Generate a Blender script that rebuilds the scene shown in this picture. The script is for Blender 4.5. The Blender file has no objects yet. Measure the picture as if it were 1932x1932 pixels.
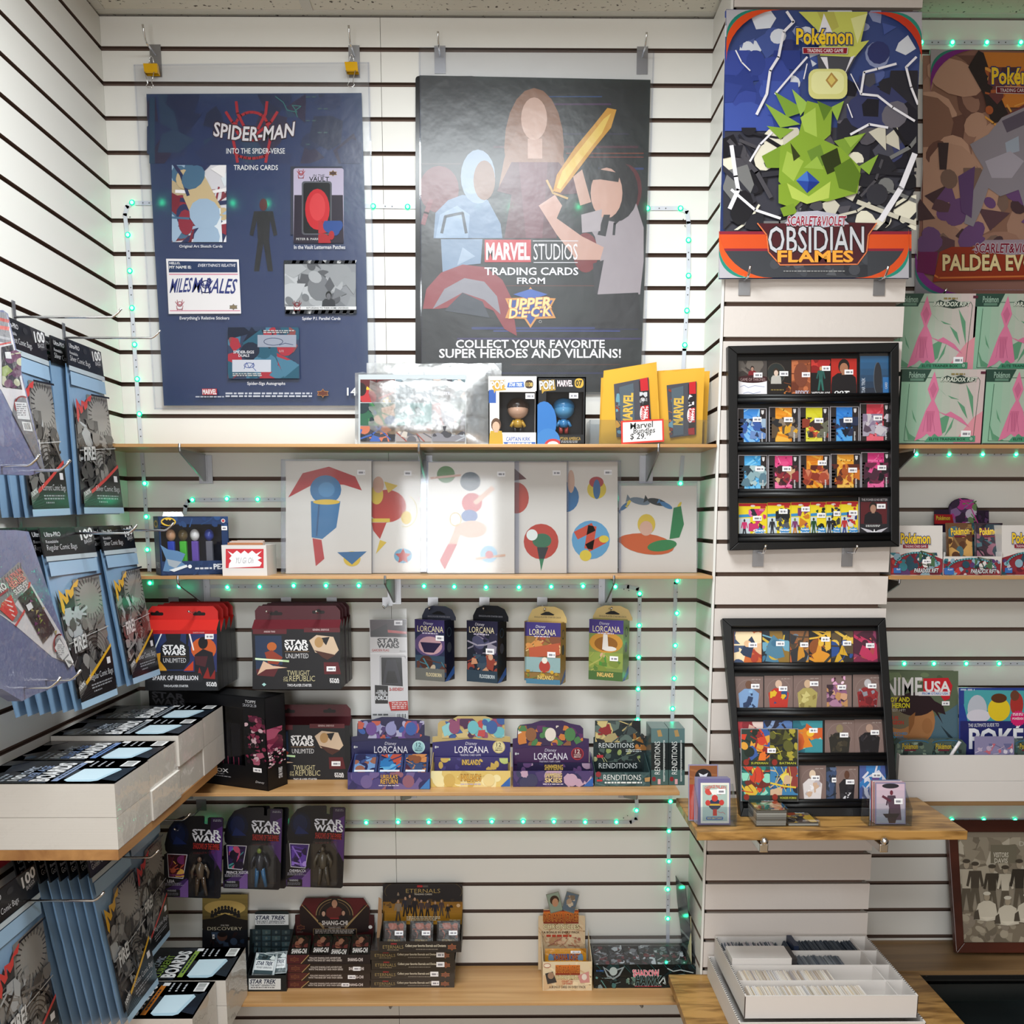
import bpy, math, random
from mathutils import Vector, Matrix

# ---------------------------------------------------------------- camera, world, lights, exposure
SC = bpy.context.scene
COL = SC.collection
FPX, CX, CY = 1894.03, 966.0, 1288.0          # focal length and principal point of the photograph (1932 px frame)
PITCH, YAW = 0.16099, -0.00903
Z0 = 2.62                                     # height of the topmost groove of the slat wall
CAM = Vector((0.94097, -2.57344, Z0 - 1.09685))
_cp, _sp, _cy, _sy = math.cos(PITCH), math.sin(PITCH), math.cos(YAW), math.sin(YAW)
_R = Matrix(((1, 0, 0), (0, _cp, -_sp), (0, _sp, _cp))) @ Matrix(((_cy, 0, _sy), (0, 1, 0), (-_sy, 0, _cy)))
def _w(r): return Vector((r[0], r[2], -r[1]))
_rt, _dn, _fw = _w(_R[0]), _w(_R[1]), _w(_R[2])
cd = bpy.data.cameras.new('camera')
cd.sensor_width = 36.0
cd.lens = FPX / 1932 * 36.0
cd.shift_y = (CY - 966.0) / 1932
cd.clip_start = 0.02
cam = bpy.data.objects.new('camera', cd)
m = Matrix((( _rt[0], -_dn[0], -_fw[0], CAM[0]), (_rt[1], -_dn[1], -_fw[1], CAM[1]), (_rt[2], -_dn[2], -_fw[2], CAM[2]), (0, 0, 0, 1)))
cam.matrix_world = m
COL.objects.link(cam)
SC.camera = cam

wd = bpy.data.worlds.new('world'); SC.world = wd; wd.use_nodes = True
wd.node_tree.nodes['Background'].inputs[0].default_value = (1.0, 0.89, 0.77, 1)
wd.node_tree.nodes['Background'].inputs[1].default_value = 0.54

def area(name, loc, sx, sy, power, color=(0.92, 0.98, 1.0), aim=None):
    l = bpy.data.lights.new(name, 'AREA'); l.shape = 'RECTANGLE'; l.size = sx; l.size_y = sy; l.energy = power; l.color = color
    o = bpy.data.objects.new(name, l); o.location = loc
    if aim is not None:
        o.rotation_euler = (Vector(aim) - Vector(loc)).to_track_quat('-Z', 'Y').to_euler()
    COL.objects.link(o); return o
CEIL = 2.69
# fluorescent troffers in the ceiling, in front of and above the wall (outside the picture)
area('ceiling_troffer', (0.84, -1.0, CEIL - 0.03), 0.62, 0.5, 30)
area('ceiling_troffer', (1.0, -2.9, CEIL - 0.03), 1.2, 0.6, 38)
area('ceiling_troffer', (2.2, -2.9, CEIL - 0.03), 1.2, 0.6, 4)
# daylight through the glass shop door behind the photographer
area('shop_door_daylight', (0.60, -4.15, 1.2), 0.6, 1.15, 27, (0.95, 0.98, 1.0), (0.60, 0, 1.2))

SC.view_settings.view_transform = 'Standard'
SC.view_settings.look = 'None'
SC.view_settings.gamma = 1
SC.view_settings.use_curve_mapping = False
SC.view_settings.exposure = 0.1
SC.cycles.max_bounces = 7
SC.cycles.diffuse_bounces = 3
SC.cycles.glossy_bounces = 3
SC.cycles.transmission_bounces = 4
SC.cycles.transparent_max_bounces = 14
SC.cycles.caustics_reflective = False
SC.cycles.caustics_refractive = False
SC.cycles.use_denoising = True
SC.cycles.sample_clamp_indirect = 4

# ---------------------------------------------------------------- where a point of the photograph lies in the room
def ray(px, py):
    return _rt * ((px - CX) / FPX) + _dn * ((py - CY) / FPX) + _fw
def hit(px, py, p, n):
    d = ray(px, py)
    return CAM + d * ((p - CAM).dot(n) / d.dot(n))
NY, NX, NZ = Vector((0, -1, 0)), Vector((1, 0, 0)), Vector((0, 0, 1))
def W(px, py, Y=0.0): return hit(px, py, Vector((0, Y, 0)), NY)
def G(px, py, Z): return hit(px, py, Vector((0, 0, Z)), NZ)
def S(px, py, X): return hit(px, py, Vector((X, 0, 0)), NX)
def PX(v):
    d = Vector(v) - CAM; z = d.dot(_fw)
    return (CX + FPX * d.dot(_rt) / z, CY + FPX * d.dot(_dn) / z)
def ZG(k): return Z0 - 0.0762 * k             # upper edge of groove k
def plY(y): return (Vector((0, y, 0)), NY)
def plX(x): return (Vector((x, 0, 0)), NX)
def plZ(z): return (Vector((0, 0, z)), NZ)

# ---------------------------------------------------------------- materials
def _lin(c): return c / 12.92 if c <= 0.04045 else ((c + 0.055) / 1.055) ** 2.4
_cc = {}
def col(h):
    if not isinstance(h, str): return tuple(h)
    if h not in _cc:
        if len(h) == 3: q = [int(x * 2, 16) for x in h]
        else: q = [int(h[i:i + 2], 16) for i in (0, 2, 4)]
        _cc[h] = tuple(_lin(x / 255) for x in q)
    return _cc[h]
def mat(name):
    m = bpy.data.materials.new(name); m.use_nodes = True
    nt = m.node_tree; nt.nodes.clear()
    out = nt.nodes.new('ShaderNodeOutputMaterial')
    return m, nt, out
def nd(nt, t, **kw):
    n = nt.nodes.new('ShaderNode' + t)
    for k, v in kw.items(): setattr(n, k, v)
    return n
def pbr(nt, out, base=None, rough=0.5, metal=0.0, spec=0.5, coat=0.0):
    b = nd(nt, 'BsdfPrincipled')
    if base is not None: b.inputs['Base Color'].default_value = (*base, 1)
    b.inputs['Roughness'].default_value = rough; b.inputs['Metallic'].default_value = metal
    b.inputs['Specular IOR Level'].default_value = spec; b.inputs['Coat Weight'].default_value = coat
    b.inputs['Coat Roughness'].default_value = 0.08
    nt.links.new(b.outputs[0], out.inputs[0]); return b
def bump(nt, b, scale, strength, dist=0.001, detail=3, coord='Object', stretch=None):
    tc = nd(nt, 'TexCoord'); no = nd(nt, 'TexNoise'); no.inputs['Scale'].default_value = scale; no.inputs['Detail'].default_value = detail
    src = tc.outputs[coord]
    if stretch:
        mp = nd(nt, 'Mapping'); mp.inputs['Scale'].default_value = stretch; nt.links.new(src, mp.inputs[0]); src = mp.outputs[0]
    nt.links.new(src, no.inputs['Vector'])
    bu = nd(nt, 'Bump'); bu.inputs['Strength'].default_value = strength; bu.inputs['Distance'].default_value = dist
    nt.links.new(no.outputs[0], bu.inputs['Height']); nt.links.new(bu.outputs[0], b.inputs['Normal'])
def printed(name, rough, spec=0.4, coat=0.0, transl=0.0, wrinkle=0.0):
    m, nt, out = mat(name); b = pbr(nt, out, None, rough, 0, spec, coat)
    a = nd(nt, 'Attribute', attribute_name='Col'); nt.links.new(a.outputs['Color'], b.inputs['Base Color'])
    if wrinkle: bump(nt, b, 26, wrinkle, 0.004, 4)
    if transl:
        t = nd(nt, 'BsdfTranslucent'); t.inputs[0].default_value = (0.25, 0.4, 0.35, 1)
        mx = nd(nt, 'MixShader'); mx.inputs[0].default_value = transl
        nt.links.new(b.outputs[0], mx.inputs[1]); nt.links.new(t.outputs[0], mx.inputs[2]); nt.links.new(mx.outputs[0], out.inputs[0])
    return m
M_PRINT = printed('printed_card', 0.42, 0.35)
M_GLOSS = printed('printed_gloss', 0.22, 0.45)
M_MATTE = printed('printed_matte', 0.75, 0.2)
M_SHEET = printed('poster_paper', 0.38, 0.35, 0, 0.2)
M_PLAS = printed('shiny_plastic', 0.18, 0.5)
M_WRAP = printed('crinkled_wrapper', 0.26, 0.4, 0, 0, 0.5)
def plain(name, c, rough=0.5, metal=0.0, spec=0.5, bs=None, coat=0.0):
    m, nt, out = mat(name); b = pbr(nt, out, c, rough, metal, spec, coat)
    if bs: bump(nt, b, *bs)
    return m
M_WALL = plain('white_melamine', col('e4e2dd'), 0.42, 0, 0.35, (220, 0.10, 0.0006))
M_PILLAR = plain('white_textured_laminate', col('d8cfc9'), 0.5, 0, 0.3, (90, 0.35, 0.0012))
M_GROOVE = plain('brown_fibreboard', col('6e5a50'), 0.8, 0, 0.2)
M_CHROME = plain('chrome', (0.75, 0.75, 0.76), 0.16, 1.0)
M_ZINC = plain('zinc_plate', (0.36, 0.36, 0.38), 0.42, 1.0)
M_BLACK = plain('black_frame', col('0d0d0f'), 0.38, 0, 0.4)
M_CARDB = plain('white_cardboard', col('dcd6d2'), 0.65, 0, 0.2, (60, 0.12, 0.001))
M_TAPE = plain('led_tape', col('c9ccd6'), 0.4)
def wood(name, c1, c2, stretch, rough=0.35, scale=1.0, ramp=(0.35, 0.7)):
    m, nt, out = mat(name); b = pbr(nt, out, None, rough, 0, 0.4)
    tc = nd(nt, 'TexCoord'); mp = nd(nt, 'Mapping'); mp.inputs['Scale'].default_value = stretch
    nt.links.new(tc.outputs['Object'], mp.inputs[0])
    n1 = nd(nt, 'TexNoise'); n1.inputs['Scale'].default_value = scale; n1.inputs['Detail'].default_value = 6; n1.inputs['Distortion'].default_value = 0.6
    nt.links.new(mp.outputs[0], n1.inputs['Vector'])
    cr = nd(nt, 'ValToRGB'); cr.color_ramp.elements[0].position = ramp[0]; cr.color_ramp.elements[1].position = ramp[1]
    cr.color_ramp.elements[0].color = (*col(c1), 1); cr.color_ramp.elements[1].color = (*col(c2), 1)
    nt.links.new(n1.outputs[0], cr.inputs[0]); nt.links.new(cr.outputs[0], b.inputs['Base Color'])
    return m
M_WOODX = wood('light_oak_along', 'b08250', 'd2a673', (1.6, 30, 30))
M_WOODY = wood('oak_dark_grain', '7a5526', 'b98c4e', (9, 42, 42), 0.35, 1.0, (0.38, 0.6))
M_WOODL = wood('oak_left', '94653a', 'b5844f', (30, 1.6, 30))
M_WOODR = wood('oak_brown', '7d6142', '977650', (1.6, 34, 34))
M_FRAMEWOOD = wood('mahogany', '3c1a10', '54261a', (3, 20, 3), 0.3)
def ceiling_mat():
    m, nt, out = mat('ceiling_tile'); b = pbr(nt, out, None, 0.9, 0, 0.1)
    tc = nd(nt, 'TexCoord'); n = nd(nt, 'TexNoise'); n.inputs['Scale'].default_value = 95; n.inputs['Detail'].default_value = 2; n.inputs['Roughness'].default_value = 0.4
    nt.links.new(tc.outputs['Object'], n.inputs['Vector'])
    cr = nd(nt, 'ValToRGB'); e = cr.color_ramp.elements
    e[0].position = 0.30; e[0].color = (*col('57504a'), 1); e[1].position = 0.36; e[1].color = (*col('d8d2c6'), 1)
    nt.links.new(n.outputs[0], cr.inputs[0]); nt.links.new(cr.outputs[0], b.inputs['Base Color']); return m
M_CEIL = ceiling_mat()
def film(name, tint, base, edge, rough=0.06, wr=0.0, gl=(1, 1, 1)):
    m, nt, out = mat(name)
    t = nd(nt, 'BsdfTransparent'); t.inputs[0].default_value = (*tint, 1)
    g = nd(nt, 'BsdfGlossy'); g.inputs['Roughness'].default_value = rough; g.inputs[0].default_value = (*gl, 1)
    lw = nd(nt, 'LayerWeight'); lw.inputs[0].default_value = 0.54
    pw = nd(nt, 'Math', operation='POWER'); pw.inputs[1].default_value = 3.0; nt.links.new(lw.outputs['Facing'], pw.inputs[0])
    ma = nd(nt, 'Math', operation='MULTIPLY_ADD'); ma.inputs[1].default_value = edge; ma.inputs[2].default_value = base
    nt.links.new(pw.outputs[0], ma.inputs[0])
    mx = nd(nt, 'MixShader'); nt.links.new(ma.outputs[0], mx.inputs[0]); nt.links.new(t.outputs[0], mx.inputs[1]); nt.links.new(g.outputs[0], mx.inputs[2])
    nt.links.new(mx.outputs[0], out.inputs[0])
    if wr: bump(nt, g, 16, wr, 0.01, 3)
    return m
M_FILM = film('clear_film', (0.93, 0.94, 0.96), 0.035, 0.4)
M_SLEEVE = film('clear_sleeve', (0.80, 0.82, 0.88), 0.05, 0.4)
M_CRINKLE = film('crinkled_film', (0.88, 0.9, 0.92), 0.30, 0.5, 0.32, 0.6)
M_SOFTFILM = film('poster_sleeve_film', (0.95, 0.955, 0.97), 0.035, 0.3, 0.3, 0.15)
M_WRAPF = film('shrink_wrap', (0.97, 0.97, 0.97), 0.03, 0.4, 0.08, 0.5)
M_ACRYL = film('acrylic', (0.86, 0.89, 0.92), 0.06, 0.5)
M_BAG = printed('blue_poly_bags', 0.2, 0.5, 0, 0, 0.3)
def glow(name, c, s):
    m, nt, out = mat(name); e = nd(nt, 'Emission'); e.inputs[0].default_value = (*c, 1); e.inputs[1].default_value = s
    nt.links.new(e.outputs[0], out.inputs[0]); return m
M_LED = glow('green_led', (0.03, 1.0, 0.45), 26.0)
M_HALO = glow('green_led_halo', (0.01, 1.0, 0.42), 1.0)  # faintly glowing disc imitating the green bloom around each led

# ---------------------------------------------------------------- mesh helpers
WL = {}
class B:
    def __init__(s): s.v, s.f, s.c, s.mi = [], [], [], []
    def face(s, pts, c='fff', mi=0):
        i = len(s.v); s.v += [Vector(p) for p in pts]; s.f.append(list(range(i, i + len(pts)))); s.c.append(col(c)); s.mi.append(mi); return s
    def mesh(s, pts, faces, c, mi=0):
        i = len(s.v); s.v += [Vector(p) for p in pts]; k = col(c)
        for f in faces: s.f.append([i + q for q in f]); s.c.append(k); s.mi.append(mi)
        return s
    def prism(s, poly, ext, c='fff', side=None, mi=0):
        n = len(poly); ext = Vector(ext); P = [Vector(p) for p in poly]; Q = [p + ext for p in P]
        i = len(s.v); s.v += P + Q
        for f, k in [(list(range(n)), c), (list(range(2 * n - 1, n - 1, -1)), side or c)] + [([a, n + a, n + (a + 1) % n, (a + 1) % n], side or c) for a in range(n)]:
            s.f.append([i + q for q in f]); s.c.append(col(k)); s.mi.append(mi)
        return s
    def slat(s, lo, hi, face, mi, edge):
        """Slat board: laminate on the wide face (-x, -y or +x), raw fibreboard on the other sides."""
        x0, y0, z0 = lo; x1, y1, z1 = hi
        for k, q in (('-y', [(x0, y0, z0), (x1, y0, z0), (x1, y0, z1), (x0, y0, z1)]), ('+y', [(x1, y1, z0), (x0, y1, z0), (x0, y1, z1), (x1, y1, z1)]), ('-x', [(x0, y1, z0), (x0, y0, z0), (x0, y0, z1), (x0, y1, z1)]), ('+x', [(x1, y0, z0), (x1, y1, z0), (x1, y1, z1), (x1, y0, z1)]), ('+z', [(x0, y0, z1), (x1, y0, z1), (x1, y1, z1), (x0, y1, z1)]), ('-z', [(x0, y1, z0), (x1, y1, z0), (x1, y0, z0), (x0, y0, z0)])):
            s.face(q, 'fff', mi if k in face else edge)
        return s
    def box(s, lo, hi, c='fff', mi=0):
        x0, y0, z0 = lo; x1, y1, z1 = hi
        return s.prism([(x0, y0, z0), (x1, y0, z0), (x1, y0, z1), (x0, y0, z1)], (0, y1 - y0, 0), c, None, mi)
    def tube(s, path, r, c='fff', n=8, mi=0, cap=True):
        P = [Vector(p) for p in path]; i0 = len(s.v); k = col(c); up = None
        for j, p in enumerate(P):
            d = (P[min(j + 1, len(P) - 1)] - P[max(j - 1, 0)]).normalized()
            if up is None: up = Vector((0, 0, 1)) if abs(d.z) < 0.9 else Vector((1, 0, 0))
            a = d.cross(up).normalized(); up = a.cross(d).normalized()
            rr = r[j] if isinstance(r, (list, tuple)) else r
            s.v += [p + (a * math.cos(2 * math.pi * q / n) + up * math.sin(2 * math.pi * q / n)) * rr for q in range(n)]
        for j in range(len(P) - 1):
            for q in range(n):
                a, b = i0 + j * n + q, i0 + j * n + (q + 1) % n
                s.f.append([a, b, b + n, a + n]); s.c.append(k); s.mi.append(mi)
        if cap:
            for b, rev in ((i0, True), (i0 + (len(P) - 1) * n, False)):
                f = list(range(b, b + n)); s.f.append(f[::-1] if rev else f); s.c.append(k); s.mi.append(mi)
        return s
    def ball(s, p, r, c='fff', n=10, m=7, mi=0):
        p = Vector(p); r = Vector(r) if isinstance(r, (tuple, list, Vector)) else Vector((r, r, r)); i0 = len(s.v); k = col(c)
        s.v.append(p + Vector((0, 0, r.z)))
        for a in range(1, m):
            t = math.pi * a / m
            s.v += [p + Vector((r.x * math.sin(t) * math.cos(2 * math.pi * q / n), r.y * math.sin(t) * math.sin(2 * math.pi * q / n), r.z * math.cos(t))) for q in range(n)]
        s.v.append(p - Vector((0, 0, r.z))); e = len(s.v) - 1
        fs = []
        for q in range(n):
            fs.append([i0, i0 + 1 + q, i0 + 1 + (q + 1) % n])
            for a in range(m - 2):
                b = i0 + 1 + a * n; fs.append([b + q, b + n + q, b + n + (q + 1) % n, b + (q + 1) % n])
            b = i0 + 1 + (m - 2) * n; fs.append([b + q, e, b + (q + 1) % n])
        for f in fs: s.f.append(f); s.c.append(k); s.mi.append(mi)
        return s
    def make(s, name, mt, parent=None, label=None, cat=None, group=None, kind=None, smooth=False, bevel=0.0):
        me = bpy.data.meshes.new(name); o = bpy.data.objects.new(name, me)
        if parent is not None: loc = WL[parent.name]
        else:
            xs = [p.x for p in s.v]; ys = [p.y for p in s.v]
            loc = Vector(((min(xs) + max(xs)) / 2, (min(ys) + max(ys)) / 2, min(p.z for p in s.v)))
        me.from_pydata([tuple(p - loc) for p in s.v], [], s.f)
        mats = mt if isinstance(mt, (list, tuple)) else [mt]
        for q in mats: me.materials.append(q)
        if len(mats) > 1: me.polygons.foreach_set('material_index', s.mi)
        ca = me.color_attributes.new('Col', 'FLOAT_COLOR', 'CORNER')
        buf = []
        for f, c in zip(s.f, s.c): buf += [c[0], c[1], c[2], 1.0] * len(f)
        ca.data.foreach_set('color', buf)
        if smooth: me.polygons.foreach_set('use_smooth', [True] * len(s.f))
        me.update()
        COL.objects.link(o); WL[o.name] = loc
        if parent is not None: o.parent = parent
        else: o.location = loc
        if bevel:
            bm_ = o.modifiers.new('bevel', 'BEVEL'); bm_.width = bevel; bm_.segments = 2; bm_.limit_method = 'ANGLE'
        tagp(o, label, cat, group, kind); return o
def tagp(o, label=None, cat=None, group=None, kind=None):
    if label: o['label'] = label
    if cat: o['category'] = cat
    if group: o['group'] = group
    if kind: o['kind'] = kind
    return o
def thing(name, label, cat, loc, group=None):
    o = bpy.data.objects.new(name, None); o.empty_display_size = 0.02; COL.objects.link(o); o.location = loc; WL[o.name] = Vector(loc)
    return tagp(o, label, cat, group)
def dup(root, delta, label=None, group=None, rot=None):
    def cp(o, par):
        c = o.copy(); COL.objects.link(c); WL[c.name] = WL[o.name] + Vector(delta)
        if par is not None: c.parent = par
        for ch in kids.get(o.name, []): cp(ch, c)
        return c
    kids = {}
    for q in list(root.children_recursive): kids.setdefault(q.parent.name, []).append(q)
    r = cp(root, None); r.location = root.location + Vector(delta)
    if rot is not None: r.rotation_euler = rot
    if label: r['label'] = label
    if group: r['group'] = group
    return r

# ---------------------------------------------------------------- flat printing: text and shapes laid on a face
_tx = {}
def glyphs(t, off):
    k = (t, off)
    if k not in _tx:
        def get(o_):
            cu = bpy.data.curves.new('t', 'FONT'); cu.body = t; cu.resolution_u = 2; cu.offset = o_; cu.fill_mode = 'FRONT'
            ob = bpy.data.objects.new('t', cu); COL.objects.link(ob)
            dg = bpy.context.evaluated_depsgraph_get(); dg.update()
            me = bpy.data.meshes.new_from_object(ob.evaluated_get(dg))
            vs = [(v.co.x, v.co.y) for v in me.vertices]; fs = [list(p.vertices) for p in me.polygons]
            bpy.data.objects.remove(ob); bpy.data.curves.remove(cu); bpy.data.meshes.remove(me)
            return vs, fs
        vs, fs = get(0.0)
        x0, x1 = min(v[0] for v in vs), max(v[0] for v in vs); y0, y1 = min(v[1] for v in vs), max(v[1] for v in vs)
        if off: vs, fs = get(off)
        _tx[k] = ([((v[0] - x0) / max(1e-6, x1 - x0), (v[1] - y0) / max(1e-6, y1 - y0)) for v in vs], fs)
    return _tx[k]
def clip_poly(P, x0, y0, x1, y1):
    for ax, lim, sg in ((0, x0, 1), (0, x1, -1), (1, y0, 1), (1, y1, -1)):
        out = []
        for i in range(len(P)):
            a, b = P[i - 1], P[i]; da, db = (a[ax] - lim) * sg, (b[ax] - lim) * sg
            if (da >= 0) != (db >= 0):
                t = da / (da - db); out.append((a[0] + (b[0] - a[0]) * t, a[1] + (b[1] - a[1]) * t))
            if db >= 0: out.append(b)
        P = out
        if len(P) < 3: return []
    return P
class Art(B):
    """Shapes on a plane. Coordinates are photograph pixels (through view()) traced onto the plane, or a local frame (O,U,V)."""
    LIFT = 0.00004
    def __init__(s, plane=None, view=(0, 0, 1), frame=None):
        super().__init__(); s.plane = plane; s.vw = view; s.frame = frame; s.k = 0; s.clip = None
        s.n = plane[1] if plane else (Vector(frame[1]).cross(Vector(frame[2])) * -1).normalized()
    def pt(s, x, y):
        ox, oy, sc = s.vw[:3]
        if s.frame: return s.frame[0] + s.frame[1] * ((x - ox) / sc) + s.frame[2] * ((y - oy) / s.vw[-1]) + s.n * (s.k * s.LIFT)
        return hit(ox + x / sc, oy + y / sc, s.plane[0] + s.n * (s.k * s.LIFT), s.n)
    def poly(s, P, c, lift=True):
        if s.clip: P = clip_poly(list(P), *s.clip)
        if len(P) < 3: return s
        if lift: s.k += 1
        return s.face([s.pt(*p) for p in P], c)
    def rect(s, x0, y0, x1, y1, c, lift=True): return s.poly([(x0, y0), (x1, y0), (x1, y1), (x0, y1)], c, lift)
    def ell(s, cx, cy, rx, ry=None, c='fff', n=20, a0=0, a1=360, rot=0):
        ry = rx if ry is None else ry; cr, sr = math.cos(math.radians(rot)), math.sin(math.radians(rot)); P = []
        for i in range(n + (a1 - a0 < 360)):
            t = math.radians(a0 + (a1 - a0) * i / n); x, y = rx * math.cos(t), ry * math.sin(t); P.append((cx + x * cr - y * sr, cy + x * sr + y * cr))
        return s.poly(P, c)
    def line(s, P, w, c, close=False):
        s.k += 1; P = list(P) + ([P[0]] if close else [])
        for a, b in zip(P, P[1:]):
            dx, dy = b[0] - a[0], b[1] - a[1]; L = math.hypot(dx, dy) or 1; nx, ny = -dy / L * w / 2, dx / L * w / 2; ex, ey = dx / L * w * .2, dy / L * w * .2
            s.poly([(a[0] + nx - ex, a[1] + ny - ey), (b[0] + nx + ex, b[1] + ny + ey), (b[0] - nx + ex, b[1] - ny + ey), (a[0] - nx - ex, a[1] - ny - ey)], c, False)
        return s
    def arc(s, cx, cy, rx, ry, w, c, a0=0, a1=360, n=22):
        return s.line([(cx + rx * math.cos(math.radians(a0 + (a1 - a0) * i / n)), cy + ry * math.sin(math.radians(a0 + (a1 - a0) * i / n))) for i in range(n + 1)], w, c)
    def star(s, cx, cy, n, r0, r1, c, rot=-90, sy=1.0):
        return s.poly([(cx + (r1 if i % 2 else r0) * math.cos(math.radians(rot + 180 * i / n)), cy + sy * (r1 if i % 2 else r0) * math.sin(math.radians(rot + 180 * i / n))) for i in range(2 * n)], c)
    def grad(s, x0, y0, x1, y1, c0, c1, n=8, vert=True):
        s.k += 1; a, b = col(c0), col(c1)
        for i in range(n):
            t = (i + .5) / n; k = tuple(p + (q - p) * t for p, q in zip(a, b)); u, v = i / n, (i + 1) / n
            if vert: s.rect(x0, y0 + (y1 - y0) * u, x1, y0 + (y1 - y0) * v, k, False)
            else: s.rect(x0 + (x1 - x0) * u, y0, x0 + (x1 - x0) * v, y1, k, False)
        return s
    def text(s, t, x0, y0, x1, y1, c, off=0.0, sh=0.0, rot=0.0, arc=0.0, ol=None, grow=0.0, skew=0.0):
        """Lettering fitted to a box; ol = (colour, weight) lays a heavier copy beneath."""
        if ol: s.text(t, x0, y0, x1, y1, ol[0], off + ol[1], sh, rot, arc, None, grow, skew)
        vs, fs = glyphs(t, off); s.k += 1; cx, cy = (x0 + x1) / 2, (y0 + y1) / 2; cr, sr = math.cos(math.radians(rot)), math.sin(math.radians(rot)); Q = []
        for u, v in vs:
            x = x0 + u * (x1 - x0) + sh * (v - .5) * (y1 - y0); h = (y1 - y0) * (1 + grow * (2 * u - 1) ** 2)
            y = cy + h * (.5 - v) + arc * (2 * u - 1) ** 2 + skew * (u - .5)
            dx, dy = x - cx, y - cy; Q.append(s.pt(cx + dx * cr - dy * sr, cy + dx * sr + dy * cr))
        return s.mesh(Q, fs, c)
    def fine(s, x0, y0, x1, y1, rows, c, seed=1, fill=.62, ragged=.25):
        R = random.Random(seed); s.k += 1; h = (y1 - y0) / rows
        for r in range(rows):
            x = x0; e = x1 - (x1 - x0) * ragged * R.random()
            while x < e:
                w = h * R.uniform(.8, 2.6); s.rect(x, y0 + r * h, min(x + w, e), y0 + r * h + h * fill, c, False); x += w + h * .45
        return s
    def code(s, x0, y0, x1, y1, c='222', seed=1):
        s.rect(x0, y0, x1, y1, 'f2f2f2'); s.k += 1; R = random.Random(seed); x = x0 + (x1 - x0) * .1; e = x1 - (x1 - x0) * .1; u = (x1 - x0) / 40
        while x < e:
            w = u * R.choice((1, 1, 2)); s.rect(x, y0 + (y1 - y0) * .12, min(x + w, e), y0 + (y1 - y0) * .82, c, False); x += w + u * R.choice((1, 1, 2))
        return s
    def tag(s, x0, y0, x1, y1, seed=1):
        s.rect(x0, y0, x1, y1, 'f4f2f4'); w, h = x1 - x0, y1 - y0
        return s.fine(x0 + w * .18, y0 + h * .34, x1 - w * .1, y0 + h * .72, 1, '8a8890', seed, 1.0, 0)
    def shapes(s, x0, y0, x1, y1, pal, n, seed, size=.35, kinds='pel'):
        """Plain abstract artwork: coloured shapes inside a rectangle."""
        R = random.Random(seed); old = s.clip; s.clip = (x0, y0, x1, y1); w, h = x1 - x0, y1 - y0; q = size * min(w, h)
        for i in range(n):
            c = R.choice(pal); cx, cy = R.uniform(x0, x1), R.uniform(y0, y1); k = R.choice(kinds); r = q * R.uniform(.3, 1)
            if k == 'p':
                m_ = R.randint(3, 6); a = R.uniform(0, 6.28)
                s.poly([(cx + r * R.uniform(.5, 1.2) * math.cos(a + 6.283 * j / m_), cy + r * R.uniform(.5, 1.3) * math.sin(a + 6.283 * j / m_)) for j in range(m_)], c)
            elif k == 'e': s.ell(cx, cy, r * .8, r * R.uniform(.4, .9), c, 12, rot=R.uniform(0, 180))
            else:
                a = R.uniform(-1.2, 1.2); L = r * 1.8; s.line([(cx - L * math.cos(a), cy - L * math.sin(a)), (cx + L * .2, cy + L * .1), (cx + L * math.cos(a), cy + L * math.sin(a))], r * .22, c)
        s.clip = old; return s
    def bust(s, cx, cy, h, skin, hair, cloth, wide=1.0):
        """A plain faceless head-and-shoulders shape."""
        s.poly([(cx - .62 * h * wide, cy + h), (cx - .56 * h * wide, cy + .42 * h), (cx - .3 * h, cy + .22 * h), (cx + .3 * h, cy + .22 * h), (cx + .56 * h * wide, cy + .42 * h), (cx + .62 * h * wide, cy + h)], cloth)
        s.ell(cx, cy - .1 * h, .27 * h, .36 * h, hair, 14); s.rect(cx - .1 * h, cy + .05 * h, cx + .1 * h, cy + .3 * h, skin)
        return s.ell(cx, cy, .2 * h, .27 * h, skin, 14)
    def figure(s, cx, y0, y1, pal, lean=0.0):
        """A plain faceless standing figure in three colours."""
        h = y1 - y0; f = lambda u, v: (cx + u * h + lean * (v - 1) * h * -1, y0 + v * h)
        s.poly([f(-.07, .52), f(.07, .52), f(.13, 1), f(.06, 1), f(0, .62), f(-.06, 1), f(-.13, 1)], pal[2])
        s.poly([f(-.13, .18), f(.13, .18), f(.19, .5), f(.14, .52), f(.09, .3), f(.08, .55), f(-.08, .55), f(-.09, .3), f(-.14, .52), f(-.19, .5)], pal[1])
        x, y = f(0, .09); return s.ell(x, y, .055 * h, .085 * h, pal[0], 12)
    def slab(s, P, depth, c, side=None):
        """Body behind the face: polygon in view coordinates pushed back along the normal."""
        Q = [s.pt(*p) for p in P]; s.prism(Q, s.n * -depth, c, side); s.k += 1; return s
    def srect(s, x0, y0, x1, y1, depth, c, side=None): return s.slab([(x0, y0), (x1, y0), (x1, y1), (x0, y1)], depth, c, side)
def rpoly(x0, y0, x1, y1, r, n=4):
    P = []
    for cx, cy, a in ((x1 - r, y0 + r, -90), (x1 - r, y1 - r, 0), (x0 + r, y1 - r, 90), (x0 + r, y0 + r, 180)):
        P += [(cx + r * math.cos(math.radians(a + 90 * i / n)), cy + r * math.sin(math.radians(a + 90 * i / n))) for i in range(n + 1)]
    return P
ORD = ('first', 'second', 'third', 'fourth', 'fifth', 'sixth', 'seventh', 'eighth', 'ninth', 'tenth')
V3 = Vector
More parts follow.
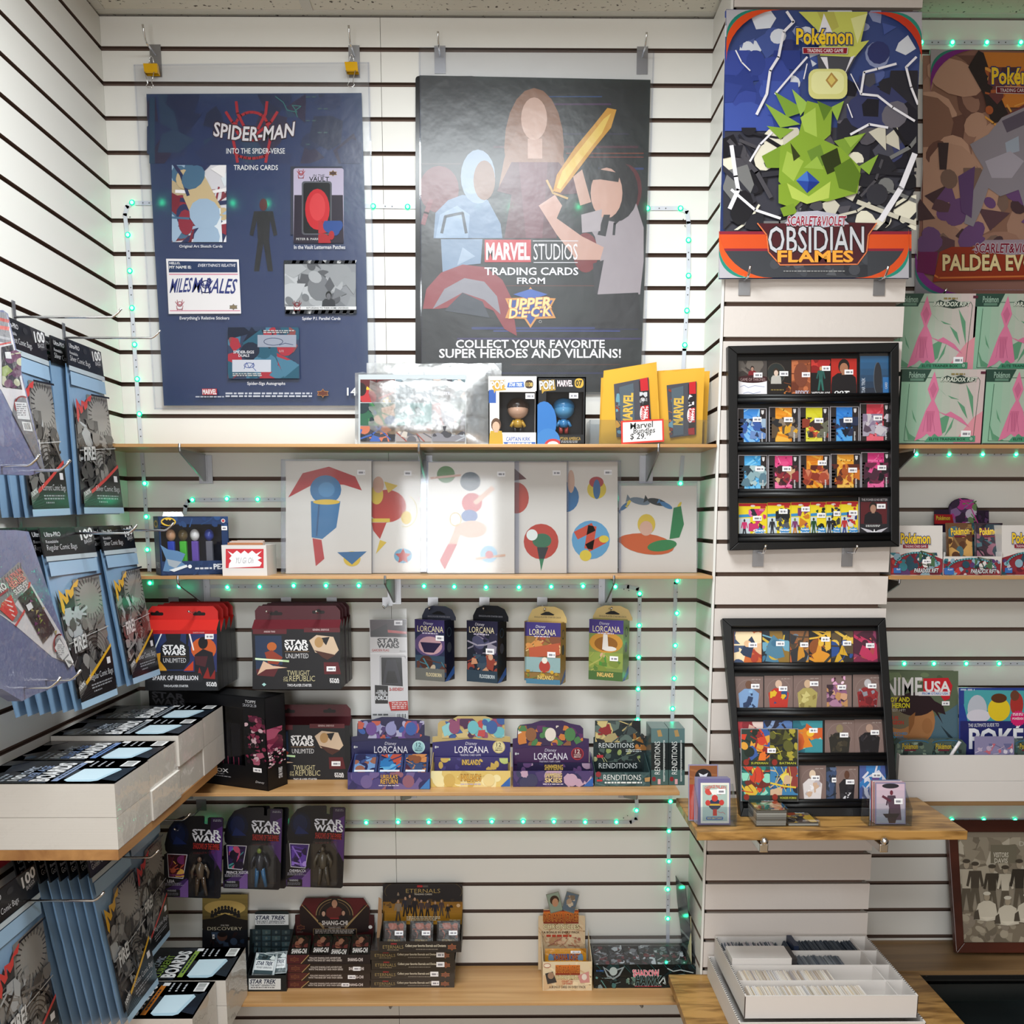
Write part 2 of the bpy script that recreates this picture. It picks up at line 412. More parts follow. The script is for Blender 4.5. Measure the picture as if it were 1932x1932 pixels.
class QArt(Art):
    """Art stretched over four world corners (TL, TR, BR, BL); coordinates run 0..w across and 0..h down."""
    def __init__(s, Q, w=100.0, h=100.0):
        Art.__init__(s, None, (0, 0, 1), (V3(Q[0]), V3(Q[1]) - V3(Q[0]), V3(Q[3]) - V3(Q[0]))); s.Q = [V3(q) for q in Q]; s.w, s.h = w, h
    def pt(s, x, y):
        u, v = x / s.w, y / s.h; a, b, c, d = s.Q
        return a * ((1 - u) * (1 - v)) + b * (u * (1 - v)) + c * (u * v) + d * ((1 - u) * v) + s.n * (s.k * s.LIFT)
def yB(x, Y, z): return PX((W(x, 900, Y).x, Y, z))[1]
def vB(view, x, Y, z): return (yB(view[0] + x / view[2], Y, z) - view[1]) * view[2]     # the same in view coordinates
def yawframe(p, deg):
    """Frame of an upright face whose top-left corner is p, turned deg about the vertical (counter-clockwise from above)."""
    a = math.radians(deg); return (V3(p), V3((math.cos(a), math.sin(a), 0)), V3((0, 0, -1)))
# ================================================================= the room
XW, PD, XP = 1.438, -0.196, 1.853            # back wall width, pillar front, pillar right edge
GR, SLD = 0.010, 0.012                        # groove opening, slat thickness
SEAM = 0.655
ztop = CEIL + 0.001
def slats(kmax, zlow):
    r = [(ZG(0), CEIL - 0.006)]
    for k in range(1, kmax + 1): r.append((ZG(k), ZG(k - 1) - GR))
    r.append((zlow, ZG(kmax) - GR)); return r
SL = slats(33, 0.0)
b = B()
for z0, z1 in SL:
    for x0, x1 in ((0, SEAM - .0005), (SEAM + .0005, XW + .06), (XP - .06, 2.62), (2.621, 3.1)):
        b.slat((x0, 0, z0), (x1, SLD, z1), '-y', 0, 1)
b.box((-.02, SLD, 0), (3.1, SLD + .02, ztop), 'fff', 1)
b.make('wall_back', [M_WALL, M_GROOVE], kind='structure')
b = B()
for z0, z1 in SL: b.slat((-SLD, -3.4, z0), (0, -.0005, z1), '+x', 0, 1)
b.box((-SLD - .02, -3.4, 0), (-SLD, SLD, ztop), 'fff', 1)
b.make('wall_left', [M_WALL, M_GROOVE], kind='structure')
b = B()
for z0, z1 in SL:
    b.slat((XW, PD + .004, z0), (XW + SLD, -.0005, z1), '-x', 0, 2)           # left side of the pillar
    b.slat((XW + .006, PD, z0), (XP, PD + SLD, z1), '-y-x+x', 1, 3)               # its front
    b.box((XP - SLD - .004, PD + .014, z0), (XP - .004, -.0005, z1), 'fff', 1)
b.box((XW + SLD, PD + SLD, 0), (XP - SLD - .004, -.0005, ztop + .3), 'fff', 2)
b.box((XW - .001, PD + .001, 0), (XW + .0045, PD + .009, ztop), 'fff', 0)   # corner strip
b.make('wall_pillar', [M_WALL, M_PILLAR, M_GROOVE, plain('pale_slat_edge', col('b3a89f'), .7)], kind='structure')
B().box((-.05, -4.2, CEIL), (3.1, .05, CEIL + .02)).make('ceiling', M_CEIL, kind='structure')
M_TBAR = plain('white_painted_steel', col('c9c5bd'), 0.5)
b = B().box((0, -.022, CEIL - .0015), (XW, -.0008, CEIL - .0003)).box((XP, -.022, CEIL - .0015), (3.1, -.0008, CEIL - .0003)).box((.0008, -3.4, CEIL - .0015), (.022, -.023, CEIL - .0003))
tx = G(577, 8, CEIL).x
b.box((tx - .012, -3.4, CEIL - .002), (tx + .012, -.023, CEIL - .0003)).box((tx + 1.2, -3.4, CEIL - .002), (tx + 1.224, -.023, CEIL - .0003))
b.box((.023, -.64, CEIL - .002), (tx - .013, -.616, CEIL - .0003)).box((tx + .013, -.64, CEIL - .002), (tx + 1.199, -.616, CEIL - .0003))
b.make('trim_1', M_TBAR, kind='structure')
M_UNSEEN = plain('dark_unseen_wall', col('6e6259'), .8)  # unseen dark wall, added to cut the light reaching the left wall packs
b = B()
for z0, z1 in SL: b.box((3.1, -3.4, z0), (3.112, -.0005, z1), 'fff')
b.box((3.112, -3.4, 0), (3.13, .03, ztop)).make('wall_unseen_right', M_UNSEEN, kind='structure')
M_FLOOR = plain('tan_carpet', col('9a8468'), 0.95, 0, 0.1, (300, 0.5, 0.003))
B().box((-.05, -4.2, -.02), (3.1, .04, 0)).make('floor', M_FLOOR, kind='structure')

# ================================================================= shelves
S1, S2, S3, S4, SL_, SP, SC_, SR4 = 1.6955, 1.3925, 0.881, 0.326, 0.95, 0.851, 0.392, 0.395   # shelf top heights
def board(name, label, lo, hi, mt, bev=0.0008):
    return B().box(lo, hi).make(name, mt, None, label, 'shelf', bevel=bev)
XR = XW - .002
board('wall_shelf', 'thin oak shelf board under the vinyl figure boxes and yellow mailers', (.003, -.2, S1 - .0075), (XR, -.0015, S1), M_WOODX)
board('wall_shelf', 'thin oak shelf board holding the superhero art prints and candy gift box', (.003, -.2, S2 - .0075), (XR, -.0015, S2), M_WOODX)
board('wall_shelf', 'oak shelf board holding the three game display boxes and black gift box', (.003, -.25, S3 - .009), (XW - .075, -.0015, S3), M_WOODX)
board('wall_shelf', 'lowest oak shelf board under the stacked trading card displays', (.272, -.215, S4 - .008), (XW - .002, -.0015, S4), M_WOODX)
board('wall_shelf', 'oak side shelf on the left wall carrying shrink-wrapped backing board packs', (.0015, -.873, SL_ - .019), (.264, -.252, SL_), M_WOODL)
board('wall_shelf', 'low side shelf on the left wall under the lower backing board packs', (.0015, -.95, S4 - .012), (.27, -.0015, S4), M_WOODL)
board('pillar_shelf', 'oak shelf mounted on the pillar holding the leaning black card frame', (1.364, -.468, SP - .02), (1.957, PD - .0015, SP), M_WOODY, .0015)
board('counter_top', 'oak counter at the pillar foot under the white card sorting box', (1.357, -1.3, SC_ - .022), (1.99, PD - .0015, SC_), M_WOODY, .0015)
board('wall_shelf', 'thin shelf board right of the pillar under the green trainer boxes', (XP + .002, -.19, S1 - .009), (3.05, -.0015, S1), M_WOODX)
board('wall_shelf', 'thin shelf board right of the pillar under the booster pack displays', (XP + .002, -.2, S2 - .009), (3.05, -.0015, S2), M_WOODX)
board('wall_shelf', 'shelf board right of the pillar under the white storage boxes', (XP + .002, -.19, .827), (3.05, -.0015, .838), M_WOODR)
board('wall_shelf', 'brown shelf board right of the pillar under the framed team photograph', (XP + .002, -.19, SR4 - .012), (3.05, -.0015, SR4), M_WOODR)

# ---------------------------------------------------------------- steel shelf brackets
def bracket(px, zt, depth, label, k=None, plate=True, wide=.034):
    x = W(px, PX((.7, 0, zt - .03))[1]).x if px else k
    t = thing('shelf_bracket', label, 'bracket', (x, 0, zt - .075))
    a = B().prism([(x - .002, -.003, zt - .004), (x - .002, -depth, zt - .004), (x - .002, -depth, zt - .014), (x - .002, -.02, zt - .07), (x - .002, -.003, zt - .07)], (.004, 0, 0))
    a.tube([(x, -depth + .001, zt - .012), (x, -depth - .004, zt - .008), (x, -depth - .005, zt), (x, -depth - .003, zt + .008)], .003)
    a.make('arm', M_ZINC, t)
    if plate:
        z1 = zt - .006
        B().box((x - wide / 2, -.0035, zt - .075), (x + wide / 2, -.0005, z1)).box((x - .0045, -.006, zt - .072), (x + .0045, -.0035, z1)).make('back_plate', M_ZINC, t)
    return t
for px, lab in ((388, 'steel shelf bracket above the blue candy gift box'), (803, 'steel shelf bracket beneath the silver bagged card set'), (1219, 'steel shelf bracket beneath the yellow mailers')):
    bracket(px, S1 - .0078, .196, lab)
for px, lab in ((384, 'steel shelf bracket above the red hanging starter boxes'), (744, 'steel shelf bracket above the hanging garden flag packet'), (1142, 'steel shelf bracket above the green topped hanging deck box')):
    bracket(px, S2 - .0078, .196, lab)
for px, lab in ((352, 'steel bracket under the black gift box end of the third shelf'), (775, 'steel bracket under the middle of the third shelf'), (1178, 'steel bracket under the right end of the third shelf')):
    bracket(px, S3 - .0095, .235, lab, wide=.03)
for px, lab in ((752, 'steel bracket tip under the lowest shelf near the stacked brown boxes'), (1192, 'steel bracket tip under the lowest shelf below the black trading card box')):
    bracket(px, S4 - .0085, .2, lab)
for x, z, d, lab in ((XP + .05, S1 - .0095, .175, 'green lit steel bracket under the stacked trainer boxes'), (XP + .03, S2 - .0095, .185, 'steel bracket under the left booster display box'), (XP + .09, .8265, .17, 'steel bracket under the two white storage boxes'), (2.02, SR4 - .0125, .17, 'green lit bracket tip under the brown framed photo shelf')):
    bracket(None, z, d, lab, x)
# the two square-section chrome arms with ball ends below the pillar shelf
for px, lab in ((1441, 'left chrome square arm with ball end under the pillar shelf'), (1667, 'right chrome square arm with ball end under the pillar shelf')):
    p = W(px, 1600, -.475); x = p.x; zc = min(p.z, SP - .0305)
    t = thing('chrome_arm', lab, 'bracket', (x, PD, zc - .01))
    B().box((x - .0095, -.478, zc - .0095), (x + .0095, PD - .001, zc + .0095)).make('bar', M_CHROME, t, bevel=.002)
    B().ball((x, -.4785, zc + .0165), .0088, n=14, m=10).make('ball_end', M_CHROME, t, smooth=True)

# ---------------------------------------------------------------- slat wall hooks
def hook(x, y, z, L, d, label, group=None, rod=.0024, pw=.026, ph=.045, up=.022, slope=0.0, plate_low=0.012):
    """Hook on a slat wall: d is the outward direction; back plate under the groove at height z."""
    d = Vector(d); s = Vector((-d.y, d.x, 0)); base = Vector((x, y, z)) + d * .0008
    t = thing('slatwall_hook', label, 'hook', (x, y, z - ph), group)
    c = base + Vector((0, 0, -ph + .004))
    B().prism([c - s * pw / 2, c + s * pw / 2, c + s * pw / 2 + Vector((0, 0, ph)), c - s * pw / 2 + Vector((0, 0, ph))], d * .0018).make('back_plate', M_ZINC, t)
    q = base + d * .002 + Vector((0, 0, -plate_low - .006))
    e = q + d * L + Vector((0, 0, slope * L))
    B().tube([q, e, e + d * .006 + Vector((0, 0, .003)), e + d * .014 + Vector((0, 0, up * .6)), e + d * .02 + Vector((0, 0, up))], rod, n=8).make('prong', M_CHROME, t, smooth=True)
    return t
dY, dX = (0, -1, 0), (1, 0, 0)
def whook(px, k, L, label, **kw):
    z = ZG(k) - .001; p = W(px, PX((W(px, 500).x, 0, z))[1]); return hook(p.x, 0, z, L, dY, label, **kw)
whook(293, 0, .06, 'chrome hook holding the left yellow clip of the dark blue poster', ph=.07, up=.03)
whook(668, 0, .06, 'chrome hook holding the right yellow clip of the dark blue poster', ph=.07, up=.03)
whook(830, 0, .05, 'chrome hook at the top left of the black poster sleeve', ph=.06)
whook(1212, 0, .05, 'chrome hook at the top right of the black poster sleeve', ph=.06)
for px, L, lab in ((328, .2, 'left hook through the red starter boxes'), (406, .2, 'right hook through the red starter boxes'), (540, .2, 'left hook through the upper maroon starter boxes'), (626, .2, 'right hook through the upper maroon starter boxes'),
               (731, .07, 'hook carrying the black and white garden flag packet'), (817, .12, 'hook carrying the dark blue single deck box'), (914, .12, 'hook carrying the black single deck box'), (1023, .14, 'hook carrying the pair of cream topped deck boxes'), (1143, .12, 'hook carrying the green sided deck box')):
    whook(px, 17, L, lab, ph=.022, up=.006, plate_low=.012)
for px, k, L, lab in ((380, 24, .2, 'hook carrying the leftmost purple figure card'), (494, 23, .15, 'hook carrying the middle purple figure cards'), (609, 23, .14, 'hook carrying the rightmost purple figure card')):
    whook(px, k, L, lab, ph=.03, up=.012)
def phook(px, py, z, label, L=.03, y=PD):
    x = W(px, py, y).x; return hook(x, y, z, L, dY, label, ph=.055, up=.018, rod=.0028)
phook(1404, 545, ZG(7) - .012, 'left hook under the green lightning poster on the pillar')
phook(1658, 545, ZG(7) - .012, 'right hook under the green lightning poster on the pillar')
phook(1430, 1050, ZG(15) - .012, 'left hook under the upper black card frame', L=.045)
phook(1598, 1050, ZG(15) - .012, 'right hook under the upper black card frame', L=.045)
# the red gripped hook under the right poster
t = thing('red_hook', 'small hook with two red plastic grips under the pink poster', 'hook', W(1767, 575, -.012))
B().tube([W(1762, 561, -.012), W(1772, 558, -.03), W(1782, 552, -.05), W(1787, 544, -.055)], .0028).tube([W(1755, 562, -.03), W(1766, 560, -.02), W(1775, 556, -.03)], .0022).make('prong', M_CHROME, t, smooth=True)
for x in (1761, 1773): B().tube([W(x, 560, -.012), W(x - 1, 568, -.014), W(x - 2, 577, -.016)], [.005, .0065, .006], 'ff5a52', 10).make('grip', M_PLAS, t, smooth=True)

# ---------------------------------------------------------------- green LED strips
def led_strip(label, path, leds, Y=-.002, ticks=True, wide=.0095, r=.0044):
    """Tape follows a polyline given in photograph pixels on the wall plane, with one small green lamp per pixel position."""
    P = [W(x, y, Y) for x, y in path]; t = thing('led_strip', label, 'light strip', P[-1]); b = B()
    for a, c in zip(P, P[1:]):
        d = (c - a); L = d.length; d.normalize(); s = Vector((-d.z, 0, d.x)) * wide / 2; e = d * wide * .3
        b.prism([a - s - e, c - s + e, c + s + e, a + s - e], (0, -.0008, 0))
    k = b
    for (x, y), (x2, y2) in zip(leds, leds[1:]):
        if ticks and abs(x2 - x) + abs(y2 - y) < 110:
            for f in (.35, .55):
                q = W(x + (x2 - x) * f, y + (y2 - y) * f, Y - .0009); k.box((q.x - .0012, q.y - .0006, q.z - .0012), (q.x + .0012, q.y, q.z + .0012), '444', 1)
    b.make('tape', [M_TAPE, M_PRINT], t)
    for x, y in leds:
        q = W(x, y, Y - .002); B().ball(q + Vector((0, -.0004, 0)), (r, r * .85, r), 'fff', 10, 7, 0).ball(q, (r * 1.55, r * .3, r * 1.55), 'fff', 12, 6, 1).make('led', [M_LED, M_HALO], t, smooth=True)
    return t
led_strip('green light strip up the left end of the back wall and across behind both posters',
    [(284, 1104), (272, 912), (262, 781), (240, 443), (236, 405), (240, 390), (249, 383), (440, 385), (769, 390), (1222, 393), (1284, 393), (1296, 400), (1299, 420), (1299, 520), (1291, 660), (1288, 720)],
    [(283, 1100), (278, 1037), (276, 975), (273, 912), (267, 846), (263, 781), (259, 715), (254, 650), (249, 581), (245, 511), (241, 443), (249, 382), (308, 384), (374, 385), (441, 385), (506, 386), (572, 387), (638, 388), (704, 389), (769, 390), (838, 391), (902, 391), (966, 392), (1031, 392), (1091, 392), (1158, 393), (1222, 393), (1284, 393), (1299, 453), (1299, 520), (1296, 586), (1292, 651)])
led_strip('green light strip straight down the right end of the back wall under the top shelf',
    [(1288, 862), (1284, 912), (1275, 1100), (1268, 1370)], [(1284, 912), (1281, 972), (1279, 1035), (1278, 1096), (1277, 1157), (1274, 1218), (1272, 1280), (1269, 1337)])
led_strip('green light strip behind the row of art prints',
    [(349, 968), (350, 955), (356, 945), (366, 943), (797, 942), (1180, 940)], [(363, 943), (428, 941), (486, 942), (545, 942), (609, 942), (672, 942), (734, 942), (797, 942), (858, 941), (920, 941), (984, 941), (1046, 940), (1108, 940), (1171, 940)])
led_strip('green light strip under the art print shelf turning down at its right end',
    [(300, 1107), (554, 1106), (1161, 1107), (1185, 1107), (1203, 1111), (1207, 1124), (1203, 1385)], [(338, 1106), (429, 1108), (490, 1107), (554, 1105), (615, 1105), (677, 1105), (738, 1106), (800, 1106), (857, 1107), (917, 1108), (979, 1108), (1040, 1107), (1100, 1106), (1161, 1107), (1207, 1120), (1206, 1180), (1205, 1240), (1204, 1300), (1203, 1358)])
led_strip('green light strip above the lowest shelf behind the hanging figure cards',
    [(300, 1553), (691, 1552), (1162, 1551), (1190, 1551), (1200, 1545), (1202, 1530), (1201, 1509)], [(398, 1553), (457, 1553), (516, 1553), (575, 1552), (633, 1552), (691, 1552), (751, 1551), (809, 1551), (868, 1550), (928, 1550), (987, 1550), (1045, 1550), (1104, 1551), (1163, 1551), (1201, 1529)])
led_strip('green light strip running down to the black trading card box on the lowest shelf',
    [(1265, 1505), (1262, 1568), (1260, 1733), (1260, 1800)], [(1265, 1512), (1262, 1568), (1262, 1625), (1260, 1678), (1260, 1733)])
for lab, y, xs in (('green light strip right of the pillar along the ceiling', 80, (1738, 1797, 1862, 1926, 1990)), ('green light strip right of the pillar under the trainer boxes', 857, (1729, 1791, 1854, 1917, 1980)),
                   ('green light strip right of the pillar above the magazines', 1252, (1706, 1762, 1823, 1885, 1947)), ('green light strip right of the pillar under the white storage boxes', 1547, (1738, 1796, 1856, 1915, 1974)),
                   ('green light strip right of the pillar above the dark glass counter', 1861, (1763, 1821, 1880, 1936))):
    led_strip(lab, [(xs[0] - 30, y), (xs[-1] + 30, y)], [(x, y) for x in xs])
# ================================================================= posters
V1 = (240, 70, 2.684)
def emblem_shield(A, x0, y0, x1, y1, c='c9a24a', fill='2b3f6e'):
    w, h = x1 - x0, y1 - y0; f = lambda u, v: (x0 + u * w, y0 + v * h)
    A.poly([f(0, .28), f(.36, .26), f(.5, 0), f(.64, .26), f(1, .28), f(.9, .5), f(1, .76), f(.62, .78), f(.5, 1), f(.38, .78), f(0, .76), f(.08, .5)], c)
    A.poly([f(.06, .33), f(.38, .31), f(.5, .08), f(.62, .31), f(.94, .33), f(.86, .5), f(.94, .71), f(.6, .73), f(.5, .92), f(.4, .73), f(.06, .71), f(.13, .5)], fill)
def web_logo(A, cx, cy, r, c, w):
    A.arc(cx, cy - .3 * r, .62 * r, .55 * r, w, c); A.arc(cx, cy + .65 * r, .7 * r, .3 * r, w, c, 10, 170)
    for sx in (-1, 1):
        A.line([(cx + sx * .6 * r, cy - 1.25 * r), (cx + sx * .55 * r, cy - .8 * r), (cx + sx * .25 * r, cy - .2 * r)], w, c)
        A.line([(cx + sx * 1.0 * r, cy - .85 * r), (cx + sx * .75 * r, cy - .45 * r), (cx + sx * .2 * r, cy)], w, c)
        A.line([(cx + sx * .75 * r, cy + .1 * r), (cx + sx * .62 * r, cy + .7 * r), (cx + sx * .55 * r, cy + 1.1 * r)], w, c)
    A.ell(cx, cy - .1 * r, .14 * r, .2 * r, c)
A = Art(plY(-.012), V1)
A.poly([(97, 288), (1187, 283), (1210, 1090), (1224, 1866), (186, 1866), (140, 1090)], '1f3160')
A.k += 1
A.clip = (97, 288, 1187, 700); A.shapes(100, 290, 1187, 640, ['22305a', '1b2648', '27405e', '2a2444', '1d2a50'], 26, 3, .4, 'p')
for i in range(9): A.rect(905 + 30 * (i % 4), 300 + 60 * (i // 2), 925 + 30 * (i % 4), 306 + 60 * (i // 2), '3a5a5e', False)
A.line([(750, 300), (790, 330), (810, 370), (860, 380), (835, 345), (880, 350), (850, 372), (862, 405)], 4, '2f7d78')
A.rect(112, 306, 140, 640, '25435f'); A.clip = None
web_logo(A, 630, 490, 130, 'b3202f', 14)
A.text('SPIDER-MAN', 440, 455, 845, 525, 'e9e4e6', .02, .1, 0, -26, ('3a1420', .05), .0)
A.text('INTO THE SPIDER-VERSE', 502, 563, 798, 590, 'f2f2f2', .012); A.text('TRADING CARDS', 540, 648, 763, 673, 'f5f5f5', .012)
A.figure(690, 815, 1185, ['5a1d24', '15161d', '121319'])
A.rect(226, 648, 502, 1038, 'e6e2e6'); A.shapes(226, 648, 502, 1038, ['7a2a38', 'f2eef0', '9fb6cf', '30355a', 'c9b28a', '8e3040', 'dfe6ee', '4b6d8a'], 60, 7, .4)
A.rect(828, 655, 1088, 1000, '3a3c4a'); A.poly(rpoly(842, 664, 1096, 1043, 12), 'b9b0c8'); A.poly([(846, 800), (1092, 800), (1096, 1043), (842, 1043)], '2a2030')
A.text('IN THE', 942, 695, 1000, 708, '222'); A.text('VAULT', 922, 708, 1022, 730, '1b1b22', .02); web_logo(A, 880, 695, 20, 'a33', 3); emblem_shield(A, 1022, 672, 1062, 706, 'a7853a', '4a3030')
A.poly(rpoly(884, 730, 1036, 1002, 14), '55565e'); A.poly(rpoly(892, 738, 1028, 994, 12), '17171b'); A.ell(963, 872, 62, 104, 'c3222c'); A.ell(963, 860, 40, 70, 'd23a40')
A.text('PETER B. PARKER', 856, 1017, 990, 1028, 'ddd'); A.shapes(968, 930, 1096, 1043, ['b52a30', '2a4a8c', 'a8262c'], 9, 2, .5, 'pe')
A.text('Original Art Sketch Cards', 264, 1052, 482, 1070, 'e8e8ea', .01); A.text('In the Vault Letterman Patches', 845, 1054, 1104, 1073, 'e8e8ea', .01)
A.poly([(197, 1122), (565, 1126), (577, 1400), (210, 1402)], 'ece8ea'); A.poly([(208, 1134), (556, 1138), (559, 1192), (211, 1192)], '27375e'); A.rect(212, 1198, 560, 1204, 'd88aa0'); A.rect(216, 1383, 572, 1388, 'd88aa0')
A.text('HELLO,', 214, 1139, 268, 1152, 'f2f2f2', .02); A.text('MY NAME IS:', 214, 1158, 324, 1172, 'f2f2f2', .02); A.text("EVERYTHING'S RELATIVE", 360, 1148, 548, 1163, 'e6e6ee', .01, .2)
A.text('MILES', 222, 1222, 326, 1292, '32387a', .015, .25, -3); A.text('M RALES', 336, 1222, 552, 1296, '32387a', .015, .2, 2); web_logo(A, 398, 1262, 34, '2b3170', 5); web_logo(A, 266, 1358, 22, 'b8586a', 3); emblem_shield(A, 518, 1350, 558, 1382, '4a3c30', '8a7a60')
A.text("Everything's Relative Stickers", 266, 1414, 517, 1435, 'e8e8ea', .01)
A.poly([(792, 1130), (1155, 1130), (1162, 1400), (800, 1402)], '2a2b30')
for i in range(10): A.poly([(800 + 38 * i, 1130), (820 + 38 * i, 1130), (814 + 38 * i, 1146), (794 + 38 * i, 1146)], 'd8d8da', False); A.poly([(806 + 36 * i, 1384), (826 + 36 * i, 1384), (820 + 36 * i, 1401), (800 + 36 * i, 1401)], 'd8d8da', False)
A.rect(797, 1150, 1158, 1366, '8b8d92'); A.shapes(797, 1150, 1158, 1366, ['a8aaae', '77797e', 'bcbec2', '94969a', '5a5b60'], 42, 5, .4, 'pe'); A.bust(1020, 1312, 56, '6a6b70', '222', '38393e'); A.rect(803, 1364, 1160, 1380, 'dfdfe1'); A.text('RETURNING TO THEIR HOME UNIVERSES', 908, 1367, 1120, 1377, '333', .01); web_logo(A, 860, 1362, 22, '8a2a34', 3)
A.text('Spider P.I. Parallel Cards', 886, 1417, 1080, 1437, 'e8e8ea', .01)
A.poly([(508, 1468), (868, 1466), (875, 1728), (512, 1732)], '35415c'); A.shapes(510, 1470, 870, 1728, ['2a5a70', '1c2236', 'a83240', '4a7a94', '20283c', '8a4a4a'], 40, 9, .35, 'pe')
A.rect(660, 1508, 856, 1570, '9aa0b0'); A.rect(532, 1634, 728, 1696, 'c8ccd8'); A.arc(740, 1542, 48, 18, 3, '3a4468'); A.line([(770, 1560), (800, 1550), (840, 1558)], 3, '3a4468'); A.line([(592, 1680), (605, 1648), (618, 1676), (640, 1650), (636, 1672), (652, 1690)], 3, '38509a'); A.arc(618, 1662, 26, 12, 3, '38509a')
A.text('SPIDER-SIGS', 538, 1588, 642, 1602, 'e4e4ea', .015); A.text('DUALS', 564, 1606, 618, 1619, 'e4e4ea', .015); A.text('1/1', 772, 1584, 790, 1596, 'ccc'); A.fine(690, 1484, 856, 1502, 2, 'bbb', 3); A.fine(534, 1702, 690, 1720, 2, 'bbb', 4)
A.text('Spider-Sigs Autographs', 608, 1746, 800, 1766, 'e8e8ea', .01)
A.poly([(378, 1780), (454, 1780), (455, 1812), (380, 1812)], 'b3323c'); A.text('MARVEL', 382, 1784, 452, 1808, 'f0eef0', .03); A.fine(346, 1818, 490, 1827, 1, 'b8bcc8', 6, .7, 0); A.fine(498, 1800, 938, 1828, 2, 'c8ccd6', 8, .6, .02); emblem_shield(A, 962, 1780, 1020, 1826, 'c08a4a', '6a3a30'); A.text('14', 1114, 1776, 1160, 1814, 'f0f0f0', .02)
A.make('poster', M_SHEET, None, 'dark blue trading card poster hanging on the left of the back wall', 'poster')
def sleeve(label, P, y0, y1, view):
    A = Art(plY(y0), view); A.poly(P, 'fff', False); A.poly([A_ for A_ in P], 'fff', False); A.v[-len(P):] = [q + V3((0, y1 - y0, 0)) for q in A.v[-len(P):]]
    k = Art(plY(y0 - .0003), view)
    for a, c in zip(P, P[1:] + P[:1]): k.line([a, c], 9, 'fff')
    t = thing('poster_sleeve', label, 'sleeve', W(view[0] + P[0][0] / view[2], view[1] + P[0][1] / view[2], y0)); pk = A.make('pocket', M_SOFTFILM, t); k.make('welded_seam', M_SLEEVE, pk); return t
sleeve('clear plastic sleeve around the dark blue poster hung by yellow clips', [(35, 142), (1222, 130), (1262, 1884), (140, 1882)], -.0145, -.0095, V1)
def binder_clip(label, x0, y0, x1, y1, yh, Y):
    """Yellow binder clip traced in V1 coordinates, silver wire handles hanging down and standing up behind."""
    A = Art(plY(Y), V1); t = thing('binder_clip', label, 'clip', W(V1[0] + x0 / V1[2], V1[1] + y1 / V1[2], Y)); p = A.pt
    tl, tr, br, bl = p(x0, y0), p(x1 - 6, y0), p(x1, y1), p(x0 + 10, y1); back = V3((0, .012, 0)); fwd = V3((0, -.004, 0))
    b = B(); b.mesh([tl + back, tr + back, tr, tl, br + fwd, bl + fwd, br + back * 1.2, bl + back * 1.2], [[0, 1, 2, 3], [3, 2, 4, 5], [1, 0, 7, 6], [2, 1, 6, 4], [0, 3, 5, 7]], 'd9a510')
    b.tube([bl + fwd, br + fwd], .0013, 'c39208', 6).make('spring_body', M_PLAS, t)
    cx = (x0 + x1) / 2
    pts = [p(cx - 26, y1 - 2), p(cx - 17, y1 + 30), p(cx - 10, yh - 22), p(cx - 18, yh - 10), p(cx - 10, yh), p(cx + 10, yh), p(cx + 18, yh - 12), p(cx + 10, yh - 24), p(cx + 14, y1 + 30), p(cx + 22, y1 - 2)]
    B().tube([q + V3((0, -.006, 0)) for q in pts], .001, n=6).make('wire_handle', M_CHROME, t, smooth=True)
    pts = [p(cx - 12, y0 + 2), p(cx - 8, y0 - 30), p(cx, y0 - 42), p(cx + 8, y0 - 30), p(cx + 14, y0 + 2)]
    B().tube([q + V3((0, .004, 0)) for q in pts], .001, n=6).make('wire_handle', M_CHROME, t, smooth=True)
binder_clip('yellow binder clip at the top left of the dark blue poster', 80, 133, 157, 184, 262, -.024)
binder_clip('yellow binder clip at the top right of the dark blue poster', 1100, 125, 1170, 176, 258, -.024)

V2 = (760, 60, 2.927)
PB2 = [(92, 240), (1368, 265), (1345, 1100), (1310, 1990), (106, 1990)]
A = Art(plY(-.012), V2); A.poly(PB2, '15151b'); A.k += 2
A.clip = (96, 250, 1330, 1985)
for i, (y, c, x0, x1, w) in enumerate([(355, '27477a', 800, 1100, 6), (395, '4a2a52', 790, 1150, 10), (630, '4a2030', 500, 1300, 12), (668, '7a3a28', 900, 1340, 6), (690, '8a3a30', 950, 1330, 4), (725, '4a3a3a', 100, 320, 8), (750, '2a3a6a', 1080, 1340, 12), (560, '2a2440', 830, 1250, 8), (1400, '5a2a20', 560, 1060, 5), (1630, '24306a', 380, 1300, 14), (1650, '3a4a9a', 500, 1200, 5), (1690, '332a5a', 300, 1320, 10), (1835, '4a2a24', 600, 1200, 6), (1880, '22264a', 200, 1250, 10)]): A.rect(x0, y, x1, y + w, c)
A.ell(200, 870, 110, 130, '6a1c24'); A.ell(1230, 870, 90, 140, '5a1a22'); A.ell(1010, 1220, 70, 110, '7a1c22')
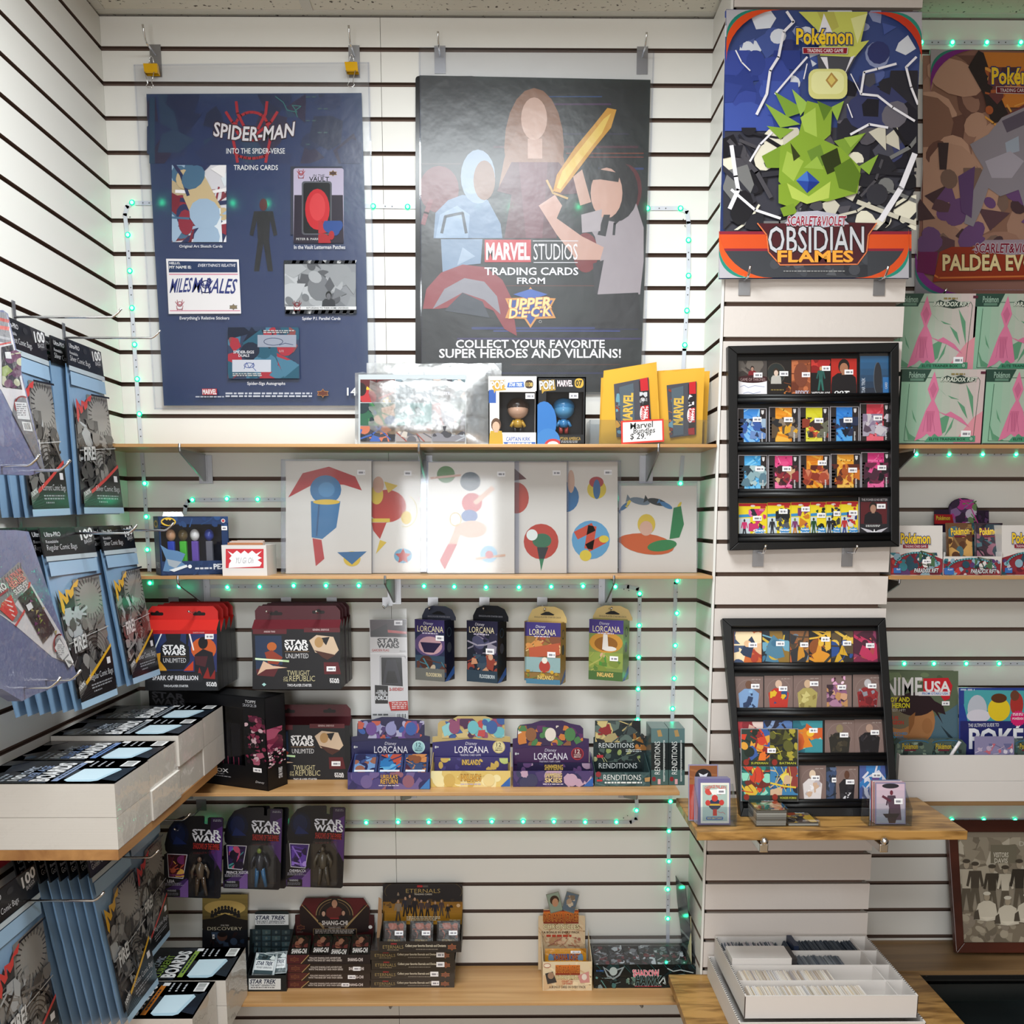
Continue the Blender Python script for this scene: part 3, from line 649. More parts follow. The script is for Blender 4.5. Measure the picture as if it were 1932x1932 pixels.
# middle: long haired stand-in; left: blue grey armoured; right: white shirted; all plain and faceless
A.ell(725, 640, 165, 330, '8c5e40'); A.poly([(560, 700), (720, 330), (890, 700), (905, 860), (530, 860)], '94664a'); A.poly([(520, 880), (600, 720), (860, 720), (1010, 890), (850, 900), (850, 1140), (560, 1140), (600, 900)], '5a2631'); A.poly([(640, 720), (800, 720), (770, 1140), (680, 1140)], '6d3340'); A.rect(690, 590, 770, 700, 'c79c88'); A.ell(725, 480, 72, 118, 'd3ab98'); A.poly([(940, 800), (990, 760), (1040, 940), (980, 960)], 'd0a694')
A.poly([(170, 1140), (180, 1000), (250, 930), (330, 900), (470, 930), (540, 1060), (550, 1140)], '6f88a6'); A.poly([(180, 1140), (205, 1010), (300, 960), (370, 1010), (360, 1140)], '8ea5bf'); A.line([(215, 1110), (235, 1020), (330, 1000), (350, 1110)], 16, '23303f'); A.ell(415, 800, 95, 150, '8fa3ba'); A.ell(450, 820, 60, 110, '8a6450'); A.line([(112, 1060), (130, 1000), (155, 930)], 26, '7a2430')
A.poly([(210, 1145), (440, 1145), (430, 1280), (330, 1290), (220, 1330)], '7d93ad'); A.poly([(330, 1190), (400, 1240), (300, 1290)], '9fb1c6')
A.poly([(110, 1530), (130, 1420), (210, 1330), (330, 1285), (460, 1300), (550, 1370), (600, 1470), (630, 1680), (560, 1640), (500, 1540), (400, 1500), (200, 1530)], '8f343c'); A.poly([(165, 1530), (230, 1420), (340, 1360), (450, 1380), (520, 1460), (540, 1560), (450, 1480), (330, 1440), (240, 1490)], '8d8a92'); A.poly([(230, 1540), (330, 1440), (440, 1490), (480, 1580)], '3a3f4a')
A.poly([(1060, 1130), (985, 1010), (1130, 980), (1290, 950), (1345, 1130), (1310, 1450), (1070, 1450), (1090, 1260)], 'a89da2'); A.poly([(1110, 1260), (1075, 1450), (1060, 1450), (1050, 1280)], '26242c'); A.poly([(1080, 1450), (1300, 1440), (1320, 1640), (1060, 1640)], '1c1a20'); A.ell(1170, 880, 130, 170, '17151a'); A.ell(1125, 890, 88, 140, 'd4a795'); A.poly([(1030, 820), (1090, 760), (1200, 780), (1190, 830), (1090, 815)], '17151a'); A.poly([(1075, 1120), (1110, 1010), (1145, 1010), (1120, 1130)], '1c1a20'); A.line([(1270, 960), (1170, 1060), (1165, 1120)], 14, '1f1d24')
A.poly([(750, 960), (840, 900), (880, 960), (850, 1030), (990, 1130), (1110, 1190), (1090, 1260), (960, 1260), (850, 1120)], 'cfa292'); A.poly([(985, 1010), (1100, 980), (1090, 1100), (990, 1110)], 'b3a8ac')
A.poly([(830, 880), (850, 790), (950, 640), (1050, 520), (1130, 420), (1180, 430), (1150, 530), (1060, 640), (940, 800), (870, 890)], 'd69a2e'); A.poly([(850, 860), (880, 770), (1000, 620), (1110, 480), (1150, 450), (1100, 560), (960, 740), (870, 870)], 'f0c95a'); A.shapes(860, 440, 1180, 860, ['e2aa3a'], 0, 1); A.line([(795, 820), (830, 890), (910, 920)], 12, 'caa05a')
A.clip = None
A.rect(452, 1148, 708, 1272, 'c6323c'); A.text('MARVEL', 462, 1168, 700, 1256, 'f4eef0', .035, 0, 0, 0, None, -.0); A.text('STUDIOS', 722, 1170, 965, 1260, 'f1eef2', .0); A.rect(718, 1153, 968, 1157, 'e8e6ea'); A.rect(722, 1272, 966, 1276, 'e8e6ea')
A.text('TRADING CARDS', 452, 1302, 968, 1343, 'efedf2', .02); A.text('FROM', 632, 1358, 784, 1392, 'efedf2', .02)
emblem_shield(A, 565, 1408, 845, 1636, 'd9964a', '2a4d9a'); A.poly([(610, 1450), (705, 1420), (800, 1450), (705, 1480)], '3a62b4'); A.text('UPPER', 588, 1472, 820, 1530, 'f3d9a0', .03, .12, 0, 0, ('c9703a', .03), 0, -14); A.text('D·E·C·K', 590, 1522, 818, 1575, 'f3d9a0', .03, .12, 0, 0, ('c9703a', .03), 0, -14); A.arc(759, 1600, 7, 7, 2, 'ddd')
A.text('COLLECT YOUR FAVORITE', 294, 1702, 1114, 1746, 'f1eff3', .02); A.text('SUPER HEROES AND VILLAINS!', 202, 1752, 1203, 1800, 'f1eff3', .02)
A.make('poster', M_SHEET, None, 'black movie card poster hanging in the middle of the back wall', 'poster')
A = Art(plY(-.008), V2); A.slab(rpoly(70, 244, 400, 2006, 18), .0012, '101014'); A.make('poster', M_GLOSS, None, 'black sheet peeking out behind the left edge of the movie card poster', 'poster')
sleeve('clear plastic sleeve around the black movie card poster', [(92, 88), (1386, 105), (1330, 2000), (104, 2000)], -.0145, -.0095, V2)

V4 = (1320, 0, 3.157)
def game_logo(A, x0, y0, x1, y1, c='f0c830', o='27366e'):
    A.text('Pokémon', x0, y0, x1, y1, c, .03, 0, 0, 0, (o, .05))
def corner_swoosh(A, cx, cy, sx, sy, k, cols):
    """Three nested curved bands in one corner of the card poster."""
    for r, c in zip((1.0, .66, .5), cols):
        A.poly([(cx, cy)] + [(cx + sx * k * r * (1 - math.sin(math.radians(a))) * 1.0, cy + sy * k * r * .92 * (1 - math.cos(math.radians(a)))) for a in range(0, 91, 9)], c)
Yp = PD - .012
A = Art(plY(Yp), V4)
A.slab([(158, 55), (1325, 70), (1245, 1660), (113, 1662)], .006, '2c3a6a', 'dcd8d8'); A.k += 1
cl = (150, 62, 1315, 1652)
A.clip = cl
P4 = [(159, 58), (1324, 73), (1246, 1656), (115, 1658)]
A.poly([(159, 58), (1324, 73), (1290, 760), (142, 760)], '3a4a80'); A.poly([(142, 760), (1290, 760), (1262, 1380), (126, 1380)], '3c3c46')
A.clip = (150, 62, 1300, 1370)
A.shapes(150, 62, 1300, 520, ['46589a', '2c3866', '55639c', '8d96ba', 'd8dce6', '31386a'], 40, 12, .22, 'pe'); A.shapes(150, 300, 600, 780, ['3a4a98', '4256a6', '2f3f86', '35458e'], 26, 13, .5, 'pe'); A.shapes(820, 420, 1300, 1000, ['2b2b34', '4a4a56', '20202a', '6a6670', '3a3f66'], 40, 14, .4, 'pe'); A.shapes(140, 760, 1290, 1370, ['26262e', '4c4a50', 'cfc9b8', '34343c', '1c1c22', '55525a', 'e6e0cc', '777'], 80, 15, .22)
for pts, w in (([(520, 70), (560, 130), (500, 190), (470, 340), (420, 420), (400, 560), (340, 680)], 16), ([(640, 340), (560, 430), (450, 560)], 12), ([(215, 300), (250, 370), (300, 420)], 8), ([(1170, 380), (1060, 410), (980, 430), (960, 560), (1060, 570), (1150, 640), (1280, 720)], 14), ([(960, 560), (900, 440)], 6), ([(1290, 340), (1230, 400), (1260, 520), (1300, 620)], 14), ([(1120, 760), (1010, 740), (900, 800)], 14), ([(300, 960), (360, 860), (430, 790)], 12), ([(1280, 920), (1200, 1120), (1080, 1310)], 34), ([(190, 870), (215, 1050), (230, 1130), (180, 1240)], 24), ([(190, 1130), (330, 1250), (480, 1300)], 16), ([(640, 380), (620, 470)], 7), ([(880, 620), (910, 700)], 7)): A.line(pts, w, 'ece9f0')
for c0, c1, pts in (('c9cc62', 'e6e69a', [(590, 70), (1000, 70), (960, 250), (1010, 240), (900, 370), (720, 360), (700, 180)]), ('b9b558', 'd8d47a', [(700, 70), (800, 70), (830, 160), (760, 200)])): A.poly(pts, c0)
A.poly([(740, 80), (790, 190), (700, 230)], 'e9e7ee'); A.poly([(900, 110), (1000, 80), (940, 260)], 'dfe09a'); A.poly([(700, 330), (930, 340), (860, 470), (710, 430)], '4a4a52'); A.poly([(720, 340), (760, 340), (770, 430)], 'e6e2ea'); A.poly([(900, 340), (925, 330), (860, 450)], 'e6e2ea')
A.poly(rpoly(648, 410, 880, 590, 50), 'd9d68a'); A.poly(rpoly(665, 425, 860, 560, 45), 'e6e4a4'); A.poly([(785, 430), (825, 478), (785, 525), (750, 478)], 'b08a4a'); A.poly([(785, 445), (810, 478), (785, 508), (762, 478)], 'd8c06a')
# a faceted green crystal heap in place of the creature
for pts, c in (([(445, 545), (640, 660), (520, 700)], '7da03a'), ([(390, 615), (600, 740), (480, 760)], '8fb045'), ([(550, 530), (650, 620), (600, 690)], '9dbf55'), ([(400, 750), (560, 770), (480, 830)], '86a83c'), ([(370, 930), (500, 860), (520, 1000), (400, 1000)], '7d9c34'), ([(800, 840), (990, 790), (880, 930)], '7f9f3a'), ([(950, 990), (1065, 920), (1010, 1040)], '88aa40'), ([(780, 640), (860, 600), (820, 720)], '94b548'),
               ([(640, 600), (790, 640), (780, 800), (690, 880), (590, 800)], '8aa838'), ([(700, 600), (790, 640), (740, 720)], '5f7f2a'), ([(600, 700), (690, 640), (700, 830), (640, 830)], 'a9c455'), ([(480, 880), (620, 780), (840, 880), (960, 1000), (940, 1150), (760, 1200), (560, 1180), (470, 1080)], '87a636'), ([(520, 900), (620, 960), (560, 1080), (490, 1020)], 'a6bf50'), ([(640, 900), (720, 860), (760, 980), (680, 1000)], '6c8c34'), ([(720, 930), (820, 880), (850, 1000), (760, 1040)], '2e3818'), ([(540, 850), (600, 930), (560, 960)], '353d1c'),
               ([(800, 1000), (900, 940), (960, 1040), (930, 1150), (830, 1120)], '5d7a24'), ([(470, 1100), (560, 1080), (620, 1180), (560, 1240), (470, 1210)], '86a332'), ([(520, 1090), (650, 1170), (780, 1080), (770, 1180), (640, 1215), (550, 1180)], 'b9cc5c'), ([(620, 1000), (700, 930), (740, 1010)], '9ab84a'), ([(480, 1240), (560, 1210), (580, 1270), (500, 1290)], '7d9a30'), ([(860, 820), (980, 800), (900, 880)], '9ab84c')): A.poly(pts, c)
A.poly([(575, 1075), (640, 1018), (715, 1085), (640, 1150)], '2b4aa0'); A.poly([(575, 1075), (640, 1018), (650, 1080)], '4a78c8'); A.poly([(640, 1150), (650, 1080), (715, 1085)], '1d3684')
A.clip = (115, 1378, 1262, 1654); A.rect(110, 1370, 1265, 1500, '8c2034'); A.rect(110, 1396, 1265, 1480, 'd8501e'); A.rect(110, 1495, 1265, 1660, '3a3c42'); A.shapes(400, 1500, 1000, 1655, ['45474e', '2c2e34', '55575c'], 20, 4, .4, 'pe')
A.clip = None
corner_swoosh(A, 159, 58, 1, 1, 330, ('d84a1e', '1f7e6c', 'b3b0b8')); corner_swoosh(A, 1324, 72, -1, 1, 330, ('c83a22', '2a8a78', 'b0adb4')); corner_swoosh(A, 116, 1656, 1, -1, 320, ('e0561c', '1f8a76', 'b8b4bc')); corner_swoosh(A, 1246, 1656, -1, -1, 320, ('d8501e', '248a76', 'b0aeb6'))
game_logo(A, 578, 172, 908, 262); A.poly([(612, 282), (884, 282), (880, 322), (614, 320)], 'd8d0d4'); A.poly([(616, 285), (880, 285), (876, 319), (618, 318)], '8e1d2c'); A.text('TRADING CARD GAME', 640, 291, 856, 312, 'eee4e6', .01)
A.poly([(345, 1330), (520, 1330), (560, 1280), (700, 1262), (820, 1280), (880, 1325), (1055, 1328), (1000, 1400), (1000, 1500), (940, 1575), (480, 1580), (420, 1510), (400, 1400)], '4a1a22'); A.line([(345, 1330), (400, 1400), (410, 1500), (480, 1578), (940, 1574), (995, 1500), (1005, 1400), (1055, 1328)], 7, 'e07a4a')
A.poly([(505, 1330), (580, 1262), (700, 1255), (820, 1275), (890, 1335), (700, 1360)], 'b9b6c4'); A.text('SCARLET&VIOLET', 522, 1288, 872, 1344, '9a1f3a', .02, .1, 0, 0, ('f0eef2', .03))
A.text('OBSIDIAN', 410, 1350, 978, 1504, 'c9c9cf', .01, 0, 0, 0, ('1c1418', .03)); A.text('FLAMES', 468, 1494, 912, 1560, 'f0a63c', .03, 0, 0, 0, ('5a1a18', .03)); A.fine(500, 1612, 864, 1622, 1, '999', 4, .6, 0)
A.make('poster', M_GLOSS, None, 'foam board poster with a green crystal creature scene on the pillar', 'poster')
A = Art(plY(-.012), V4); A.slab([(1375, 293), (2300, 312), (2240, 1790), (1283, 1755)], .006, '8a6258', 'd8d4d4'); A.clip = (1290, 300, 2250, 1770); A.k += 1
A.shapes(1330, 330, 2200, 1500, ['a5806e', 'b8917c', '8a6656', '9a7464', 'c29a84', '6a4a42'], 80, 21, .35, 'e'); A.shapes(1300, 1000, 2200, 1500, ['5a4048', '6a4a78', '7a6258', '4a363c'], 40, 22, .25, 'pe'); A.poly([(1600, 400), (1660, 300), (1740, 340), (1720, 460), (1780, 560), (1850, 700), (1740, 740), (1690, 560)], '2e2728'); A.poly([(1690, 310), (2100, 318), (2050, 640), (1820, 640), (1720, 400)], 'c67a34'); A.shapes(1700, 400, 2000, 760, ['a85a34', '6a3a3a', 'd89a4a', '4a3038'], 16, 23, .35)
for pts, c in (([(1610, 860), (1720, 800), (1800, 700), (1932, 640), (2100, 680), (2200, 900), (2100, 1240), (1960, 1320), (1900, 1130), (1790, 1170), (1720, 1120), (1680, 1240), (1630, 1350), (1575, 1330), (1610, 1180), (1690, 1000), (1640, 920)], '8e8892'), ([(1800, 720), (1932, 660), (1990, 720), (1830, 790)], '5a5262'), ([(1820, 850), (1900, 810), (1905, 900), (1830, 920)], '9ea8b8'), ([(1700, 960), (1850, 900), (1932, 960), (1860, 1060), (1740, 1060)], 'a9a3b0'), ([(1420, 850), (1484, 850), (1470, 1010), (1430, 1010)], '3c3034'), ([(1540, 1050), (1640, 990), (1620, 1300), (1560, 1260)], '5e4470')): A.poly(pts, c)
A.clip = None; corner_swoosh(A, 1376, 295, 1, 1, 280, ('7a2a80', '2f8472', 'a8a4aa')); corner_swoosh(A, 1284, 1752, 1, -1, 300, ('7e2c84', '2f7a72', '8d8a92')); A.poly([(1302, 1500), (1420, 1500), (1400, 1640), (1294, 1620)], '6a1c50')
game_logo(A, 1742, 405, 2070, 500); A.poly([(1765, 515), (2040, 520), (2036, 562), (1766, 556)], 'd0c4c4'); A.poly([(1769, 518), (2036, 523), (2032, 559), (1770, 553)], '6a1a26'); A.text('TRADING CARD GAME', 1790, 527, 2010, 548, 'd8ccd0', .01)
A.poly([(1390, 1680), (1430, 1500), (1500, 1470), (2300, 1480), (2260, 1660), (1420, 1675)], '8e3420'); A.line([(1400, 1640), (1425, 1655), (2240, 1640)], 10, 'c8703a'); A.text('PALDEA EVOLVED', 1450, 1518, 2230, 1610, 'e2cf9a', .03, 0, 0, 0, ('4a1a18', .03)); A.poly([(1620, 1490), (1700, 1430), (2050, 1425), (2120, 1500), (1850, 1520)], '9a8a96'); A.text('SCARLET&VIOLET', 1642, 1450, 2040, 1506, '7a1830', .02, .1, 0, 0, ('d8d0d8', .03)); A.fine(1630, 1724, 1932, 1732, 1, '8a7078', 4, .6, 0)
A.make('poster', M_GLOSS, None, 'pinkish brown card game poster right of the pillar cut by the frame', 'poster')
# ================================================================= top shelf
V5 = (640, 660, 2.611)
def window_box(label, cat, fr, view, ou, wi, depth, c, side, draw=None, inner='2a2a30', name='display_box', wt=.0025, film_part=True, mt=M_PRINT):
    """Carton with a see-through window: front strips, sides, back, clear pane. fr = frame of the front, ou/wi in view coordinates."""
    A = Art(None, view, fr); n = A.n; x0, y0, x1, y1 = ou; a0, b0, a1, b1 = wi
    P = lambda x, y, d=0: A.pt(x, y) - n * d
    t = thing(name, label, cat, (P(x0, y1) + P(x1, y1, depth)) / 2)
    b = B()
    def plate(p, q, r, s, ext, k): b.prism([p, q, r, s], ext, k)
    plate(P(x0, y0), P(x1, y0), P(x1, y1), P(x0, y1), V3((0, 0, 0)) - n * 0, side) if False else None
    b.prism([P(x0, y0, depth), P(x1, y0, depth), P(x1, y1, depth), P(x0, y1, depth)], n * wt, inner)
    for q, r in (((x0, y0), (x0, y1)), ((x1, y1), (x1, y0)), ((x1, y0), (x0, y0)), ((x0, y1), (x1, y1))):
        e = (P(x1, y0) - P(x0, y0)).normalized() if q[0] == r[0] else (P(x0, y1) - P(x0, y0)).normalized()
        s = 1 if (q[0] == x0 and r[0] == x0) or (q[1] == y0 and r[1] == y0) else -1
        b.prism([P(*q), P(*r), P(*r, depth), P(*q, depth)], e * s * wt, side)
    b.make('carton', mt, t)
    for s in ([(x0, y0), (x1, y0), (x1, b0), (x0, b0)], [(x0, b1), (x1, b1), (x1, y1), (x0, y1)], [(x0, b0), (a0, b0), (a0, b1), (x0, b1)], [(a1, b0), (x1, b0), (x1, b1), (a1, b1)]):
        A.poly(s, c, False)
    A.k += 1
    if draw: draw(A)
    fp = A.make('printed_front', mt, t)
    if film_part:
        k = Art(None, view, fr); k.k = -20; k.poly([(a0, b0), (a1, b0), (a1, b1), (a0, b1)], 'fff', False); k.make('clear_window', M_FILM, fp)
    return t, P
def doll(label, p, h, skin, hair, cloth, legs, name='toy_figure', cat='toy figure', face=True, group=None):
    """Plain big-headed toy figure without a likeness, standing on p."""
    p = V3(p); t = thing(name, label, cat, p, group)
    B().ball(p + V3((0, 0, h * .68)), (h * .30, h * .27, h * .27), skin, 16, 11).make('head', M_PLAS, t, smooth=True)
    b = B().ball(p + V3((0, .012 * h * 10 * .1, h * .76)), (h * .315, h * .285, h * .24), hair, 16, 11)
    b.make('hair', M_PLAS, t, smooth=True)
    B().tube([p + V3((0, 0, h * .42)), p + V3((0, 0, h * .3)), p + V3((0, 0, h * .18))], [h * .09, h * .14, h * .12], cloth, 10).tube([p + V3((-h * .1, 0, h * .38)), p + V3((-h * .2, -h * .05, h * .2))], h * .045, cloth).tube([p + V3((h * .1, 0, h * .38)), p + V3((h * .2, -h * .05, h * .2))], h * .045, cloth).make('torso', M_PLAS, t, smooth=True)
    B().tube([p + V3((-h * .07, 0, h * .2)), p + V3((-h * .08, 0, .001))], h * .06, legs).tube([p + V3((h * .07, 0, h * .2)), p + V3((h * .08, 0, .001))], h * .06, legs).make('legs', M_PLAS, t, smooth=True)
    return t
# bagged card sheet set in crinkled silver plastic
yb = vB(V5, 400, -.17, S1)
A = Art(plY(-.165), V5); A.slab([(95, 122), (625, 122), (625, yb - 2), (95, yb - 2)], .035, 'b9c0c4', 'a9b0b4'); A.k += 1
for (x0, y0, x1, y1, pal, bg) in ((104, 146, 275, 258, ['b0353a', 'e0b23a', '7a2428', '2a2224'], '5a2a2c'), (278, 146, 455, 258, ['8a98a0', '4a5a66', 'b8c0c4'], '7c8c96'), (458, 146, 620, 258, ['7a8a90', 'c9b0a4', '4a4a52'], '66787e'), (104, 262, 275, 372, ['3f7a4a', 'c79a7c', '2e5a86', '23353a'], '2f5f48'), (278, 262, 455, 372, ['5f9a9a', '8abab8', '3d6a70'], '74a8a8'), (458, 262, 620, 372, ['a9a8b0', 'b98a8a', '6a7a78'], '9a9aa4'), (104, 376, 275, 452, ['3a5aa0', 'b86a50', '23262e'], '3a3a44'), (278, 376, 455, 452, ['8a4a44', 'b8b0a8', '5a5a60'], '8f8a8c'), (458, 376, 620, 452, ['6a6a74', '9aa0a8', '3a3a40'], '77777f')):
    A.rect(x0, y0, x1, y1, bg, False); A.shapes(x0, y0, x1, y1, pal, 12, int(x0 + y0), .5)
A.text('KEHLEYR', 472, 207, 546, 222, 'eef', .02)
card_set = A.make('card_sheet', M_GLOSS, None, 'sheet of nine trading cards inside the crinkled silver bag on the top shelf', 'trading cards')
def crumple(name, label, cat, P, Y, depth, view, mt, seed=3, amp=.006, nx=18, ny=10):
    """Wrinkled clear bag: front and back skins with a sealed rim."""
    A = Art(plY(Y), view); R = random.Random(seed); b = B(); x0, y0, x1, y1 = P
    def skin(sg, off):
        V = []
        for j in range(ny + 1):
            for i in range(nx + 1):
                u, v = i / nx, j / ny; e = min(u, 1 - u, v, 1 - v) * 6; k = min(1, e)
                q = A.pt(x0 + (x1 - x0) * u, y0 + (y1 - y0) * v); V.append(q + V3((R.uniform(-amp, amp) * k * .4, -sg * depth / 2 * k + R.uniform(-amp, amp) * k + off, R.uniform(-amp, amp) * .4 * (v < .98))))
        b.mesh(V, [[j * (nx + 1) + i, j * (nx + 1) + i + 1, (j + 1) * (nx + 1) + i + 1, (j + 1) * (nx + 1) + i] for j in range(ny) for i in range(nx)], 'fff')
    skin(1, 0); skin(-1, 0)
    return b.make(name, mt, None, label, cat, smooth=True)
crumple('plastic_bag', 'crinkled silver clear bag around the card set on the top shelf', 'bag', (78, 112, 748, vB(V5, 400, -.148, S1) - 1), -.148, .05, V5, M_CRINKLE, 3)
crumple('plastic_bag', 'shiny empty bag standing behind the silver bagged card set', 'bag', (135, 66, 800, vB(V5, 460, -.06, S1) - 2), -.06, .03, V5, M_CRINKLE, 5, .004)
# two vinyl figure boxes
def vf_box(label, x0, y0, x1, Y, c, side, draw, win, inner):
    yb = vB(V5, (x0 + x1) / 2, Y, S1); p = W(V5[0] + x0 / V5[2], V5[1] + y0 / V5[2], Y); q = W(V5[0] + x1 / V5[2], V5[1] + y0 / V5[2], Y)
    sc = (x1 - x0) / (q.x - p.x); z1 = S1; y1 = y0 + (p.z - z1) * sc
    return window_box(label, 'box', yawframe(p, 0), (x0, y0, sc), (x0, y0, x1, y1), win, .09, c, side, draw, inner, 'vinyl_figure_box')
def d1(A):
    A.rect(735, 130, 972, 200, 'e9e4de', False); A.k += 1; A.rect(737, 195, 772, 258, '2f56a0'); A.poly([(742, 150), (815, 148), (822, 196), (770, 200), (764, 212), (760, 196)], 'c99a3a'); A.text('POP!', 748, 152, 818, 190, 'f4efe4', .03, 0, -4, 0, ('8a6a2a', .04))
    A.poly([(832, 160), (908, 156), (912, 182), (826, 184)], '3a66b4'); A.text('STAR TREK', 838, 162, 902, 178, 'f0f0f4', .02, .2); A.poly(rpoly(915, 148, 956, 188, 16), '3a2a22'); A.text('1138', 920, 160, 952, 178, 'e8c26a', .02); A.poly([(800, 400), (970, 400), (970, 466), (740, 466), (740, 440)], 'e9e4de')
    A.text('CAPTAIN KIRK', 822, 422, 942, 441, '2a55a4', .02); A.poly([(808, 446), (968, 446), (968, 458), (815, 458)], '3c66b0'); A.fine(830, 449, 950, 457, 1, 'cdd6ea', 2, .7, 0); A.shapes(737, 258, 800, 455, ['c8a088', '4a3224', 'c29a3a'], 0, 1)
    A.bust(772, 372, 92, 'cfa78e', '5a3f2e', 'c09a32', .62); A.tag(918, 212, 962, 238, 3)
def d2(A):
    A.poly([(985, 150), (1060, 146), (1066, 196), (1010, 202), (1000, 214), (998, 198)], 'b8923a'); A.text('POP!', 988, 152, 1058, 192, 'f4efe4', .03, 0, -4, 0, ('3a2a12', .05)); A.text('MARVEL', 1075, 150, 1150, 178, 'ecd6dc', .03); A.poly(rpoly(1160, 140, 1204, 186, 18), 'c9a23a'); A.text('07', 1166, 150, 1196, 176, '1a1a1c', .03)
    A.text('CAPTAIN AMERICA', 1072, 422, 1192, 437, 'a88a4a', .02); A.fine(1095, 440, 1180, 452, 2, '9a9a9e', 3, .6, .1); A.clip = (977, 240, 1090, 462); A.ell(1010, 350, 62, 100, '2f6fb4'); A.ell(1030, 440, 60, 60, '3a78b8'); A.ell(1055, 460, 42, 30, 'b83a3c'); A.ell(1055, 462, 30, 20, 'dcd8dc'); A.clip = None; A.tag(1134, 210, 1178, 236, 4)
yA = -.186
t1, P1 = vf_box('white and blue vinyl figure box beside the silver bag on the top shelf', 735, 131, 972, yA, 'ded8d2', 'd5cfc8', d1, (788, 205, 966, 402), '1d1d22')
t2, P2 = vf_box('black vinyl figure box with gold lettering next to the white figure box', 976, 134, 1216, yA, '17171a', '141416', d2, (1020, 205, 1205, 410), '1c1c22')
for (px, a, b_) in ((880, ('d0a68c', '3a2a22', 'b98f35', '222126'), 'plain toy figure in gold shirt inside the white figure box'), (1105, ('5b9cc8', '3f86ba', '3d7fb2', 'a8413c'), 'plain blue toy figure inside the black figure box')):
    q = W(V5[0] + px / V5[2], 838, yA + .045); doll(b_, (q.x, yA + .045, S1 + .0268), .083, *a)
# yellow padded mailers in a clear tray
def mailer(label, P, Y, seed=0, art=True):
    A = Art(plY(Y), V5); t = thing('padded_mailer', label, 'envelope', A.pt(*P[3])); n = 5
    (ax, ay), (bx, by), (cx, cy), (dx, dy) = P; V = []; N = 8
    lerp = lambda u, v: (ax + (bx - ax) * u + (dx - ax) * v + (ax - bx + cx - dx) * u * v, ay + (by - ay) * u + (dy - ay) * v + (ay - by + cy - dy) * u * v)
    R = random.Random(seed); b = B(); F = [[j * (N + 1) + i, j * (N + 1) + i + 1, (j + 1) * (N + 1) + i + 1, (j + 1) * (N + 1) + i] for j in range(N) for i in range(N)]
    for sg in (1, -1):
        b.mesh([A.pt(*lerp(i / N, j / N)) + V3((0, -sg * .0045 * min(1, 5 * min(i, N - i, j, N - j) / N) + R.uniform(-.0008, .0008), 0)) for j in range(N + 1) for i in range(N + 1)], F, 'dca63a')
    b.make('padded_envelope', M_MATTE, t, smooth=True)
    if art:
        A = Art(plY(Y - .0065), V5); w = bx - ax; f = lambda u, v: lerp(u, v)
        A.poly([f(.2, .2), f(.84, .17), f(.86, .86), f(.27, .9)], '4a4a52'); xa, ya = f(.24, .24); xb, yb_ = f(.56, .86); A.shapes(xa, ya, xb, yb_, ['c8702e', '5a7a8a', 'd89a3a', '2e3a44', '8a3a2a', '6a98a8'], 24, seed + 4, .35)
        A.poly([f(.3, .25), f(.56, .22), f(.58, .86), f(.35, .88)], '53606a'); x, y = f(.46, .54); A.text('MARVEL', x - .3 * w, y - 22, x + .3 * w, y + 22, 'd8b04a', .04, 0, -88); A.poly([f(.66, .2), f(.83, .18), f(.85, .85), f(.7, .87)], '2a2426')
        for v0, v1, c in ((.18, .33, 'c2232c'), (.52, .7, 'c8222a'), (.78, .86, 'a82028')): A.poly([f(.68, v0), f(.82, v0 - .01), f(.83, v1), f(.69, v1)], c)
        A.shapes(*f(.67, .34), *f(.8, .5), ['e8e4e4', '8a8a8e', 'c8c8cc', '2a2a2c'], 10, seed + 9, .5); x, y = f(.72, .61); A.ell(x, y, 15, 36, 'f0eaea'); A.text('WHAM!', x - 30, y - 8, x + 30, y + 8, 'c8282c', .04, 0, -85); x, y = f(.79, .6); A.text('£29.99'.replace('£', '$'), x - 30, y - 7, x + 30, y + 7, 'f0e4e4', .02, 0, -85); A.make('printed_insert', M_GLOSS, t)
    return t
def mb(x, Y): return vB(V5, x, Y, S1) - 2
mailer('yellow padded mailer with comic insert at the left front of the clear tray', [(1303, 103), (1563, 60), (1584, mb(1584, -.16)), (1284, mb(1284, -.16))], -.16, 1)
mailer('yellow padded mailer with comic insert at the right front of the clear tray', [(1566, 104), (1800, 88), (1786, mb(1786, -.145)), (1570, mb(1570, -.145))], -.145, 5)
mailer('plain yellow mailer peeking out left behind the left front mailer', [(1290, 138), (1480, 120), (1480, mb(1480, -.12)), (1279, mb(1279, -.12))], -.12, 9, False)
mailer('plain yellow mailer peeking out right behind the right front mailer', [(1640, 118), (1826, 104), (1806, mb(1806, -.11)), (1640, mb(1640, -.11))], -.11, 11, False)
xa, xb = W(V5[0] + 1234 / V5[2], 820, -.19).x, W(V5[0] + 1816 / V5[2], 820, -.19).x; zt = W(1230, V5[1] + 345 / V5[2], -.19).z
B().box((xa, -.19, S1), (xb, -.188, zt)).box((xa, -.1875, S1), (xa + .002, -.08, zt)).box((xb - .002, -.1875, S1), (xb, -.08, zt)).box((xa, -.08, S1), (xb, -.078, zt)).box((xa + .002, -.1875, S1), (xb - .002, -.0805, S1 + .0015)).make('acrylic_tray', M_ACRYL, None, 'clear acrylic tray holding the yellow padded mailers', 'tray')
A = Art(plY(-.1925), V5); A.slab([(1388, 350), (1598, 340), (1601, 452), (1390, vB(V5, 1390, -.1925, S1))], .0015, 'd8392c'); A.poly([(1397, 358), (1590, 349), (1592, 444), (1398, 456)], 'f0eceb')
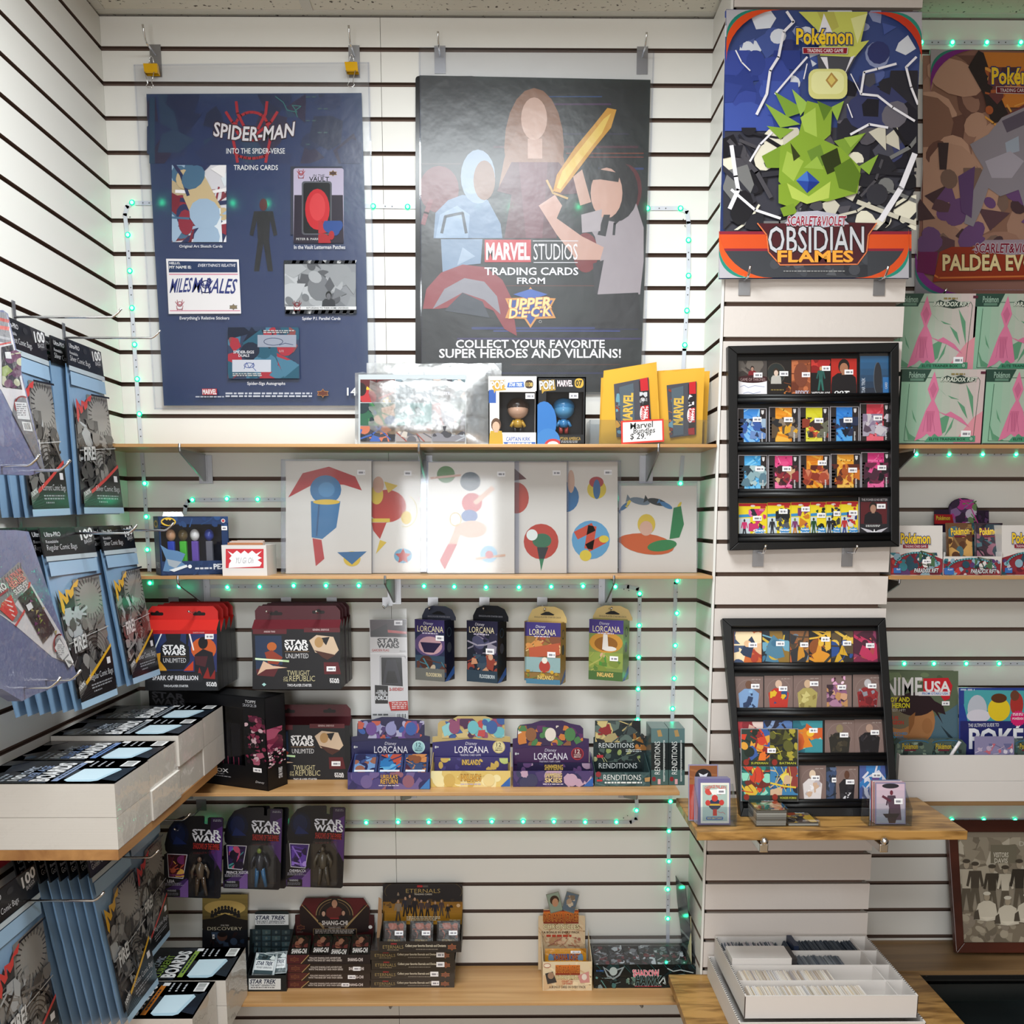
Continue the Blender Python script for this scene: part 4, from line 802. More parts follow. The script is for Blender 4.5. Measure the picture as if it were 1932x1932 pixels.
A.text('Marvel', 1434, 356, 1545, 386, '222', .012, .1, -6); A.text('Bundles', 1450, 384, 1556, 410, '222', .012, .1, -3); A.text('$ 29.', 1434, 412, 1510, 444, '222', .012, .1, -2); A.text('99', 1512, 408, 1536, 424, '222', .012, .1); A.make('price_sign', M_PRINT, None, 'red bordered handwritten price card in front of the yellow mailers', 'sign')

# ================================================================= second shelf
V6, V7 = (220, 840, 3.22), (760, 840, 3.22)
# candy dispenser gift box, turned a little
p = W(220 + 250 / 3.22, 840 + 432 / 3.22, -.19); scale = 435 / ((W(220 + 685 / 3.22, 975, -.15) - W(220 + 250 / 3.22, 975, -.19)).length)
cy1 = 432 + (p.z - S2) * scale
def d3(A):
    A.shapes(250, 432, 685, 500, ['27426e', '223a66', '2c4c7c'], 16, 4, .6); A.shapes(250, 715, 685, cy1, ['1e3258', '243a62'], 10, 6, .6)
    A.ell(312, 466, 46, 27, 'd9b13a'); A.poly([(272, 466), (290, 448), (303, 458), (312, 450), (321, 458), (334, 448), (352, 466), (334, 480), (312, 488), (290, 480)], '17171c'); A.ell(653, 460, 13, 13, 'd8d8dc'); A.ell(653, 460, 9, 9, 'b8474a')
    A.poly([(255, 610), (300, 640), (360, 650), (405, 670), (380, 720), (410, 745), (300, 780), (262, 776), (285, 700)], '5a7fa6'); A.poly([(290, 700), (380, 720), (340, 760), (300, 740)], '9aa4ae'); A.poly([(300, 770), (410, 738), (416, 752), (330, 782)], 'd4dae0'); A.fine(462, 758, 568, 772, 1, 'c8ccd4', 3, .8, 0); A.text('PEZ', 580, 738, 652, 770, 'd8dce4', .04); A.ell(430, 750, 12, 12, 'e0e4ea'); A.tag(640, 494, 676, 520, 5)
t, P = window_box('dark blue candy dispenser gift box with an oval bat emblem', 'box', yawframe(p, 27), (250, 432, scale), (250, 432, 685, cy1), (262, 482, 640, 715), .075, '22375e', '25406b', d3, '1c2438', 'candy_gift_box')
A = Art(None, (185, 432, scale), (P(250, 432, .075) , (P(250, 432) - P(250, 432, .075)).normalized(), V3((0, 0, -1)))); w = .075 * scale
A.ell(185 + w * .5, 480, w * .36, 24, 'd9b13a'); A.poly([(185 + w * .2, 480), (185 + w * .38, 464), (185 + w * .5, 470), (185 + w * .62, 464), (185 + w * .8, 480), (185 + w * .5, 498)], '17171c'); A.text('PEZ', 185 + w * .2, 725, 185 + w * .8, 757, '8a9ab4', .03); A.make('printed_side', M_PRINT, t)
b = B().prism([P(290, 432, .03), P(420, 432, .03), P(412, 404, .035), P(300, 404, .035)], (0, .0006, 0)); b.make('hang_flap', M_FILM, t)
for i, (x, head, stem, lab) in enumerate(((335, 'c99a78', '2c49b8', 'blue stemmed'), (410, '6a5a3c', '4cb83c', 'green stemmed'), (484, 'e4e2e0', '6a4fa8', 'purple stemmed'), (575, '3a4a9c', '6a6a72', 'grey stemmed'))):
    q = P(x, 712, .03); q.z = S2 + .0268; h = P(x, 590, .03).z - q.z; tt = thing('candy_dispenser', lab + ' candy dispenser behind the window of the dark blue gift box', 'candy dispenser', q, 'candy dispensers in the gift box')
    B().box((q.x - .008, q.y - .006, q.z), (q.x + .008, q.y + .006, q.z + h), stem).make('stem', M_PLAS, tt, bevel=.002)
    B().ball((q.x, q.y, q.z + h + .0145), (.0115, .012, .0145), head, 12, 9).make('head', M_PLAS, tt, smooth=True)
# white box of singles with a red burst label
x0, x1 = W(220 + 641 / 3.22, 1060, -.19).x, W(220 + 912 / 3.22, 1060, -.19).x; zt = W(460, 840 + 607 / 3.22, -.19).z
t = thing('card_box', 'small white card box with a red starburst label and handwritten name', 'box', ((x0 + x1) / 2, -.14, S2)); b = B()
for lo, hi in (((x0, -.19, S2), (x1, -.188, zt)), ((x0, -.09, S2), (x1, -.088, zt)), ((x0, -.188, S2), (x0 + .002, -.09, zt)), ((x1 - .002, -.188, S2), (x1, -.09, zt)), ((x0 + .002, -.188, S2), (x1 - .002, -.09, S2 + .002))): b.box(lo, hi)
b.make('carton', M_CARDB, t)
A = Art(plY(-.1904), V6); A.rect(663, 630, 893, 746, 'c8303a'); A.poly([(684 + (28 if i % 2 else 8) * 0 + 186 * u + (0 if i % 2 else dx), 650 + 86 * v + (0 if i % 2 else dy)) for i, (u, v, dx, dy) in enumerate([(0, 0, -10, -8), (.12, .12, 0, 0), (.25, 0, 0, -10), (.38, .1, 0, 0), (.5, 0, 0, -10), (.62, .1, 0, 0), (.75, 0, 0, -10), (.88, .12, 0, 0), (1, 0, 12, -8), (.92, .25, 0, 0), (1, .4, 12, 0), (.93, .55, 0, 0), (1, .75, 12, 0), (1, 1, 4, 10), (0, 1, -4, 10), (0, .8, -14, 0), (.07, .6, 0, 0), (0, .45, -14, 0), (.08, .25, 0, 0)])], 'f0eef0'); A.text('YU Gi Oh', 722, 682, 832, 718, '8a8a90', -.01, .2); A.make('label', M_PRINT, t, 'red starburst label')
for i in range(7): B().box((x0 + .012 + i * .0015, -.18 + i * .012, S2 + .0025), (x1 - .01 - i * .002, -.1785 + i * .012, zt + .006 + (i % 3) * .002), ['b87a52', 'd8d4d0', 'c9a08a', 'dedbd8'][i % 4]).make('toploader_card', M_GLOSS, None, 'cards standing in the small white card box with the starburst label', 'trading card', 'cards in the white card box')
# hero art prints in rigid sleeves
def art_print(label, slabel, view, pap, out, Y, draw, yb=None):
    yb = vB(view, (pap[0] + pap[2]) / 2, Y, S2)
    A = Art(plY(Y), view); A.srect(pap[0], pap[1], pap[2], yb - 4, .0012, 'd9d3cc'); A.k += 1; A.clip = (pap[0] + 1, pap[1] + 1, pap[2] - 1, yb - 5); draw(A); A.clip = None; A.make('art_print', M_SHEET, None, label, 'art print')
    s = Art(plY(Y - .0022), view); s.srect(out[0], out[1], out[2], vB(view, (out[0] + out[2]) / 2, Y - .0022, S2), .0042, 'fff'); t = thing('rigid_sleeve', slabel, 'sleeve', s.pt(out[0], yb))
    pk = s.make('pocket', M_FILM, t); k = Art(plY(Y - .0025), view); yo = vB(view, out[0], Y, S2) - 3
    for q in ((out[0], out[1], out[0] + (pap[0] - out[0]) * .9, yo), (pap[2] + 2, out[1], out[2], yo), (out[0], out[1], out[2], out[1] + 10)): k.rect(*q, 'fff', False)
    k.make('stiff_edge', M_SLEEVE, pk)
# the drawn heroes are replaced by plain colour shapes of about the same size
def pr1(A):
    A.poly([(1130, 170), (1290, 130), (1450, 190), (1490, 275), (1380, 240), (1200, 235), (1042, 318)], 'b03034'); A.ell(1270, 270, 95, 88, '2f6d9e'); A.ell(1275, 270, 50, 46, '4a86b4'); A.poly([(1180, 340), (1360, 340), (1335, 500), (1250, 570), (1185, 560)], '2f6d9e'); A.ell(1275, 345, 82, 16, 'd8b43a'); A.poly([(1190, 565), (1245, 575), (1262, 690), (1210, 735)], 'b53438'); A.line([(1230, 360), (1215, 550)], 10, '1d4a78')
    A.ell(1430, 690, 52, 46, 'd8b840'); A.poly([(1340, 650), (1520, 645), (1430, 725)], '3a6a98'); A.tag(1462, 150, 1510, 180, 1)
def pr2(A):
    A.ell(1640, 370, 120, 100, 'b2342a'); A.poly([(1548, 470), (1640, 470), (1600, 570), (1560, 520)], 'b2342a'); A.poly([(1625, 220), (1710, 245), (1650, 290)], 'd6b640'); A.ell(1580, 300, 40, 60, 'd6b640'); A.ell(1590, 240, 34, 50, 'c99d88'); A.rect(1548, 445, 1660, 468, 'd6b640'); A.ell(1760, 440, 32, 40, 'd6b640'); A.poly([(1600, 575), (1640, 590), (1575, 660)], 'd6b640'); A.arc(1755, 400, 70, 95, 4, 'c9b868', -70, 110); A.ell(1740, 672, 55, 45, '6aa0bc'); A.star(1740, 675, 5, 50, 24, 'b2342a'); A.tag(1746, 155, 1792, 185, 2)
def pr3(A):
    A.ell(262, 178, 55, 52, '4a7a38'); A.line([(170, 200), (350, 182)], 14, 'c89a86'); A.ell(410, 220, 62, 58, '3f4a5a'); A.ell(420, 350, 62, 60, 'b8383c'); A.line([(440, 350), (545, 260)], 30, 'd2aa94'); A.ell(405, 430, 50, 38, '3a5a94'); A.ell(420, 510, 90, 52, 'd2aa94'); A.line([(345, 490), (300, 610)], 46, 'd2aa94'); A.poly([(275, 600), (330, 600), (255, 755), (225, 700)], 'b8383c'); A.arc(320, 450, 34, 40, 5, 'c9a63a'); A.ell(522, 662, 52, 52, '8ab4cc'); A.line([(445, 690), (620, 668)], 14, 'd2aa94'); A.ell(525, 665, 24, 24, 'b8505a'); A.tag(573, 160, 622, 190, 3)
def pr4(A):
    A.ell(690, 320, 76, 95, 'b8483c'); A.poly([(676, 140), (752, 205), (676, 215)], '5a1d22'); A.ell(840, 585, 106, 108, 'b6392c'); A.ell(845, 580, 58, 44, '2f6a4c'); A.poly([(815, 620), (885, 620), (855, 700), (830, 700)], '22262c'); A.poly([(830, 690), (858, 690), (840, 765)], '2f7a54'); A.ell(785, 545, 34, 34, 'e4ece6'); A.tag(910, 153, 958, 183, 4)
def pr5(A):
    A.ell(990, 315, 80, 92, '2f6ca0'); A.ell(1022, 220, 22, 70, 'cfa894'); A.ell(1178, 268, 58, 58, 'd6be3a'); A.ell(1176, 225, 44, 34, 'a8343a'); A.ell(1178, 268, 22, 60, '34689c'); A.ell(1142, 575, 116, 118, '5a9ac4'); A.line([(1060, 545), (1150, 500), (1130, 620), (1215, 575)], 52, 'c2442a'); A.ell(1110, 670, 36, 34, 'd8c03a'); A.ell(1222, 570, 30, 22, 'd8c03a'); A.tag(1222, 150, 1270, 180, 6)
def pr6(A):
    def fish(x, y, L, c, r): A.ell(x, y, L, L * .34, c, 16, rot=r); k = math.radians(r); A.poly([(x - L * .9 * math.cos(k), y - L * .9 * math.sin(k)), (x - L * 1.4 * math.cos(k - .3), y - L * 1.4 * math.sin(k - .3)), (x - L * 1.4 * math.cos(k + .3), y - L * 1.4 * math.sin(k + .3))], c)
    fish(1350, 370, 40, '3a6a94', -40); fish(1375, 345, 26, 'd8be40', -60); fish(1440, 340, 62, '6a7a8a', 12); fish(1545, 345, 60, '2a2e34', 14); fish(1600, 365, 42, '3f78a8', 28); fish(1680, 365, 24, 'd8be40', -60); fish(1655, 425, 18, 'd8be40', -80)
    A.ell(1485, 600, 165, 62, 'c4592a', rot=8); A.ell(1370, 570, 66, 28, 'c4592a', rot=-8); A.poly([(1645, 380), (1690, 370), (1708, 480), (1680, 560), (1620, 570)], '2a7a4a'); A.ell(1575, 610, 90, 34, '2f7d48', rot=-8); A.ell(1480, 480, 54, 62, 'd2b43e'); A.ell(1478, 505, 40, 45, 'd0a692')
art_print('art print with tall blue and red artwork on white paper', 'rigid clear sleeve over the tall blue and red art print', V6, (1028, 95, 1548), (998, 85, 1556), -.125, pr1)
art_print('art print with red and yellow artwork behind the tall blue one', 'rigid clear sleeve over the red and yellow art print', V6, (1546, 98, 1846), (1520, 88, 1885), -.105, pr2)
art_print('art print with red, blue and skin toned artwork below a small green disc', 'rigid clear sleeve over the print with the small green disc', V7, (155, 100, 678), (148, 96, 706), -.125, pr3)
art_print('art print with green artwork on a large red disc', 'rigid clear sleeve over the red disc print', V7, (600, 100, 995), (600, 95, 1006), -.11, pr4)
art_print('art print with red artwork on a large blue disc', 'rigid clear sleeve over the blue disc print', V7, (960, 98, 1305), (960, 92, 1326), -.095, pr5)
art_print('shorter art print with orange artwork under circling fish', 'rigid clear sleeve over the short print with circling fish', V7, (1312, 246, 1785), (1300, 220, 1790), -.08, pr6)
# ================================================================= third row: hanging boxes
V8, V9 = (260, 1090, 4.391), (640, 1080, 2.683)
def wv(v, x, y, Y): return W(v[0] + x / v[2], v[1] + y / v[2], Y)
def sw_logo(A, x0, y0, x1, y1, c='eceaec', ol=None):
    h = (y1 - y0) * .47; A.text('STAR', x0, y0, x1, y0 + h, c, .035, 0, 0, 0, ol); A.text('WARS', x0, y1 - h, x1, y1, c, .035, 0, 0, 0, ol)
def starter(label, v, x0, x1, yt, yr, yf, yb, Y, d, tabc, roofc, bodyc, draw, zb=None, holes=()):
    X0, X1 = wv(v, x0, (yf + yb) / 2, Y).x, wv(v, x1, (yf + yb) / 2, Y).x; xm = (x0 + x1) / 2
    z0 = zb if zb is not None else wv(v, xm, yb, Y).z; z1 = wv(v, xm, yf, Y).z; z2 = wv(v, xm, yr, Y + d * .8).z; z3 = wv(v, xm, yt, Y + d * .8).z
    t = thing('starter_box', label, 'box', ((X0 + X1) / 2, Y + d / 2, z0)); c = .012
    b = B().prism([(X0, Y, z0), (X0, Y, z1), (X0, Y + d * .8, z2), (X0, Y + d, z2 - .004), (X0, Y + d, z0)], (X1 - X0, 0, 0), bodyc)
    b.face([(X0, Y - .0002, z1 + .0001), (X1, Y - .0002, z1 + .0001), (X1, Y + d * .8, z2 + .0004), (X0, Y + d * .8, z2 + .0004)], roofc)
    b.make('carton', M_PRINT, t)
    k = B().prism([(X0 + .002, Y + d * .8, z2), (X1 - .002, Y + d * .8, z2), (X1 - .002, Y + d * .8, z3 - c), (X1 - c, Y + d * .8, z3), (X0 + c, Y + d * .8, z3), (X0 + .002, Y + d * .8, z3 - c)], (0, .0008, 0), tabc)
    k.make('hang_tab', M_PRINT, t)
    if draw:
        A = Art(plY(Y), v); draw(A, yf, vB(v, xm, Y, z0)); A.make('printed_front', M_PRINT, t)
        A = Art(plY(Y + d * .8), v); A.k = 3
        for hx, hy in holes: A.poly(rpoly(hx - 52, hy - 13, hx + 52, hy + 13, 12), '140c0c'); A.ell(hx, hy - 8, 18, 18, '140c0c')
        A.make('punched_slot', M_PRINT, t)
    return t
def art_red(A, yf, yb):
    A.rect(60, yf - 30, 655, yf, 'b81e20'); A.rect(60, yf, 655, yb, '17171b'); A.clip = (62, yf, 655, yb); A.poly([(90, yf), (400, yf), (400, 770), (90, 770)], '27345e'); A.poly([(100, 640), (200, 620), (240, 770), (90, 770)], 'd89a2e'); A.poly([(430, yf), (655, yf), (655, 780), (380, 780)], '2a3160'); A.ell(545, 590, 105, 95, 'c75a2a'); A.line([(195, yf), (140, 590)], 10, 'e8f0f2'); A.line([(428, yf), (462, 600)], 12, 'f2e4e2'); A.poly([(380, 770), (460, 690), (460, 770)], 'c2401f')
    A.ell(540, 540, 40, 50, '15151a'); A.poly([(470, 640), (540, 590), (620, 620), (650, 830), (470, 820)], '1d1a20'); A.poly([(470, 650), (580, 650), (560, 740), (480, 720)], '4a2228'); A.poly([(490, 830), (510, 740), (540, 830), (580, 740), (600, 830), (640, 760), (640, 840)], '8a2420')
    A.poly([(190, 570), (240, 520), (220, 430), (360, 430), (350, 520), (425, 570), (430, 690), (380, 760), (240, 760), (185, 690)], '1a1a1e'); A.clip = None
    sw_logo(A, 208, 558, 394, 640); A.rect(204, 651, 400, 654, '8a6a4a'); A.text('UNLIMITED', 210, 666, 400, 704, 'e6e4e8', -.01); A.poly([(70, 790), (520, 790), (545, 830), (530, 865), (70, 865)], '232327'); A.text('SPARK OF REBELLION', 122, 812, 498, 848, 'e8e6ea', .02); A.text('TWO-PLAYER STARTER', 215, 888, 418, 906, 'e2e2e6', .015); sw_logo(A, 568, 865, 654, 900); A.tag(556, 466, 628, 508, 7); A.text('DARTH VADER', 458, 450, 552, 460, 'd8b0b0', .01)
RB = starter('red topped starter box at the front of the red hanging stack', V8, 60, 655, 235, 350, 465, 935, -.2, .043, 'c42622', 'c62a24', '151518', art_red, None, ((160, 300), (508, 300)))
def plain_starter(label, v, x0, x1, yt, yr, yf, yb, Y, d, c1, c2, c3): return starter(label, v, x0, x1, yt, yr, yf, yb, Y, d, c1, c2, c3, None)
rb2 = plain_starter('second red starter box from the front of the red hanging stack', V8, 60, 655, 235, 350, 465, 935, -.2, .043, 'b8211f', 'b8211f', '1c1c20')
rb2.location.y += .0445
for k, n in ((2, 'third'), (3, 'rearmost')): dup(rb2, (0, .0445 * (k - 1), 0), n + ' red starter box of the red hanging stack')
def art_maroon(dx, dy, s=1.0):
    def f(A, yf, yb):
        o = A.vw; sc = o[2]; A.vw = (o[0] + dx / sc, o[1] + dy / sc, sc / s) if s != 1 else (o[0] + dx / sc, o[1] + dy / sc, sc); x0, x1 = 958, 1672
        y1 = 925; A.rect(x0 - 8, 425, x1 + 3, y1 - 4, '1a191d'); A.rect(x0 - 6, 425, 1232, 466, '5a2027'); A.rect(1376, 415, x1 + 3, 452, '5a2027'); A.text('AHSOKA TANO', 1044, 440, 1138, 454, 'd8c0c0', .01); A.text('GENERAL GRIEVOUS', 1448, 424, 1584, 438, 'd8c0c0', .01)
        A.poly([(970, 480), (1190, 480), (1200, 720), (980, 790)], '24334e'); A.poly([(980, 760), (1180, 720), (1130, 820), (990, 810)], '5a2227'); A.ell(1110, 570, 40, 36, 'b9622e'); A.poly([(1050, 620), (1110, 600), (1200, 660), (1160, 720), (1080, 710)], '8e3a28'); A.poly([(1040, 690), (1120, 730), (1240, 745), (1060, 760), (990, 805)], 'd8b49a'); A.line([(975, 672), (1250, 692)], 16, 'b8d8a4'); A.line([(975, 672), (1200, 688)], 7, 'f0fae8')
        A.poly([(1420, 520), (1480, 475), (1620, 490), (1665, 600), (1620, 650), (1470, 620)], 'cdb49a'); A.poly([(1510, 500), (1590, 490), (1560, 560)], '1d1c20'); A.poly([(1460, 600), (1640, 640), (1570, 680), (1530, 660)], '4a2a22'); A.ell(1500, 535, 36, 44, 'b08a5a'); A.poly([(1540, 700), (1660, 700), (1684, 800), (1545, 800)], '5a1c22')
        sw_logo(A, 1218, 516, 1408, 602); A.rect(1216, 610, 1420, 614, '8a6a4a'); A.text('UNLIMITED', 1226, 628, 1414, 668, 'e6e4e8', -.01); A.text('TWILIGHT', 1236, 768, 1424, 812, 'c9bf96', -.005); A.text('OF', 1208, 820, 1242, 838, 'c9bf96', .0); A.text('THE', 1204, 842, 1246, 860, 'c9bf96'); A.text('REPUBLIC', 1256, 812, 1468, 858, 'c9bf96', -.005); A.text('TWO-PLAYER STARTER', 1238, 880, 1440, 902, 'e0dee2', .015)
        sw_logo(A, 1590, 834, 1668, 872); A.tag(1564, 735, 1640, 775, 8); A.poly([(1028, 884), (1046, 870), (1064, 884), (1046, 900)], 'a8d4d0'); A.vw = o
    return f
MB = starter('maroon topped starter box at the front of the upper maroon stack', V8, 952, 1676, 232, 348, 428, 925, -.2, .04, '4a1c24', '5e2028', '161518', art_maroon(0, 0), None, ((1146, 298), (1496, 285)))
mb2 = plain_starter('second maroon starter box from the front of the upper maroon stack', V8, 952, 1676, 232, 348, 428, 925, -.2, .04, '431820', '431820', '2a2426')
mb2.location.y += .0415
for k, n in ((2, 'third'), (3, 'fourth')): dup(mb2, (.001 * k, .0415 * (k - 1), 0), n + ' maroon starter box from the front of the upper maroon stack')
starter('maroon starter box standing on the third shelf beside the black gift box', V8, 1060, 1762, 1050, 1150, 1225, 1715, -.128, .045, '4e1b22', '3c141a', '151417', art_maroon(88, 808, .97), S3, ((1250, 1108), (1588, 1106)))
# black gift box with a clear corner, turned towards the left wall
p = W(280, 1297, -.085); wd_ = .36; hh = p.z - S3; dep = .075; sx, sy = 980 / wd_, 870 / hh
fr = yawframe(p, -25)
def d_gift(A):
    sw_logo(A, 112, 940, 388, 1060, '5a5a60'); A.text('BOX', 606, 1612, 735, 1648, 'c9c9cc', .02); A.fine(590, 1660, 700, 1672, 1, '8a8a90', 3, .7, 0); A.fine(600, 1682, 755, 1694, 1, '8a8a90', 4, .7, 0); A.text('Disney', 960, 1690, 1030, 1716, 'd8d8dc', -.01, .2); A.tag(944, 1568, 1012, 1608, 9); A.text('TOPPS', 900, 940, 985, 966, 'c8c8cc', .01, .15); A.text('2023', 880, 976, 990, 1000, '8a8a90', .03)
t, P = window_box('large black gift box with a clear window behind the backing board packs', 'box', fr, (80, 905, sx, sy), (80, 905, 1060, 1775), (400, 1015, 880, 1560), dep, '111114', '0d0d10', d_gift, '15131a', 'gift_box')
A = Art(None, (1060, 905, 135 / dep, sy), (P(1060, 905), (P(1060, 905, dep) - P(1060, 905)).normalized(), V3((0, 0, -1)))); A.k = 1
A.clip = (1062, 910, 1190, 1770); A.shapes(1062, 1200, 1170, 1420, ['7a2a44', 'a8506a', '8e3a58', '5a2038'], 30, 3, .8, 'pe'); A.shapes(1062, 1390, 1180, 1560, ['c9a8b0', 'b87a8e', '8a4058', '1a1418', 'e6d4d8'], 60, 4, .14, 'pe'); A.clip = None
A.text('STAR WARS', 1090, 1620, 1190, 1646, 'd8d8dc', .02, 0, -90); A.make('side_print', M_GLOSS, t)
A = Art(None, (80, 905, sx, sy), fr); A.k = 2; A.shapes(890, 1080, 1056, 1540, ['7a2a44', 'a85a70', '1a1418', '5a2038', 'c9a8b0', '2a1a22'], 60, 6, .22, 'pe'); A.make('corner_print', M_GLOSS, t)
for i in range(4):
    q = P(470 + 90 * i, 1556, .03); q.z = S3 + .006 + .0
    b = B(); h = P(470, 1330, 0).z - q.z; u = fr[1]; w_ = .026; n_ = V3((math.sin(math.radians(-25)), -math.cos(math.radians(-25)), 0))
    q.z = S3 + .0001 + (P(470, 1775, 0).z - S3); b.prism([q - u * w_ / 2, q + u * w_ / 2, q + u * w_ / 2 + V3((0, 0, h + .04)), q - u * w_ / 2 + V3((0, 0, h + .04))], n_ * -.006, '1c1a20')
    for s_ in (-.3, .3): b.prism([q + u * (w_ * s_ - .001) + n_ * .0004, q + u * (w_ * s_ + .001) + n_ * .0004, q + u * (w_ * s_ + .001) + n_ * .0004 + V3((0, 0, h * .6)), q + u * (w_ * s_ - .001) + n_ * .0004 + V3((0, 0, h * .6))], n_ * .0001, 'a8405a')
    b.make('card_pack', M_GLOSS, None, 'black card pack with red lines inside the large black gift box', 'card pack', 'packs in the gift box')
# garden flag packet
A = Art(plY(-.062), V9); A.slab([(153, 240), (342, 235), (350, 745), (163, 748)], .002, 'd9d6d6'); A.k += 1; A.poly([(155, 240), (341, 237), (343, 328), (158, 326)], '3a2a30'); A.poly([(240, 290), (342, 300), (342, 312), (242, 304)], 'c85a5a'); A.poly([(160, 300), (240, 260), (250, 327), (160, 327)], '201a20'); sw_logo(A, 194, 334, 302, 382, '222226'); A.text('GARDEN FLAG', 166, 388, 252, 400, 'b83a34', .02); A.text('Disney', 306, 394, 336, 404, '333', 0, .2)
A.rect(158, 408, 344, 414, 'efecec'); A.poly([(212, 430), (316, 430), (322, 576), (214, 570)], '141418'); A.poly([(240, 440), (285, 440), (318, 570), (220, 566)], '2e2e36'); A.poly([(245, 500), (280, 500), (300, 560), (235, 560)], '0c0c10'); A.line([(207, 570), (207, 424), (332, 424), (336, 436)], 3, '8a8a8e'); A.poly([(180, 570), (247, 574), (247, 664), (182, 664)], '18181c'); A.text('I FEEL A', 194, 596, 236, 606, 'e6e6e8', .02); A.text('DISTURBANCE', 186, 606, 244, 615, 'e6e6e8', .02); A.text('IN THE', 198, 616, 236, 624, 'e6e6e8', .02); A.text('FORCE', 184, 626, 246, 646, 'e6e6e8', .03)
A.text('2-SIDED!', 254, 584, 324, 598, 'b8302c', .03); A.poly([(249, 655), (346, 650), (349, 698), (262, 700)], 'c0312b'); A.fine(266, 658, 342, 694, 4, 'ecd8d4', 3, .5, .1); A.code(286, 712, 344, 742, '222', 2); A.fine(170, 716, 250, 726, 1, '666', 5, .7, 0); A.tag(278, 243, 320, 268, 2)
A.make('flag_packet', M_GLOSS, None, 'slim black and white garden flag packet hanging in a clear bag', 'packet')
k = Art(plY(-.0645), V9); k.poly([(150, 185), (340, 183), (350, 748), (160, 750)], 'fff', False); k.make('plastic_bag', M_FILM, None, 'clear hanging bag around the slim garden flag packet', 'bag')
# single deck boxes
def deck(label, x0, y0, x1, y1, yaw, Y, dep, hx0, hx1, hy, tab, c, side, draw, ribbon='2f5aa0'):
    p = wv(V9, x0, y0, Y); q = wv(V9, x1, y0, Y); w = (q.x - p.x) / max(.6, math.cos(math.radians(yaw))) * 1.0; h = p.z - wv(V9, x0, y1, Y).z
    fr = yawframe(p, yaw); vw = (x0, y0, (x1 - x0) / w, (y1 - y0) / h); t = thing('deck_box', label, 'box', p - V3((0, 0, h)))
    A = Art(None, vw, fr); A.slab([(x0, y0), (x1, y0), (x1, y1), (x0, y1)], dep, c, side); A.k += 1; A.clip = (x0, y0, x1, y1); draw(A); A.clip = None; A.make('carton', M_GLOSS, t)
    S_ = Art(None, (0, 0, 100 / dep, vw[3]), (A.pt(x1, y0), A.n * -1, V3((0, 0, -1)))); S_.k = 1; S_.poly([(0, 0.72 * (y1 - y0)), (0, y1 - y0), (100, y1 - y0), (100, .8 * (y1 - y0))], side); S_.poly([(0, y1 - y0), (100, y1 - y0 - 70), (100, y1 - y0 - 30), (40, y1 - y0)], ribbon); S_.ell(50, .45 * (y1 - y0), 22, 26, '3a3f4a'); S_.arc(50, .2 * (y1 - y0), 20, 22, 5, '3a4a55'); S_.make('side_print', M_GLOSS, t)
    H = Art(None, vw, (A.pt(x0, y0) - A.n * dep * .7, fr[1], fr[2])); r = (hx1 - hx0) * .3
    H.slab([(hx0, y0 + 5), (hx0, hy + r), (hx0 + r * .35, hy + r * .3), (hx0 + r, hy), (hx1 - r, hy), (hx1 - r * .35, hy + r * .3), (hx1, hy + r), (hx1, y0 + 5)], .001, tab); H.k += 1; m_ = (hx0 + hx1) / 2
    H.poly([(m_ - 36, hy + 40), (m_ - 8, hy + 26), (m_ + 8, hy + 26), (m_ + 36, hy + 40), (m_ + 30, hy + 44), (m_ - 30, hy + 44)], '1a1a1c'); H.text('SINGLE-PLAYER STARTER DECK', hx0 + 30, hy + 50, hx1 - 28, hy + 58, '6a6050' if tab[0] in 'bcd' else '9a9aa4', .01); H.make('hang_tab', M_PRINT, t)
    return t
def lor(A, x0, y0, w, sub, subc, bandc='2c2350'):
    A.text('Disney', x0 + w * .3, y0 + 12, x0 + w * .6, y0 + 30, 'd8d4e0', -.005, .2); A.text('LORCANA', x0 + w * .1, y0 + 32, x0 + w * .92, y0 + 62, 'e4d8b4', .0); A.fine(x0 + w * .25, y0 + 66, x0 + w * .75, y0 + 73, 1, 'c8c0d4', 3, .8, 0)
def dk1(A): A.rect(380, 235, 560, 300, '3a3160'); A.ell(460, 360, 80, 62, '5a4a72'); A.ell(462, 365, 62, 46, 'b8929a'); A.poly([(410, 350), (520, 350), (480, 400), (430, 400)], '2a2440'); A.rect(380, 415, 560, 545, '35485a'); A.ell(440, 450, 34, 34, '4a2e28'); A.shapes(390, 430, 545, 520, ['4a7a86', '5a3a34', '2a3a54', 'b8a890'], 14, 3, .4); A.rect(380, 480, 560, 545, '6a6a66'); lor(A, 380, 235, 165, '', ''); A.text('FLOODBORN', 440, 502, 520, 520, 'd8c8a0', .02); A.tag(492, 312, 534, 338, 1)
def dk2(A): A.rect(640, 240, 810, 300, '22203a'); A.shapes(650, 300, 800, 410, ['4a4a66', '2c2a40', '8a8494', '3a3450'], 14, 4, .5); A.line([(650, 345), (700, 365), (740, 360), (795, 340)], 8, '9a94a4'); A.shapes(650, 410, 800, 500, ['2f3f52', '8a3f34', '3a4a5a', 'c08a6a', '243040'], 22, 6, .35); A.poly([(745, 410), (790, 430), (780, 490), (750, 480)], '8a3f34'); A.ell(768, 420, 12, 16, 'c79a80'); A.rect(640, 490, 810, 552, '30404e'); lor(A, 644, 240, 155, '', ''); A.text('FLOODBORN', 712, 510, 788, 528, 'c8d0d4', .02); A.tag(744, 378, 786, 406, 2)
